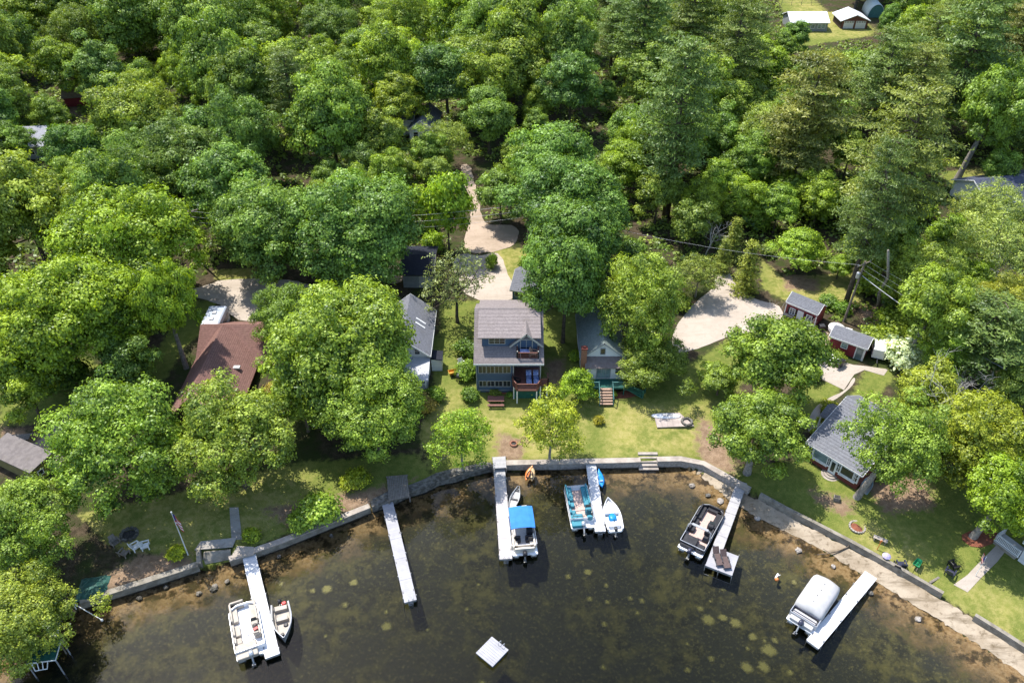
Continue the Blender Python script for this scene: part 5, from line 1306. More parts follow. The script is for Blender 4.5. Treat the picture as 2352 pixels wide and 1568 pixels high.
def window(par, t, x, y, z, w, h, nx=1, ny=1, face='S', fm='trim', gm='glass', name='window', fr=.07):
    """x, y, z the middle of the opening on the wall plane; face: S looks to -y, E to +x, W to -x, N to +y (local axes of the house)"""
    rz = {'S': 0, 'E': PI / 2, 'W': -PI / 2, 'N': PI}[face]
    X = Matrix.Translation((x, y, z - t.location.z)) @ Matrix.Rotation(rz, 4, 'Z')
    m = MB(); m.xf = X
    for s in (-1, 1):
        m.box(s * (w / 2 + fr / 2), -.03, 0, fr, .08, h + 2 * fr); m.box(0, -.03, s * (h / 2 + fr / 2), w, .08, fr)
    for i in range(1, nx): m.box(-w / 2 + w * i / nx, -.022, 0, .05, .06, h)
    for i in range(1, ny): m.box(0, -.018, -h / 2 + h * i / ny, w, .05, .035)
    f = m.build(name, M[fm], par)
    m = MB(); m.xf = X; m.box(0, 0, 0, w, .03, h); m.build('pane', M[gm], f)
    return f

def gable(t, x0, x1, y0, y1, zb, ze, zr, axis, wallm, roofm, ov=.35, trim='trim', rid=None, parts=True, th=.13):
    """walls and a gable roof; ridge along local x or y, rid its place across"""
    zb -= .3
    if axis == 'y':
        c = (x0 + x1) / 2 if rid is None else rid
        pr = [(x0, zb), (x1, zb), (x1, ze), (c, zr), (x0, ze)]
        ring = lambda y: [(x, y, z) for x, z in pr]
        m = HB(t); m.loft([ring(y0), ring(y1)][::-1]); w_ = m.build('wall', wallm, t)
        r = []
        for s, xe in ((-1, x0), (1, x1)):
            k = (zr - ze) / abs(c - xe); xo = xe + s * ov; zo = ze - k * ov
            up_ = .03
            P = [(c, y0 - ov, zr + up_), (c, y1 + ov, zr + up_), (xo, y1 + ov, zo + up_), (xo, y0 - ov, zo + up_)]
            if s > 0: P = P[::-1]
            P = [(p[0], p[1], p[2] + th) for p in P]
            r.append(P)
        m = HB(t); [m.slab(P, th) for P in r]; rf = m.build('roof', roofm, t)
        m = HB(t)
        for s, xe in ((-1, x0), (1, x1)):
            k = (zr - ze) / abs(c - xe); xo = xe + s * ov; zo = ze - k * ov
            m.box(xo + s * .02, (y0 + y1) / 2, zo + th / 2 - .01, .04, y1 - y0 + 2 * ov, .17)
            for yy in (y0 - ov - .02, y1 + ov + .02): m.slab([(c, yy - .02, zr + .17), (c, yy + .02, zr + .17), (xo, yy + .02, zo + .17), (xo, yy - .02, zo + .17)][::-s], .16)
        m.build('fascia', M[trim], rf)
    else:
        c = (y0 + y1) / 2 if rid is None else rid
        pr = [(y0, zb), (y1, zb), (y1, ze), (c, zr), (y0, ze)]
        ring = lambda x: [(x, y, z) for y, z in pr]
        m = HB(t); m.loft([ring(x0), ring(x1)]); w_ = m.build('wall', wallm, t)
        m = HB(t)
        for s, ye in ((-1, y0), (1, y1)):
            k = (zr - ze) / abs(c - ye); yo = ye + s * ov; zo = ze - k * ov
            P = [(x0 - ov, c, zr + .03 + th), (x0 - ov, yo, zo + .03 + th), (x1 + ov, yo, zo + .03 + th), (x1 + ov, c, zr + .03 + th)]
            if s > 0: P = P[::-1]
            m.slab(P, th)
        rf = m.build('roof', roofm, t)
        m = HB(t)
        for s, ye in ((-1, y0), (1, y1)):
            k = (zr - ze) / abs(c - ye); yo = ye + s * ov; zo = ze - k * ov
            m.box((x0 + x1) / 2, yo + s * .02, zo + th / 2 - .01, x1 - x0 + 2 * ov, .04, .17)
            for xx in (x0 - ov - .02, x1 + ov + .02): m.slab([(xx - .02, c, zr + .17), (xx + .02, c, zr + .17), (xx + .02, yo, zo + .17), (xx - .02, yo, zo + .17)][::s], .16)
        m.build('fascia', M[trim], rf)
    return w_, rf

def railing(t, name, pts, z, h, material, post=.1, gap=.13, parent=None):
    """posts, rails and balusters along a line of local points, standing at height z"""
    m = HB(t)
    for a_, b2 in zip(pts[:-1], pts[1:]):
        a_, b2 = Vector(a_), Vector(b2); d = b2 - a_; n = max(1, int(d.length / 1.4)); rz = math.atan2(d.y, d.x); c = (a_ + b2) / 2
        m.box(c.x, c.y, z + h, d.length, .1, .05, rz=rz); m.box(c.x, c.y, z + .1, d.length, .05, .06, rz=rz)
        for k in range(n + 1):
            p = a_ + d * (k / n); m.box(p.x, p.y, z + h / 2 + .02, post, post, h + .12, rz=rz)
        nb = int(d.length / gap)
        for k in range(1, nb): p = a_ + d * (k / nb); m.box(p.x, p.y, z + h / 2 + .03, .04, .035, h - .12, rz=rz)
    return m.build(name, material, parent or t)

def flight(t, x0, x1, y0, y1, z0, z1, material, n, name='stair', side=None):
    """steps rising from (y0, z0) to (y1, z1)"""
    m = HB(t); dz = (z1 - z0) / n; dy = (y1 - y0) / n
    for i in range(n): m.box((x0 + x1) / 2, y0 + dy * (i + .5), z0 + dz * (i + 1) - .025, x1 - x0, abs(dy) + .03, .05)
    o = m.build(name, material, t)
    for x in (x0 + .05, x1 - .05): m = HB(t); m.slab([(x - .03, y0, z0 - .02), (x + .03, y0, z0 - .02), (x + .03, y1, z1 - .06), (x - .03, y1, z1 - .06)], .22); m.build('stringer', side or material, o)
    return o

# ---- the blue house (its front faces the lake)
bx, by = -.4, 70.7
t = thing('house', 'slate blue two storey house with taupe roofs and a brown deck', 'house', (bx, by, gh(bx, by)))
X = lambda x: x - bx
Yl = lambda y: y - by
gb = gh(bx, by)
m = HB(t); m.prism([(X(-4.05), 0), (X(.08), 0), (X(.08), 2.3), (X(3.3), 2.3), (X(3.3), 9.4), (X(-4.05), 9.4)], gb - .4, 5.78); wl = m.build('wall', M['blue_siding'], t)
m = HB(t); m.prism([(X(.1), .1), (X(3.3), .1), (X(3.3), 2.28), (X(.1), 2.28)], gb - .3, 3.1); m.build('lower_wall', M['blue_siding'], t)
ov = X(-4.32), X(3.6)
m = HB(t)
fz = lambda y: 5.9 + .586 * (y + .5)
for xa, xb, ya, yb in ((ov[0], X(.5), -.5, 5.3), (X(3.05), ov[1], -.5, 5.3), (X(.5), X(3.05), -.5, .02), (X(.5), X(3.05), 1.36, 5.3)):
    P = [(xa, ya, fz(ya)), (xb, ya, fz(ya)), (xb, yb, fz(yb)), (xa, yb, fz(yb))]; m.slab([(p[0], p[1], p[2] + .12) for p in P], .14)
P = [(ov[0], 5.3, fz(5.3)), (ov[1], 5.3, fz(5.3)), (ov[1], 10.0, fz(5.3) - 2.6), (ov[0], 10.0, fz(5.3) - 2.6)]; m.slab([(p[0], p[1], p[2] + .12) for p in P], .14)
rf = m.build('roof', M['roof_taupe'], t)
m = HB(t); m.prism([(0, 0), (5.3, fz(5.3) - 5.78), (9.4, fz(5.3) - 2.2 - 5.78), (9.4, -.05), (0, -.05)], 0, .1)
g = MB()
for x in (X(-4.05), X(3.2)):
    g.xf = Matrix.Translation((x, 0, 5.72 - t.location.z)); pr = [(0, 0), (9.4, 0), (9.4, 1.0), (5.3, fz(5.3) - 5.84), (.0, .35)]
    g.loft([[(k, y, z) for y, z in pr] for k in (0, .1)])
g.build('gable_wall', M['blue_siding'], t)
m = HB(t); m.box(X(-.36), -.53, 5.86, ov[1] - ov[0], .06, .2); m.build('fascia', M['white'], rf)
# back slope wider dormer
m = HB(t); m.slab([(X(-3.85), 5.25, fz(5.3) + .2), (X(3.2), 5.25, fz(5.3) + .2), (X(3.2), 9.3, fz(5.3) - 1.45), (X(-3.85), 9.3, fz(5.3) - 1.45)], .12); m.build('rear_roof', M['roof_taupe'], t)
# shed dormer
d = bpy.data.objects.new('dormer', None); col.objects.link(d); d.parent = t; d.location = (0, 1.32, 0)
m = HB(t); m.xf = m.xf @ Matrix.Translation((0, -1.32, 0))
m.loft([[(x, 1.32, 6.85), (x, 1.32, 8.42), (x, 5.2, 9.1), (x, 5.2, 9.0)][::-1] for x in (X(-3.4), X(3.1))]); m.build('dormer_wall', M['blue_siding'], d)
m = HB(t); m.xf = m.xf @ Matrix.Translation((0, -1.32, 0))
m.slab([(X(-3.82), .92, 8.5), (X(3.25), .92, 8.5), (X(3.25), 5.32, 9.46), (X(-3.82), 5.32, 9.46)], .13); m.build('dormer_roof', M['roof_taupe'], d)
window(d, t, X(-1.7), 0, 7.8, 1.75, .72, 3, 2)
d.children[-1].location = (0, 0, 0)
# gable dormer with glass door
e = bpy.data.objects.new('gable_dormer', None); col.objects.link(e); e.parent = t; e.location = (X(1.62), 1.35, 0)
def EB():
    m = HB(t); m.xf = m.xf @ Matrix.Translation((0, 0, 0)); return m
m = EB(); pr = [(-1.5, 6.2), (1.5, 6.2), (1.5, 7.5), (0, 8.9), (-1.5, 7.5)]; m.loft([[(x, y, z) for x, z in pr] for y in (0, 3.2)][::-1]); m.build('dormer_wall', M['blue_siding'], e)
m = EB()
for s in (-1, 1):
    P = [(0, -.38, 9.12), (0, 3.3, 9.12), (s * 1.92, 1.2, 7.34), (s * 1.92, -.38, 7.34)]
    m.slab(P if s < 0 else P[::-1], .13)
m.build('dormer_roof', M['roof_taupe'], e)
m = EB()
for s in (-1, 1):
    P = [(0, -.44, 9.1), (0, -.385, 9.1), (s * 1.95, -.385, 7.3), (s * 1.95, -.44, 7.3)]; m.slab(P[::-s], .2)
m.build('fascia', M['trim'], e)
window(e, t, 0, -.01, 7.2, 1.25, 1.5, 2, 1, name='glass_door', fr=.09)
# balcony
m = HB(t); m.box(X(1.78), .69, 6.2, 2.52, 1.33, .1); bal = m.build('balcony', M['deck_brown'], t)
for x in (X(.6), X(2.95)):
    for y in (.1, 1.35):
        m = HB(t); m.box(x, y, 6.55, .12, .12, 1.5); m.build('post', M['trim'], bal)
railing(t, 'railing', [(X(.6), 1.4), (X(.6), .08), (X(2.95), .08), (X(2.95), 1.4)], 6.25, .85, M['rail_brown'], parent=bal)
# windows of the front
for i in range(4):
    x = X(-3.82) + .93 * i + .44
    window(t, t, x, -.0, 4.72, .8, .98, 2, 1, fr=.045); window(t, t, x, -.0, 2.62, .78, .8, 2, 1, fr=.045)
window(t, t, X(1.3), 2.28, 4.2, 1.3, 1.7, 2, 1, name='glass_door'); window(t, t, X(2.75), 2.28, 4.5, .6, .9, 1, 2)
m = HB(t); m.box(X(3.24), .1, 4.5, .14, .14, 2.7); m.box(X(.16), -.0, 4.5, .12, .1, 2.6); m.build('porch_post', M['trim'], t)
m = HB(t); m.box(X(-2.0), -.03, gb + .35, 4.2, .06, .12); m.box(X(-4.06), -.03, 3.6, .1, .06, 4.3); m.build('corner_trim', M['grey_siding'], t)
# deck
dp = [(.1, 70.7), (.1, 69.75), (.52, 68.85), (2.85, 68.85), (3.28, 69.75), (4.1, 69.75), (4.1, 70.65), (3.3, 70.7)]
m = HB(t); m.prism([(X(x), Yl(y)) for x, y in dp], 3.06, 3.2); dk = m.build('deck', M['deck_brown'], t)
m = HB(t); m.prism([(X(.12), .05), (X(3.28), .05), (X(3.28), 2.25), (X(.12), 2.25)], 3.11, 3.203); m.build('porch_floor', M['deck_brown'], dk)
railing(t, 'railing', [(X(x), Yl(y)) for x, y in dp[0:6]], 3.2, .92, M['rail_brown'], parent=dk)
railing(t, 'railing', [(X(4.1), Yl(69.75)), (X(4.1), Yl(70.65))], 3.2, .92, M['rail_brown'], parent=dk)
for x, y in ((.2, 69.7), (.58, 68.95), (2.8, 68.95), (3.25, 69.7), (4.02, 69.82)):
    m = HB(t); m.box(X(x), Yl(y), (3.06 + gb) / 2 - .1, .13, .13, 3.06 - gb + .2); m.build('deck_post', M['white'], dk)
m = HB(t); m.box(X(1.7), -.95, (gb + 3.0) / 2 - .1, 2.9, .06, 3.0 - gb); m.build('lattice', M['green_paint'], dk)
flight(t, X(4.15), X(5.0), Yl(68.2), Yl(70.0), gb, 3.2, M['deck_brown'], 9) if False else None
m = HB(t); m.tube([(X(1.6), 6.3, 9.0), (X(1.6), 6.3, 9.6)], .06, 8); m.build('vent_pipe', M['black'], rf)

# ---- white house left
bx, by = -12.5, 73.4; gb = gh(bx, by)
t = thing('house', 'narrow white house with a grey gable roof beside the spreading maple', 'house', (bx, by, gb)); X = lambda x: x - bx; Yl = lambda y: y - by
gable(t, X(-15.3), X(-9.75), 0, 8.6, gb, 4.75, 7.0, 'y', M['white_siding'], M['roof_grey'], .3, 'white')
window(t, t, X(-11.0), -.01, 5.2, .55, .75, 1, 2, fm='white'); window(t, t, X(-9.75), 2.5, 3.6, .8, 1.1, 1, 2, 'E', 'white'); window(t, t, X(-9.75), 5.8, 3.6, .8, 1.1, 1, 2, 'E', 'white')
m = HB(t); m.slab([(X(-15.4), -3.4, 3.62), (X(-9.55), -3.4, 3.62), (X(-9.55), -.02, 4.35), (X(-15.4), -.02, 4.35)], .14); pr_ = m.build('porch_roof', mat('pale_roof', (.5, .5, .53), (.44, .44, .47), 2, .7), t)
m = HB(t); m.box(X(-9.9), -1.7, 3.2, .12, 3.0, .9); m.box(X(-12.5), -.3, 2.9, 5.0, .1, 1.4); m.build('porch_wall', M['white_siding'], t)
m = HB(t); m.prism([(X(-15.2), -3.3), (X(-9.8), -3.3), (X(-9.8), -.1), (X(-15.2), -.1)], gb - .3, 2.25); m.build('porch_floor', M['grey_siding'], t)
for x in (-9.9, -11.2, -12.4): m = HB(t); m.box(X(x), -3.2, 2.9, .12, .12, 1.35); m.build('porch_post', M['white'], t)
railing(t, 'railing', [(X(-11.3), -3.25), (X(-9.85), -3.25)], 2.25, .8, M['white'])
m = HB(t); m.box(X(-10.6), -.9, 3.0, .5, .06, .5); m.build('porch_banner', M['orange'], t)
m = HB(t); m.box(X(-8.95), 1.6, (gb + 3.2) / 2, 1.25, 1.5, 3.4 - gb); an = m.build('annex_wall', M['white_siding'], t)
m = HB(t); m.slab([(X(-9.75), .75, 3.5), (X(-8.25), .75, 3.3), (X(-8.25), 2.45, 3.3), (X(-9.75), 2.45, 3.5)], .12); m.build('annex_roof', M['roof_dark'], t)
st = flight(t, X(-12.6), X(-11.4), Yl(66.8), Yl(70.05), gb - .05, 2.25, M['stair_tan'], 8)
m = HB(t); m.slab([(X(-11.36), Yl(66.8), gb + .9), (X(-11.28), Yl(66.8), gb + .9), (X(-11.28), Yl(70.0), 3.1), (X(-11.36), Yl(70.0), 3.1)], .1)
for k in range(5): m.box(X(-11.32), Yl(66.8) + .78 * k, gb + .42 + .24 * k, .07, .07, .95)
m.build('handrail', M['white'], st)
for k in range(2):
    m = HB(t); y = 4.1 + .85 * k; x = X(-10.9); z = 7.0 - (7.0 - 4.75) / 2.775 * (x - X(-12.52)) + .22
    m.slab([(x - .55, y - .12, z + .45 + .02), (x - .55, y + .12, z + .45 + .02), (x + .5, y + .12, z - .41), (x + .5, y - .12, z - .41)][::-1], .1); m.build('roof_vent', M['white'], t)

# ---- brown house
bx, by = -34.5, 64.3; gb = gh(bx, by)
t = thing('house', 'low dark house under a large red brown roof beside the camper trailer', 'house', (bx, by, gb)); X = lambda x: x - bx; Yl = lambda y: y - by
gable(t, X(-37.2), X(-30.4), .3, 12.5, gb, 3.25, 6.0, 'y', M['brown_siding'], M['roof_brown'], .45, 'rail_brown', rid=0.0)
m = HB(t); y0 = Yl(73.6); y1 = Yl(82.2); yc = Yl(77.9); x0, x1 = X(-37.4), X(-25.5)
m.slab([(x0, y0, 2.95), (x1, y0, 2.95), (x1, yc, 5.7), (x0, yc, 5.7)], .13); m.slab([(x0, yc, 5.7), (x1, yc, 5.7), (x1, y1, 2.95), (x0, y1, 2.95)], .13); m.build('wing_roof', M['roof_brown'], t)
m = HB(t); m.loft([[(x, Yl(74.0), gb - .3), (x, Yl(81.8), gb - .3), (x, Yl(81.8), 3.05), (x, yc, 5.5), (x, Yl(74.0), 3.05)] for x in (X(-37), X(-25.9))]); m.build('wing_wall', M['brown_siding'], t)
m = HB(t); x = X(-31.6); z = 6.0 - 2.75 / 4.1 * (x - 0) + .3; m.box(x, Yl(71.5), z, .75, .5, .22); m.build('skylight', M['canvas_grey'], t)
window(t, t, X(-34.2), .29, 3.6, 1.6, 1.0, 2, 1, fm='brown_siding')
# ---- green roofed cottage
bx, by = 10.5, 72.4; gb = gh(bx, by)
t = thing('cottage', 'white cottage with a pale green gable roof and green deck', 'house', (bx, by, gb)); X = lambda x: x - bx; Yl = lambda y: y - by
gable(t, X(8.15), X(12.85), .35, 8.4, gb, 5.05, 7.0, 'y', M['white_siding'], M['roof_green'], .3, 'grey_siding')
window(t, t, X(10.45), .34, 5.75, .45, .75, 1, 1, fm='grey_siding'); window(t, t, X(8.15), 3.5, 3.5, .8, 1.0, 1, 2, 'W', 'white')
m = HB(t); m.slab([(X(8.4), -.95, 4.25), (X(13.2), -.95, 4.25), (X(13.2), .33, 5.0), (X(8.4), .33, 5.0)], .13); m.build('porch_roof', mat('brown_grey_roof', (.2, .165, .155), (.16, .13, .12), 3, .85, fine=.4), t)
m = HB(t); m.prism([(X(8.6), -.55), (X(13.0), -.55), (X(13.0), .34), (X(8.6), .34)], gb - .3, 4.25); m.build('front_wall', M['white_siding'], t)
window(t, t, X(10.6), -.56, 3.35, 1.5, 1.55, 3, 1, fm='grey_siding', gm='glass_pale', name='glass_door'); window(t, t, X(12.3), -.56, 3.6, .7, .9, 1, 2, fm='white')
m = HB(t); m.prism([(X(8.7), -2.2), (X(13.0), -2.2), (X(13.0), -.56), (X(8.7), -.56)], 2.2, 2.36); dk = m.build('deck', M['green_paint'], t)
for x in (8.8, 10.05, 11.55, 12.9): m = HB(t); m.box(X(x), -2.1, (gb + 2.2) / 2 - .1, .12, .12, 2.4 - gb); m.build('deck_post', M['green_paint'], dk)
railing(t, 'railing', [(X(8.75), -2.15), (X(10.0), -2.15)], 2.36, .85, M['teal_paint'], parent=dk); railing(t, 'railing', [(X(11.5), -2.15), (X(12.95), -2.15)], 2.36, .85, M['teal_paint'], parent=dk)
st = flight(t, X(10.03), X(11.5), -4.0, -2.2, gb - .05, 2.36, M['stair_tan'], 6, side=M['green_paint'])
for x in (X(9.98), X(11.55)):
    m = HB(t); m.slab([(x - .04, -4.0, gb + .9), (x + .04, -4.0, gb + .9), (x + .04, -2.2, 3.2), (x - .04, -2.2, 3.2)], .09)
    for k in range(3): m.box(x, -3.95 + .88 * k, gb + .4 + .48 * k, .09, .09, 1.0)
    m.build('handrail', M['teal_paint'], st)
m = HB(t); m.slab([(X(13.05), -2.15, 2.3), (X(14.9), -3.2, 1.75), (X(15.3), -2.3, 1.75), (X(13.05), -.9, 2.3)], .12); rp = m.build('ramp', M['green_paint'], t)
railing(t, 'railing', [(X(13.0), -2.2), (X(14.95), -3.25)], 2.05, .8, M['green_paint'], parent=rp); railing(t, 'railing', [(X(14.95), -3.25), (X(15.35), -2.35)], 1.75, .8, M['green_paint'], parent=rp)
m = HB(t); m.box(X(8.25), -.15, (gb + 6.55) / 2, .62, .55, 6.75 - gb); ch = m.build('chimney', M['chimney_brick'], t)
m = HB(t); m.box(X(8.25), -.15, 6.6, .72, .65, .12); m.box(X(8.25), -.15, 6.72, .3, .28, .25); m.build('chimney_cap', M['brick'], ch)

# ---- generic turned building: front line f0 -> f1 (world points), depth behind it
def turned(name, label, f0, f1, cat='house'):
    f0, f1 = Vector(f0[:2]), Vector(f1[:2]); d = f1 - f0
    t = thing(name, label, cat, (f0.x, f0.y, gh((f0.x + f1.x) / 2, (f0.y + f1.y) / 2)), math.atan2(d.y, d.x))
    return t, d.length, t.location.z
sh = lambda x, y, z: G((2330 + x / 5.226) / 1.3061, (850 + y / 5.226) / 1.3061, z)
t, Ln, gb = turned('shed', 'square barn red shed with white door and two shuttered windows', sh(100, 520, 2.0), sh(575, 725, 2.0), 'shed')
gable(t, 0, Ln, 0, 2.5, gb, gb + 2.0, gb + 2.85, 'x', M['red_siding'], M['roof_grey'], .08, 'white')
for x in (Ln * .24, Ln * .78):
    w_ = window(t, t, x, -.01, gb + 1.05, .62, .8, 2, 3, fm='white')
    for s in (-1, 1): m = HB(t); m.box(x + s * .5, -.03, gb + 1.05, .2, .05, .9); m.build('shutter', M['black'], w_)
m = HB(t); m.box(Ln * .5, -.03, gb + .8, .8, .07, 1.6); dr = m.build('door', M['white'], t)
m = HB(t); m.box(.05, -.02, gb + .85, .12, .06, 1.7); m.box(Ln - .05, -.02, gb + .85, .12, .06, 1.7); m.build('corner_board', M['white'], t)
m = HB(t); m.box(Ln * .5, -.5, gb + .05, .8, .5, .1); m.build('doorstep', M['concrete'], t)
p = t.matrix_basis @ Vector((.75, -.45, 0))
c = thing('storage_box', 'dark storage bench against the square red shed', 'box', (p.x, p.y, gh(p.x, p.y)), t.rotation_euler.z)
m = MB(); m.box(0, 0, .25, 1.25, .5, .5, bev=.03); m.build('box_body', M['black'], c); m = MB(); m.box(0, 0, .54, 1.32, .56, .07, bev=.02); m.build('lid', M['dark_metal'], c)
t, Ln, gb = turned('shed', 'long red shed with grey roof and white door beside the paved patio', sh(790, 1035, 2.0), sh(1335, 1235, 2.0), 'shed')
gable(t, 0, Ln, 0, 2.4, gb, gb + 1.95, gb + 2.6, 'x', M['red_siding'], M['roof_grey'], .18, 'white')
window(t, t, Ln * .42, -.01, gb + 1.25, .65, .6, 1, 2, fm='white', gm='glass_pale'); m = HB(t); m.box(Ln * .86, -.03, gb + .85, .75, .07, 1.65); m.build('door', M['glass_pale'], t)
m = HB(t)
for x in (Ln * .86 - .45, Ln * .86 + .45, Ln - .04): m.box(x, -.035, gb + .87, .12, .09, 1.75)
m.build('door_frame', M['white'], t)
# white box trailer
a_, b2 = sh(1462, 1200, 2.2), sh(1660, 1245, 2.2)
t, Ln, gb = turned('box_trailer', 'white box trailer parked beside the long red shed', a_, b2, 'trailer')
m = HB(t); m.box(Ln / 2, 1.35, gb + 1.05, Ln, 2.7, 1.25, bev=.08); m.build('trailer_box', M['boat_white'], t)
m = HB(t); m.box(Ln / 2, 1.35, gb + .38, Ln - .1, 2.6, .14); m.box(Ln / 2, -.5, gb + .38, .1, 1.0, .1); m.build('chassis', M['dark_metal'], t)
for s in (-1, 1):
    m = MB(); m.xf = Matrix.Translation((Ln / 2 + s * (Ln / 2 + .02), 1.5, .32)) @ Matrix.Rotation(PI / 2, 4, 'Y'); m.lathe([(.14, -.1), (.32, -.1), (.33, 0), (.32, .1), (.14, .1)], n=14); m.build('wheel', M['black'], t)
t = thing('hot_tub_cover', 'round white covered tub behind the long red shed', 'tub', tuple(sh(935, 720, 2.6).xy) + (gh(*sh(935, 720, 2.6).xy),))
m = MB(); m.lathe([(.95, 0), (.98, .5)], n=20); m.build('tub', M['boat_white'], t, True); m = MB(); m.lathe([(1.02, .49), (1.03, .6), (.6, .7), (.1, .73)], n=20); m.build('lid', M['white'], t, True)
p = sh(1115, 770, 2.3); t = thing('cooler', 'red and white box on the weeds behind the long red shed', 'cooler', (p.x, p.y, gh(p.x, p.y)), -.5)
m = MB(); m.box(0, 0, .2, .8, .4, .4, bev=.05); m.build('body', M['red'], t); m = MB(); m.box(0, -.0, .44, .84, .44, .08, bev=.03); m.build('lid', M['white'], t)

# ---- brick cottage
sb = lambda x, y, z: G((2300 + x / 4.48) / 1.3061, (1150 + y / 4.48) / 1.3061, z)
t, Ln, gb = turned('cottage', 'low brick cottage with a grey roof and white framed front windows', sb(515, 995, 1.25), sb(1195, 1410, 1.25))
zt = gb + 2.25
gable(t, -.05, Ln + .05, 0, 10.5, gb, zt, zt + 2.05, 'x', M['brick'], M['roof_grey'], .25, 'white', rid=7.0)
m = HB(t); m.box(Ln / 2, -.04, gb + 1.5, Ln - .05, .08, 1.42); fp = m.build('window_band', M['white'], t)
for x, w_, nx, ny, gm in ((.38, .42, 2, 2, 'glass'), (1.55, 1.55, 1, 1, 'glass_pale'), (2.52, .34, 2, 2, 'glass'), (3.62, .34, 2, 2, 'glass'), (4.62, 1.4, 1, 1, 'glass'), (Ln - .36, .42, 2, 2, 'glass')):
    window(t, t, x, -.085, gb + 1.55, w_, 1.08, nx, ny, fm='white', gm=gm, fr=.06)
m = HB(t); m.box(3.06, -.1, gb + 1.02, .78, .07, 2.0); dr = m.build('door', M['white'], t); m = HB(t); m.box(3.06, -.145, gb + 1.2, .4, .03, 1.25); m.build('door_pane', M['glass'], dr)
for x0, x1 in ((.1, 2.6), (3.6, Ln - .1)):
    m = HB(t); m.box((x0 + x1) / 2, -.14, gb + .78, x1 - x0 - .3, .16, .08); m.build('sill', M['white'], t)
m = HB(t)
for k in range(3): m.lathe([(.95 - .25 * k, -.15 + .14 * k), (.95 - .25 * k, .0 + .14 * k)], 3.06, -.05, gb, 20)
m.build('round_steps', M['concrete_pale'], t)
# side porch
m = HB(t); m.slab([(-1.5, 4.3, zt + .25), (.4, 4.3, zt + .25), (.4, 5.7, zt + 1.0), (-1.5, 5.7, zt + 1.0)], .12); m.slab([(-1.5, 5.7, zt + 1.0), (.4, 5.7, zt + 1.0), (.4, 7.1, zt + .25), (-1.5, 7.1, zt + .25)], .12); pc = m.build('porch_roof', M['roof_grey'], t)
m = HB(t)
for y in (4.45, 6.95): m.box(-1.35, y, gb + 1.2, .15, .15, 2.5)
m.box(-1.35, 5.7, gb + 2.2, .1, 2.6, .2); m.box(-1.35, 5.7, gb + .9, .08, 2.6, .1); m.build('porch_frame', M['white'], pc)
m = HB(t); m.box(-.75, 5.7, gb + .1, 1.5, 2.8, .2); m.box(-1.5, 4.1, gb + .05, 1.2, 1.0, .12); m.build('porch_floor', M['concrete_pale'], pc)
window(t, t, -.06, 5.6, gb + 1.4, .7, 1.4, 1, 1, 'W', 'white')

# ---- garages behind the blue house
t, Ln, gb = turned('garage', 'small slate blue garage with a grey roof behind the blue house', (0.05, 87.5), (4.2, 86.4), 'garage')
gable(t, 0, Ln, 0, 5.2, gb, gb + 2.15, gb + 3.4, 'x', M['blue_siding'], M['roof_grey'], .3, 'trim')
for k in range(3): window(t, t, .65 + .75 * k, -.01, gb + 1.45, .5, .65, 1, 1)
t, Ln, gb = turned('garage', 'garage with a black roof under the broad oak behind the white house', (-14.6, 90.6), (-10.7, 90.6), 'garage')
gable(t, 0, Ln, 0, 6.6, gb, gb + 2.2, gb + 3.0, 'x', M['grey_siding'], M['roof_dark'], .35, 'dark_metal')
m = HB(t); m.box(2.9, -.03, gb + .95, 1.5, .06, 1.9); m.build('garage_door', M['canvas_grey'], t)
# ---- olive shed on the left
c8 = lambda x, y, z: G((x / 1.849) / 1.3061, (1200 + y / 1.849) / 1.3061, z)
a_, b2 = c8(165, 392, 3.6), c8(273, 292, 3.9)
t, Ln, gb = turned('shed', 'olive shed with a flat grey roof left of the round fine leaved tree', a_, b2, 'shed')
m = HB(t); m.prism([(0, 0), (Ln, 0), (Ln, 6.2), (0, 6.2)], gb - .4, 3.4); m.build('wall', M['tan_siding'], t)
m = HB(t); m.slab([(-.2, -.2, 3.58), (Ln + .2, -.2, 3.88), (Ln + .2, 6.5, 3.88), (-.2, 6.5, 3.58)], .16); m.build('roof', mat('dusty_roof', (.2, .175, .165), (.15, .13, .125), 2, .9, fine=.4, dirt=.3), t)
window(t, t, Ln * .35, -.01, 2.6, .5, .5, 1, 1, fm='white'); m = HB(t); m.box(Ln + .05, -.05, 2.4, .12, .12, 2.5); m.build('corner_board', M['rail_brown'], t)
p = c8(330, 355, 2.0)
s_ = thing('wood_stairs', 'dark plank stairs beside the olive shed', 'stairs', (p.x, p.y, gh(p.x, p.y)), .75)
for k in range(5): m = MB(); m.box(0, .34 * k - .6, .12 + .18 * k, 1.1, .28, .06); m.build('step', M['wood_grey'], s_)
for sd in (-1, 1): m = MB(); m.slab([(sd * .55 - .03, -.8, .1), (sd * .55 + .03, -.8, .1), (sd * .55 + .03, 1.0, 1.0), (sd * .55 - .03, 1.0, 1.0)], .2); m.build('stringer', M['wood_grey'], s_)
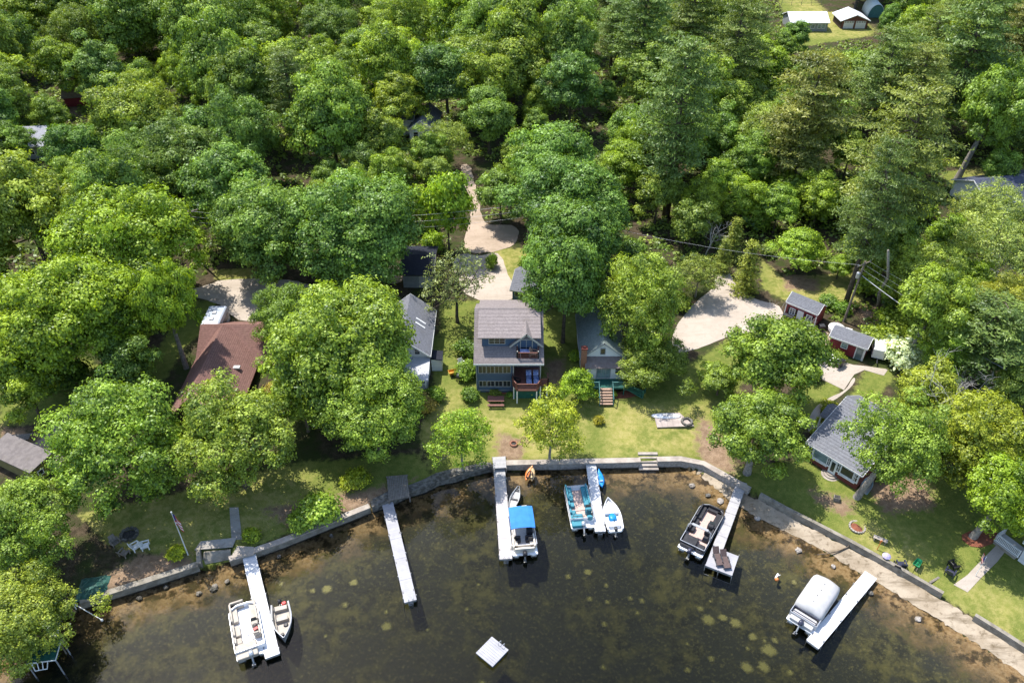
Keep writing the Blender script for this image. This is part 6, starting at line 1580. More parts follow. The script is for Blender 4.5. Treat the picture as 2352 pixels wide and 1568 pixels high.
# ---- boat shelter bottom left
q = [c8(340, 1325, 2.3), c8(308, 1440, 2.2), c8(150, 1460, 2.2), c8(60, 1330, 2.3)]
t = thing('boat_shelter', 'boat shelter with a dark green flat roof standing in the lake', 'boat shelter', (q[1].x, q[1].y, 0))
L3 = lambda p, dz=0: (p.x - q[1].x, p.y - q[1].y, p.z + dz)
m = MB(); m.slab([L3(q[3]), L3(q[2]), L3(q[1]), L3(q[0])], .1); m.build('roof', M['green_paint'], t)
m = MB(); m.tube([L3(q[2], -.02), L3(q[1], -.02), L3(q[0], -.02)], .06, 6); m.build('roof_edge', M['white'], t)
for p in q: m = MB(); m.tube([(p.x - q[1].x, p.y - q[1].y, -1.5), L3(p, -.1)], .06, 6); m.build('post', M['alu'], t)
a_ = c8(175, 1460, 2.1); b2 = c8(265, 1440, 2.1); a2 = c8(195, 1500, 1.6); b3 = c8(262, 1488, 1.6)
m = MB(); m.tube([L3(a_), L3(a2), L3(b3), L3(b2)], .05, 6); m.tube([L3(a_.lerp(b2, .33)), L3(a2.lerp(b3, .33))], .04, 6); m.tube([L3(a_.lerp(b2, .66)), L3(a2.lerp(b3, .66))], .04, 6); m.build('front_frame', M['white'], t)
q = [c8(352, 1120, 2.6), c8(316, 1318, 2.4), c8(255, 1300, 2.4), c8(285, 1130, 2.6)]
t = thing('lean_to_roof', 'pale grey roof between the fine leaved trees, behind the green boat shelter', 'roof', (q[1].x, q[1].y, 0))
L3 = lambda p, dz=0: (p.x - q[1].x, p.y - q[1].y, p.z + dz)
m = MB(); m.slab([L3(q[3]), L3(q[2]), L3(q[1]), L3(q[0])], .12); m.build('roof_sheet', M['roof_metal'], t)
for p in q: m = MB(); m.tube([(p.x - q[1].x, p.y - q[1].y, -1.0), L3(p, -.1)], .06, 6); m.build('post', M['wood_grey'], t)
# ---- white house bottom right
c9 = lambda x, y, z: G((2750 + x / 2.621) / 1.3061, (1450 + y / 2.621) / 1.3061, z)
t, Ln, gb = turned('house', 'white house at the right edge with a white railed porch', c9(785, 615, 1.0), c9(905, 705, 1.0))
gable(t, 0, 6.0, 0, 7, gb, gb + 2.6, gb + 4.4, 'x', M['white_siding'], M['roof_grey'], .3, 'white')
for k in range(3): window(t, t, .75 + .85 * k, -.01, gb + 1.7, .6, .85, 1, 2, fm='white')
m = HB(t); m.box(-1.3, .6, gb + .42, 2.3, 1.6, .12); pc = m.build('porch', M['canvas_grey'], t)
railing(t, 'railing', [(-.1, -.15), (-2.4, -.15), (-2.4, 1.35)], gb + .48, .85, M['white'], parent=pc)
m = HB(t); m.box(-1.3, .6, gb + .18, 2.2, 1.5, .4); m.build('porch_base', M['concrete'], pc)
# ---- far buildings
gb = gh(83, 202)
t = thing('garage', 'two door brown garage with a white roof in the far clearing', 'garage', (83.1, 202.3, gb))
gable(t, -3.2, 3.2, 0, 6.0, gb, gb + 1.95, gb + 3.2, 'y', M['brown_siding'], M['roof_metal'], .4, 'white')
M['garage_red'] = mat('red_brown_boards', (.17, .07, .06), (.13, .055, .045), 2, .7)
m = HB(t); m.loft([[(x, y, z) for x, z in ((-3.1, gb), (3.1, gb), (3.1, gb + 1.95), (0, gb + 3.1), (-3.1, gb + 1.95))] for y in (-.03, -.01)][::-1]); m.build('front_boards', M['garage_red'], t)
for s in (-1, 1):
    m = HB(t); m.box(s * 1.45, -.06, gb + .95, 2.4, .06, 1.75); d_ = m.build('garage_door', M['roof_metal'], t)
    m = HB(t); [m.box(s * 1.45 - .9 + .6 * k, -.1, gb + 1.6, .42, .02, .2) for k in range(4)]; m.build('door_panes', M['glass'], d_)
gb = gh(72, 202)
t = thing('house', 'far house with a white roof beside the brown garage', 'house', (72.0, 200.2, gb))
gable(t, -5.0, 3.9, 0, 7.0, gb, gb + 2.1, gb + 3.5, 'x', M['grey_siding'], M['roof_metal'], .3, 'white')
for x in (.3, 1.9, 2.9): window(t, t, x, -.01, gb + 1.2, .9 if x < 1 else .7, .9, 1, 1, fm='white', gm='glass_pale')
p = Vector((91.5, 211.0)); t = thing('quonset_shelter', 'round white fabric shelter behind the far garage', 'shelter', (p.x, p.y, gh(p.x, p.y)), -.12)
m = MB(); ring = lambda y, s_=1: [(2.0 * s_ * math.cos(PI * k / 12), y, 3.3 * s_ * math.sin(PI * k / 12) ** .9) for k in range(13)]
m.loft([ring(0) + ring(0, .96)[::-1], ring(6.5) + ring(6.5, .96)[::-1]][::-1]); m.build('cover', mat('pale_green_fabric', (.6, .66, .64), (.54, .6, .58), 1, .6), t, True)
m = MB(); m.loft([ring(y, .95) for y in (.15, .25)][::-1]); m.build('end_flap', M['teal_paint'], t)
p = G(1838, 12, 2.4)
for k in range(6):
    pass
t = thing('fence', 'wire fence with thin posts across the far yellow field', 'fence', (p.x, p.y, gh(p.x, p.y)))
m = MB()
for k in range(5): m.tube([(-5 + 2.6 * k, -.2, 0), (-5 + 2.6 * k, -.2, 1.4)], .06, 5)
m.build('posts', M['wood_grey'], t); m = MB(); m.tube([(-5, -.2, 1.3), (5.4, -.2, 1.3)], .03, 4); m.tube([(-5, -.2, .7), (5.4, -.2, .7)], .03, 4); m.build('wires', M['wood_grey'], t)
gb = 2.43
p = G(912, 262, 6.0)
t = thing('house', 'grey and white house half hidden in the woods at the end of the lane', 'house', (p.x, p.y, gh(p.x, p.y)), -.12)
gable(t, -5.2, 3.0, -1, 6, gb, gb + 3.0, gb + 5.0, 'x', M['white_siding'], M['roof_grey'], .3, 'white')
gable(t, 3.05, 7.2, -4, 4, gb, gb + 2.6, gb + 4.2, 'y', M['white_siding'], M['roof_grey'], .3, 'white')
for x in (-4.3, -3.4, -1.5, .5): window(t, t, x, -1.01, gb + 1.7, .6, 1.1, 1, 2, fm='white')
for x in (4.2, 5.9): window(t, t, x, -4.01, gb + 1.5, .8, 1.1, 1, 2, fm='white')
p = G(70, 322, 5.0)
t = thing('house', 'pale grey house behind the trees at the left edge', 'house', (p.x - 2.5, p.y, gh(p.x, p.y)), .12)
gable(t, -6, 5, -2.5, 5, gb, gb + 2.5, gb + 4.3, 'x', M['grey_siding'], mat('pale_blue_grey_shingles', (.36, .37, .42), (.3, .31, .35), 3, .8, fine=.3), .35, 'white')
for x in (-2, 0, 3): window(t, t, x, -2.51, gb + 1.4, .8, 1.0, 1, 2, fm='white')
p = G(178, 238, 3.0)
t = thing('shed', 'weathered brown shed in a gap of the woods left', 'shed', (p.x, p.y, gh(p.x, p.y)), .2)
gable(t, -2.2, 2.2, 0, 4, gb, gb + 2.0, gb + 3.2, 'x', M['red_siding'], mat('rusty_roof', (.33, .25, .2), (.24, .17, .13), 3, .85), .3, 'wood_grey')
p = G(2262, 440, 5.0)
t = thing('house', 'house with a navy roof and white trim behind the silvery willow', 'house', (p.x, p.y, gh(p.x, p.y)), .25)
gable(t, -2, 13, -3.5, 4.5, gb, gb + 2.6, gb + 4.4, 'x', M['white_siding'], mat('navy_shingles', (.07, .08, .12), (.05, .058, .09), 3, .8, fine=.3), .35, 'white')
m = HB(t); m.slab([(-5.2, -5.4, gb + 2.4), (-1.6, -5.4, gb + 2.4), (-1.6, -2.2, gb + 2.9), (-5.2, -2.2, gb + 2.9)], .13); pr_ = m.build('porch_roof', M['roof_dark'], t)
m = HB(t)
for x in (-5.1, -3.9): m.box(x, -5.3, gb + 1.2, .14, .14, 2.4)
m.build('porch_posts', M['white'], pr_)
for x in (0, 2.5): window(t, t, x, -3.51, gb + 1.5, .8, 1.0, 1, 2, fm='white')
# ------------------------------------------------------------------ yards
def lounge(label, x, y, z, rz, cm_, fm, group=None, kind='lounge_chair', up_=.5):
    t = thing(kind, label, 'lounge chair', (x, y, z), rz, group)
    m = MB(); m.slab([(-.3, -.95, .34), (.3, -.95, .34), (.3, .3, .34), (-.3, .3, .34)], .07); m.build('seat', cm_, t)
    m = MB(); m.slab([(-.3, .3, .35), (.3, .3, .35), (.3, .3 + .7 * math.cos(up_), .35 + .7 * math.sin(up_)), (-.3, .3 + .7 * math.cos(up_), .35 + .7 * math.sin(up_))], .07); m.build('backrest', cm_, t)
    for s in (-1, 1):
        m = MB(); m.box(s * .33, -.3, .3, .05, 1.35, .06); m.box(s * .33, -.1, .52, .06, .6, .04); m.box(s * .33, -.35, .42, .05, .05, .2); m.box(s * .33, .15, .42, .05, .05, .2); m.build('arm', fm, t)
        for y_ in (-.85, .25): m = MB(); m.box(s * .33, y_, .15, .05, .05, .3); m.build('leg', fm, t)
    return t
def chair(label, p, rz, mt, group=None, cat='chair', name='lawn_chair'):
    t = thing(name, label, cat, (p[0], p[1], p[2]), rz, group)
    m = MB(); m.slab([(-.32, -.3, .36), (.32, -.3, .36), (.32, .28, .28), (-.32, .28, .28)], .05); m.build('seat', mt, t)
    m = MB(); m.slab([(-.32, .26, .3), (.32, .26, .3), (.28, .52, .98), (-.28, .52, .98)], .05); m.build('backrest', mt, t)
    for s in (-1, 1):
        m = MB(); m.box(s * .38, .02, .55, .13, .75, .04); m.build('arm', mt, t)
        for y_ in (-.3, .3): m = MB(); m.box(s * .36, y_, .27, .07, .09, .54); m.build('leg', mt, t)
    return t
def picnic(label, p, rz, mt):
    t = thing('picnic_table', label, 'picnic table', (p.x, p.y, p.z), rz)
    for i in range(5): m = MB(); m.box(0, -.32 + .16 * i, .74, 1.9, .145, .04); m.build('table_board', mt, t)
    for s in (-1, 1):
        m = MB(); m.box(0, s * .72, .45, 1.9, .28, .045); m.build('bench', mt, t)
        m = MB(); m.box(s * .7, 0, .42, .09, 1.6, .09); m.slab([(s * .7 - .04, -.62, .0), (s * .7 + .04, -.62, .0), (s * .7 + .04, -.25, .72), (s * .7 - .04, -.25, .72)], .09); m.slab([(s * .7 - .04, .62, .0), (s * .7 - .04, .25, .72), (s * .7 + .04, .25, .72), (s * .7 + .04, .62, .0)], .09); m.build('leg_frame', mt, t)
    return t
bh = lambda x, y, z: G((1300 + x / 3.484) / 1.3061, (800 + y / 3.484) / 1.3061, z)
for x, lb in ((998, 'blue striped lounge chair on the brown deck, nearer the long window row'), (1073, 'blue striped lounge chair on the brown deck, nearer the deck railing end')):
    p = bh(x, 1165, 3.5); lounge(lb, p.x, p.y, 3.205, 0.03, M['cushion_blue'], M['dark_metal'], 'blue lounge chairs on the deck', up_=.9)
p = bh(870, 1215, 3.4); chair('dark chair on the brown deck beside the lounge chairs', (p.x, p.y + .1, 3.205), 1.2, M['black'], name='deck_chair')
t = thing('balcony_table', 'small table with patterned cloth on the balcony of the blue house', 'table', (1.45, 71.3, 6.25))
m = MB(); m.box(0, 0, .68, 1.1, .7, .05); m.build('table_top', M['cushion_blue'], t)
for sx in (-1, 1):
    for sy in (-1, 1): m = MB(); m.box(sx * .48, sy * .28, .33, .05, .05, .66); m.build('leg', M['white'], t)
chair('pale chair on the balcony of the blue house', (2.5, 71.35, 6.25), 1.3, M['stair_tan'], name='balcony_chair')
p = T(1139, 927); picnic('red brown picnic table in front of the blue house', p, 0.0, M['deck_brown'])
p = T(52, 1016); picnic('dark grey picnic table beside the gravel path at the left edge', p, .12, M['wood_grey'])
p = T(1040, 861); t = thing('garden_cart', 'yellow garden cart on the strip of lawn beside the blue house', 'cart', tuple(p), .3)
m = MB(); m.loft([[(x * s_, y * s_, z) for x, y in ((-.5, -.35), (.5, -.35), (.5, .35), (-.5, .35))] for z, s_ in ((.3, .8), (.62, 1), (.62, .92), (.36, .72))]); m.build('tray', M['yellow'], t)
for s in (-1, 1): m = MB(); m.xf = Matrix.Translation((-.1, s * .34, .17)) @ Matrix.Rotation(PI / 2, 4, 'X'); m.lathe([(.06, -.05), (.17, -.05), (.17, .05), (.06, .05)], n=12); m.build('wheel', M['black'], t)
m = MB(); m.tube([(.45, -.2, .5), (.9, -.2, .6), (.9, .2, .6), (.45, .2, .5)], .025, 6); m.build('handle', M['dark_metal'], t)
p = T(1055, 872); t = thing('grill', 'dark covered barrel grill beside the yellow garden cart', 'grill', tuple(p), 1.3)
m = MB(); m.xf = Matrix.Translation((0, 0, .75)) @ Matrix.Rotation(PI / 2, 4, 'Y'); m.lathe([(.1, -.5), (.27, -.46), (.3, 0), (.27, .46), (.1, .5)], n=14); m.build('barrel', M['dark_metal'], t, True)
for sx in (-1, 1):
    for sy in (-1, 1): m = MB(); m.box(sx * .36, sy * .18, .3, .05, .05, .6); m.build('leg', M['dark_metal'], t)
p = T(1062, 842); chair('white garden chair beside the flowering lilac and blue house', p, .6, M['white'])
p = T(1057, 833); t = thing('flower_tub', 'tub of pink flowers behind the white garden chair', 'planter', tuple(p))
m = MB(); m.lathe([(.22, 0), (.32, .35), (.28, .35), (.2, .28)], n=12); m.build('tub', M['stone_pale'], t)
m = MB(); r_ = random.Random(2)
for k in range(40): a_ = r_.uniform(0, 6.28); d_ = r_.uniform(0, .32); m.box(d_ * math.cos(a_), d_ * math.sin(a_), .36 + r_.uniform(0, .25), .09, .09, .05, r_.uniform(0, 3))
m.build('flowers', mat('pink_petals', (.6, .3, .4), (.3, .35, .15), 9), t)
# fire rings
def ring_of_stones(name, label, cat, p, r, n, sz, mt, core=None, h=.22, rows=1):
    t = thing(name, label, cat, tuple(p)); rr = random.Random(n)
    for k in range(rows):
        m = MB()
        for i in range(n):
            a_ = 2 * PI * (i + .5 * (k % 2)) / n; m.box(r * math.cos(a_), r * math.sin(a_), h * (k + .5), sz * rr.uniform(.85, 1.1), sz * .8, h * rr.uniform(.8, 1.0), a_ + PI / 2, bev=.04)
        m.build('stone_ring' if k == 0 else 'upper_ring', mt, t)
    if core: m = MB(); m.lathe([(r - sz * .3, .02), (r * .6, .07), (.02, .1)], n=14); m.build('core', core, t)
    return t
ring_of_stones('fire_pit', 'small orange brick fire ring on the lawn behind the pale beige dock', 'fire pit', T(1180, 1020), .36, 11, .24, M['chimney_brick'], M['ash'])
ring_of_stones('fire_pit', 'round stone fire pit on the corner of the stone patio', 'fire pit', T(1577, 972), .55, 12, .3, M['stone_dark'], M['ash'], .2, 2)
ring_of_stones('flower_bed', 'circle of small stones around a young plant on the beach lawn', 'flower bed', T(1969, 1210), .72, 18, .24, M['stone_pale'], M['mulch'], .14)
ring_of_stones('fire_pit', 'rough heap of stones round a fire place on the flagpole lawn', 'fire pit', T(297, 1228), .75, 12, .36, M['stone_dark'], M['ash'], .25)
pq = [T(u, v) for u, v in [(1501, 951), (1509, 984), (1594, 981), (1560, 948)]]
o0 = pq[0]; m = MB(); m.prism([(p.x - o0.x, p.y - o0.y) for p in pq][::1], 0, .1); o = m.build('patio', mat('worn_patio', (.47, .4, .36), (.37, .31, .28), 1.3, .9, rows=1.6, axis='X', rowdark=.86, fine=.3, dirt=.3)); o.location = (o0.x, o0.y, o0.z - .01); tag(o, 'worn square stone patio on the front lawn', 'patio')
p = T(1529, 957); t = thing('paddleboard', 'white paddleboard lying on the worn stone patio', 'paddleboard', (p.x, p.y, p.z + .1), PI / 2 - .02)
m = MB(); m.loft([[(-w_, y, .04), (-w_ * .9, y, .0), (w_ * .9, y, .0), (w_, y, .04), (w_ * .85, y, .13), (-w_ * .85, y, .13)] for y, w_ in ((-1.65, .08), (-1.5, .24), (-1.0, .38), (0, .43), (.9, .38), (1.4, .25), (1.62, .05))]); m.build('board', M['boat_white'], t, True)
m = MB(); m.box(0, -1.2, -.04, .02, .2, .1); m.box(0, -.2, .14, .5, 1.2, .015, bev=.01); m.build('deck_pad', M['canvas_grey'], t)
# mulch bed with stones
sheet('mulch_bed', W([(1406, 905), (1458, 890), (1472, 898), (1462, 912), (1406, 916)]), M['mulch'], dz=.05, smooth=1, step=.5)
sheet('mulch_bed', W([(1110, 890), (1180, 888), (1182, 906), (1112, 903)]), M['mulch'], dz=.05, smooth=1, step=.5)
sheet('mulch_bed', W([(2200, 1232), (2235, 1215), (2290, 1215), (2290, 1245), (2240, 1262)]), M['mulch'], dz=.05, smooth=1, step=.6)
# landings at the dock heads
for name, lb, px, mt, z in (('landing', 'dark wooden landing at the head of the empty pale dock', [(888, 1094), (935, 1090), (941, 1141), (893, 1150)], 'wood_grey', .98), ('landing', 'grey wooden landing at the head of the pale beige dock', [(1131, 1050), (1161, 1048), (1163, 1074), (1133, 1076)], 'dock_grey', .98)):
    q = [G(u, v, z) for u, v in px][::-1]; c_ = q[0]
    t = thing(name, lb, 'landing', (c_.x, c_.y, gh(c_.x, c_.y)))
    Lc = lambda p, dz=0: (p.x - c_.x, p.y - c_.y, p.z - t.location.z + dz)
    n = 10
    for i in range(n):
        a0, a1, b0, b1 = q[0].lerp(q[1], (i + .04) / n), q[0].lerp(q[1], (i + .96) / n), q[3].lerp(q[2], (i + .04) / n), q[3].lerp(q[2], (i + .96) / n)
        if (q[0] - q[1]).length < (q[1] - q[2]).length: pass
        m = MB(); m.slab([Lc(b0), Lc(b1), Lc(a1), Lc(a0)][::1], .05); m.build('deck_board', M[mt], t)
    m = MB()
    for p in q: m.box(*Lc(p, -.35), .12, .12, .7)
    m.build('posts', M['wood_grey'], t)
# chairs and things on the left shore
for (u, v, rz, mt, lb) in ((314, 1259, 2.3, 'white', 'white wooden lawn chair on the left shore, nearer the stone fire place'), (336, 1257, 1.9, 'white', 'white wooden lawn chair on the left shore, nearer the flagpole'), (267, 1250, .9, 'wood_grey', 'brown lawn chair beside the stone fire place'), (287, 1274, 2.8, 'wood_grey', 'grey lawn chair at the edge of the left seawall')):
    chair(lb, T(u, v), rz, M[mt])
p = T(432, 1274); t = thing('flagpole', 'white flagpole with a limp striped flag on the left shore', 'flagpole', tuple(p))
m = MB(); m.tube([(0, 0, 0), (0, 0, 6.1)], [.06, .035], 8); m.lathe([(.03, 6.1), (.08, 6.16), (.03, 6.24)], n=10); m.build('pole', M['white'], t)
def flag(par, z, L_, H_, sag, ang):
    m1, m2, m3 = MB(), MB(), MB(); n = 10
    for k in range(7):
        for i in range(n):
            pt = lambda f, g_: (math.cos(ang) * (.04 + L_ * f) + .06 * math.sin(7 * f) * math.sin(ang), math.sin(ang) * (.04 + L_ * f) + .09 * math.sin(7 * f), z - H_ * g_ - sag * f * f)
            f0, f1, g0, g1 = i / n, (i + 1) / n, k / 7, (k + 1) / 7
            tgt = m3 if (k < 4 and i < 4) else (m1 if k % 2 == 0 else m2)
            a_, b2, c_, d_ = pt(f0, g0), pt(f1, g0), pt(f1, g1), pt(f0, g1); tgt.slab([a_, b2, c_, d_], .012)
    f = m1.build('flag', M['red'], par); m2.build('white_stripes', M['white'], f); m3.build('canton', mat('flag_blue', (.02, .03, .14), (.02, .03, .14), 2), f)
flag(t, 5.9, .75, 1.5, .7, -.5)
p = T(2240, 1322); t = thing('flagpole', 'short pole with a striped flag beside the paved walkway', 'flagpole', tuple(p), .2)
m = MB(); m.tube([(0, 0, 0), (.25, .15, 2.6)], .03, 6); m.build('pole', M['white'], t); flag(t, 2.5, 1.0, .8, .35, .9)
p = T(214, 1350); t = thing('tarp', 'green tarp spread over a pile behind the left seawall', 'tarp', tuple(p), .15)
m = MB(); r_ = random.Random(5); n = 9
vs = [((i / n - .5) * 2.6, (j / n - .5) * 2.6, .12 + .35 * math.sin(PI * i / n) * math.sin(PI * j / n) + r_.uniform(-.06, .06) - (.14 if i in (0, n) or j in (0, n) else 0)) for j in range(n + 1) for i in range(n + 1)]
m.add(vs, [(j * (n + 1) + i, j * (n + 1) + i + 1, (j + 1) * (n + 1) + i + 1, (j + 1) * (n + 1) + i) for j in range(n) for i in range(n)]); m.build('sheet', M['tarp_green'], t)
a_, b2 = c8(405, 1125, 1.3), c8(565, 1217, .5); t = thing('mooring_whip', 'thin white pole reaching out over the water from the left seawall', 'pole', (a_.x, a_.y, 0))
m = MB(); m.tube([(0, 0, 1.3), tuple(b2 - Vector((a_.x, a_.y, 0)))], [.05, .03], 6); m.tube([(0, 0, .4), (0, 0, 1.3)], .05, 6); m.build('pole', M['white'], t); m = MB(); m.box(*(b2 - Vector((a_.x, a_.y, 0))), .2, .2, .2, bev=.05); m.build('weight', M['white'], t)
# rocks along the left seawall
r_ = random.Random(8)
for k, (u, v, s) in enumerate([(488, 1347, .35), (520, 1330, .25), (455, 1357, .3), (380, 1345, .28), (492, 1340, .28), (640, 1274, .22), (318, 1370, .3), (760, 1226, .2), (1590, 1112, .35), (1626, 1136, .3), (1655, 1150, .4), (1740, 1190, .3), (1685, 1175, .3), (1835, 1262, .35), (1915, 1300, .25), (2000, 1360, .3), (2110, 1420, .3)]):
    p = G(u, v, .05); m = MB(); vs = []
    m.lathe([(s * .5, -.25), (s * .95, -.05), (s * .9, .1), (s * .4, .2)], n=8)
    m.v = [(x * r_.uniform(.75, 1.25), y * r_.uniform(.75, 1.25), z * r_.uniform(.7, 1.2)) for x, y, z in m.v]
    o = m.build('shore_rock', M['stone_pale'] if k % 3 else M['stone_dark']); o.location = (p.x, p.y, gh(p.x, p.y) + .08); o.rotation_euler = (0, 0, r_.uniform(0, 6))
    tag(o, 'loose stone lying in the shallows along the shore', 'rock', 'loose stones along the shore')
# stripes of wrack and driftwood on the beach
p = T(1925, 1268); t = thing('driftwood_branch', 'long dark branch lying across the beach', 'branch', tuple(p), -.6)
m = MB(); m.tube([(-1.6, -1.5, .12), (-.8, -.9, .2), (0, 0, .2), (.6, .9, .3), (.65, 1.5, .9)], [.03, .05, .07, .07, .04], 6); m.tube([(-.6, -.7, .2), (-1.3, -.6, .25)], .03, 5); m.build('branch', M['bark'], t, True)
# dock chairs
t0, px_, pl0, Lw, z, rz = DOCK_L
for k, lb in ((.36, 'brown lounge chair on the square dock platform, nearer the moored black boat'), (.66, 'brown lounge chair on the square dock platform, nearer the corner over open water')):
    lp = Matrix.Translation(t0.location) @ Matrix.Rotation(rz, 4, 'Z') @ Vector((px_ * (.30 if k < .5 else .58), pl0 + (Lw - pl0) * .5, z))
    lounge(lb, lp.x, lp.y, z + .005, .1, M['cushion_brown'], M['dark_metal'], 'brown lounge chairs on the dock', up_=.8)
# camper trailer
q = [G((500 + x / 2.767) / 1.3061, (850 + y / 2.767) / 1.3061, 4.5) for x, y in ((298, 380), (352, 230), (500, 228), (425, 360))]
c_ = (q[0] + q[1] + q[2] + q[3]) / 4; t = thing('camper_trailer', 'white camper trailer parked in tree shade at the driveway', 'trailer', (c_.x, c_.y, gh(c_.x, c_.y)), .02)
Wc, Lc_ = (q[2] - q[1]).length, (q[1] - q[0]).length + .6
m = MB(); m.loft([[(-Wc / 2, y, z0), (Wc / 2, y, z0), (Wc / 2, y, z1 - .12), (Wc / 2 - .15, y, z1), (-Wc / 2 + .15, y, z1), (-Wc / 2, y, z1 - .12)] for y, z0, z1 in ((-Lc_ / 2, .9, 1.9), (-Lc_ / 2 + .35, .55, 2.55), (-Lc_ / 2 + .9, .5, 2.65), (Lc_ / 2 - .1, .5, 2.6), (Lc_ / 2, .6, 2.5))][::-1]); m.build('body', mat('camper_shaded_white', (.42, .46, .52), (.36, .4, .46), 1.5, .4, dirt=.2), t)  # white body tinted blue-grey: dappled tree shade put into its colour
for y in (-.7, .6): m = MB(); m.box(0, y, 2.7, .5, .5, .12, bev=.04); m.build('roof_vent', M['canvas_grey'], t)
m = MB(); m.box(Wc / 2 + .01, .4, 1.5, .03, Lc_ * .7, .7); m.build('side_stripe', M['boat_navy'], t)
for s in (-1, 1): m = MB(); m.xf = Matrix.Translation((s * (Wc / 2 - .1), -.2, .33)) @ Matrix.Rotation(PI / 2, 4, 'Y'); m.lathe([(.12, -.1), (.33, -.1), (.33, .1), (.12, .1)], n=14); m.build('wheel', M['black'], t)
m = MB(); m.box(0, Lc_ / 2 + .02, 1.5, 1.2, .04, .6); m.build('rear_window', M['glass'], t)
# patio furniture and bins by the long shed
p = sh(820, 1190, 2.1); t = thing('patio_table', 'white round patio table under the shrub beside the long red shed', 'table', (p.x, p.y, gh(p.x, p.y)))
m = MB(); m.lathe([(.62, .7), (.64, .74), (.6, .75)], n=20); m.build('table_top', M['white'], t); m = MB(); m.tube([(0, 0, 0), (0, 0, .7)], .05, 8); m.lathe([(.3, 0), (.28, .05)], n=12); m.build('pedestal', M['white'], t)
for x, y, rz_, lb in ((745, 1150, 1.0, 'white patio chair at the shrub side of the round patio table'), (870, 1240, 3.6, 'white patio chair between the round patio table and the grill'), (720, 1240, 2.4, 'white patio chair in front of the round patio table')):
    p = sh(x, y, 2.1); chair(lb, (p.x, p.y, gh(p.x, p.y) + .03), rz_, M['white'], name='patio_chair')
p = sh(980, 1300, 2.1); t = thing('grill', 'black grill standing on the paved patio', 'grill', (p.x, p.y, gh(p.x, p.y) + .03), .6)
m = MB(); m.box(0, 0, .85, .95, .5, .35, bev=.1); m.build('hood', M['black'], t); m = MB(); m.box(0, 0, .35, .6, .45, .65); m.build('cabinet', M['dark_metal'], t); m = MB(); m.box(.62, 0, .75, .3, .45, .04); m.box(-.62, 0, .75, .3, .45, .04); m.build('side_shelf', M['dark_metal'], t)
p = sh(686, 760, 2.2); t = thing('rubbish_bin', 'black rubbish bin between the two red sheds', 'bin', (p.x, p.y, gh(p.x, p.y)))
m = MB(); m.loft([[(x * s_, y * s_, z) for x, y in ((-.28, -.28), (.28, -.28), (.28, .28), (-.28, .28))] for z, s_ in ((.05, .85), (.95, 1))]); m.build('body', M['black'], t); m = MB(); m.box(0, 0, .99, .64, .64, .08, bev=.04); m.build('lid', M['dark_metal'], t)
# small boat by the brick cottage
hull_boat('dinghy', 'pale blue dinghy lying by the thick leaning trunk', 'boat', (1996, 1108), (1978, 1142), 1.05, .4, mat('pale_blue_hull', (.3, .5, .6), (.25, .43, .52), 2, .4), M['boat_floor'], z=1.0)
p = T(1921, 1147); t = thing('planter_box', 'grey planter box on the lawn before the brick cottage', 'planter', tuple(p), -.3)
m = MB(); m.box(0, 0, .22, .62, .5, .44, bev=.03); m.build('box_body', M['wood_grey'], t); m = MB(); m.box(0, 0, .43, .5, .38, .06); m.build('soil', M['ash'], t)
# beach things
p = T(2059, 1305); chair('dark folding chair on the beach above the isolated white dock', p, 2.6, M['black'], name='beach_chair')
p = T(2068, 1300); chair('second dark folding chair on the beach, with its back to the lawn', p, 3.1, M['boat_navy'], name='beach_chair')
p = T(2029, 1290); t = thing('beach_umbrella', 'small lilac parasol stuck in the beach', 'parasol', tuple(p), .3)
m = MB(); m.tube([(0, 0, 0), (.1, 0, 1.1)], .025, 6); m.build('pole', M['white'], t); m = MB(); m.lathe([(.42, .88), (.25, 1.05), (.02, 1.15)], .08, 0, 0, 8); m.build('canopy', mat('lilac_canvas', (.45, .4, .6), (.4, .35, .55), 2), t)
p = T(2020, 1243); t = thing('bench', 'low pale plank bench on the lawn beside the beach edging', 'bench', tuple(p), -.55)
for k in range(3): m = MB(); m.box(0, -.15 + .15 * k, .42, 1.3, .13, .04); m.build('plank', M['concrete_pale'], t)
for s in (-1, 1): m = MB(); m.box(s * .5, 0, .2, .08, .4, .4); m.build('leg', M['concrete_pale'], t)
p = T(2014, 1262); t = thing('marker_stake', 'orange marker stake at the beach edging', 'stake', tuple(p), 0)
m = MB(); m.tube([(0, 0, 0), (.15, .1, 1.3)], .035, 6); m.build('stake', M['orange'], t); m = MB(); m.box(.14, .1, 1.15, .25, .03, .2); m.build('marker', M['orange'], t)
p = T(2104, 1300); t = thing('wheelbarrow', 'green wheelbarrow at the corner of the beach lawn', 'wheelbarrow', tuple(p), .8)
m = MB(); m.loft([[(x * s_, y * s_, z) for x, y in ((-.5, -.32), (.5, -.25), (.5, .25), (-.5, .32))] for z, s_ in ((.3, .7), (.62, 1), (.62, .92), (.35, .62))]); m.build('tray', mat('green_enamel', (.02, .25, .1), (.02, .2, .08), 3, .4), t)
m = MB(); m.xf = Matrix.Translation((.62, 0, .19)) @ Matrix.Rotation(PI / 2, 4, 'X'); m.lathe([(.05, -.04), (.19, -.04), (.19, .04), (.05, .04)], n=12); m.build('wheel', M['black'], t)
m = MB(); [m.tube([(-1.0, s * .28, .5), (.6, s * .1, .25)], .025, 5) for s in (-1, 1)]; m.build('handle', M['wood_pole'], t)
p = T(2188, 1302); chair('dark chair at the head of the paved walkway', p, 1.9, M['black'], name='patio_chair')
p = T(2180, 1318); chair('navy chair on the sand beside the paved walkway', p, 2.4, M['boat_navy'], name='patio_chair')
a_, b2 = T(2134, 1340), T(2160, 1322); t = thing('timber_beam', 'dark timber edging the sand beside the paved walkway', 'beam', (a_.x, a_.y, a_.z), along(a_, b2))
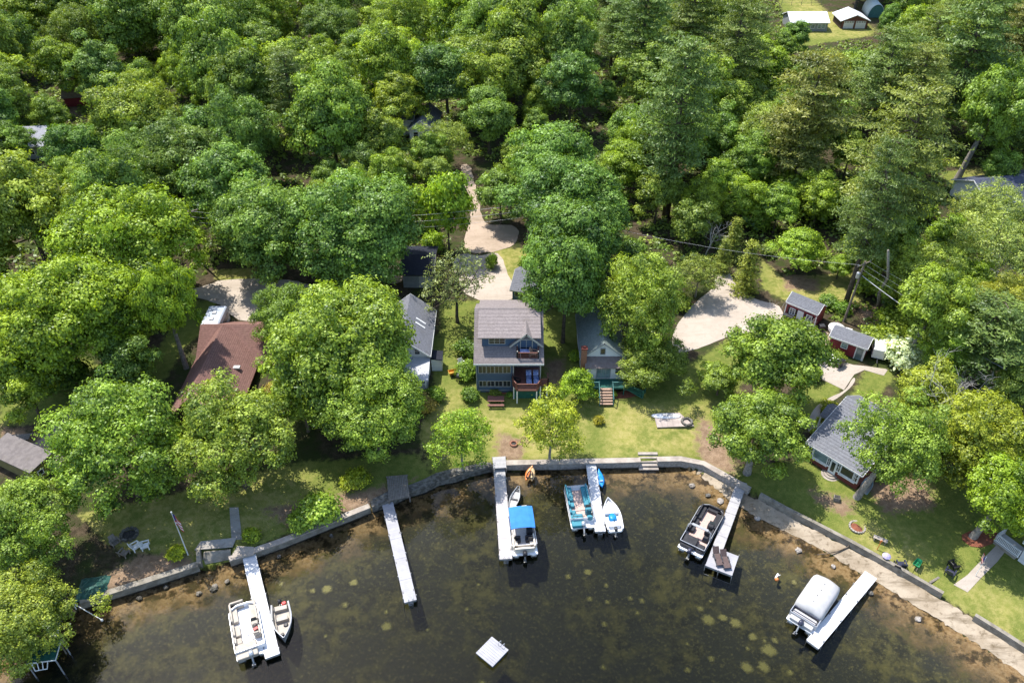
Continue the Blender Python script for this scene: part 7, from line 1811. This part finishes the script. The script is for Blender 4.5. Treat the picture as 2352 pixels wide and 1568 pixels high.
Ln = (b2 - a_).length; m = MB(); m.box(0, Ln / 2, .08, .2, Ln, .2, bev=.02); m.build('beam', M['wood_grey'], t)
# utility poles and cables
def pole(label, p, h, lean=(0, 0), arm=True, transf=False):
    t = thing('utility_pole', label, 'utility pole', tuple(p)); tx, ty = lean
    m = MB(); m.tube([(0, 0, -.3), (tx, ty, h)], [.17, .11], 10); m.build('pole', M['wood_pole'], t)
    if arm:
        m = MB(); m.xf = Matrix.Translation((tx * .96, ty * .96, h * .96)) @ Matrix.Rotation(.55, 4, 'Z'); m.box(0, 0, 0, 2.4, .12, .14); a_ = m.build('crossarm', M['wood_pole'], t)
        for s in (-1.1, 0, 1.1): m = MB(); m.xf = Matrix.Translation((tx * .96, ty * .96, h * .96)) @ Matrix.Rotation(.55, 4, 'Z'); m.lathe([(.05, .07), (.08, .13), (.04, .22)], s, 0, 0, 8); m.build('insulator', M['glass_pale'], a_)
    if transf:
        m = MB(); m.lathe([(.2, 0), (.24, .08), (.24, .75), (.2, .82), (.05, .86)], tx * .8 - .35, ty * .8 - .1, h * .74, 12); m.build('transformer', M['alu'], t)
    return Vector(p) + Vector((tx, ty, h))
base = T(1938, 738); top = pole('utility pole with a transformer and crossarm behind the long red shed', base, 9.0, (.35, 0), True, True)
b2 = T(1212, 596); top2 = pole('utility pole hidden by the massive dark oak at the lane crossing', b2, 9.0)
b3 = T(470, 612); top3 = pole('utility pole between the yellow green maple and the tall dense oak', b3, 9.0)
def cable(label, a_, b_, sag, r=.022):
    P = [a_.lerp(b_, k / 14) - Vector((0, 0, sag * 4 * (k / 14) * (1 - k / 14))) for k in range(15)]
    m = MB(); m.tube([p - P[0] for p in P], r, 5); o = m.build('power_cable', M['wire']); o.location = P[0]
    tag(o, label, 'cable')
far = G(2420, 905, 7.0)
cable('thick cable running from the transformer pole to the right photo edge', top + Vector((.1, -.1, -2.0)), far, .8, .04)
for k, nm in ((0, 'uppermost'), (1, 'middle'), (2, 'lowest')):
    cable(nm + ' thin cable right of the transformer pole, above the thick cable', top + Vector((.7 - .5 * k, .3 - .2 * k, -.25 - .35 * k)), far + Vector((3.0 - k, 3.5 - k, 2.2 - .5 * k)), .7, .009)
    if k == 0: cable('thin cable between the transformer pole and the oak hidden pole', top + Vector((-.7, -.3, -.3)), top2 + Vector((-.7, 0, -.2)), 1.4, .009)
    cable(nm + ' of the cables crossing above the gravel lane', top2 + Vector((-.7 + .7 * k, 0, -.2 - .9 * k)), top3 + Vector((-.7 + .7 * k, 0, -.2 - .9 * k)), 1.6, .011)
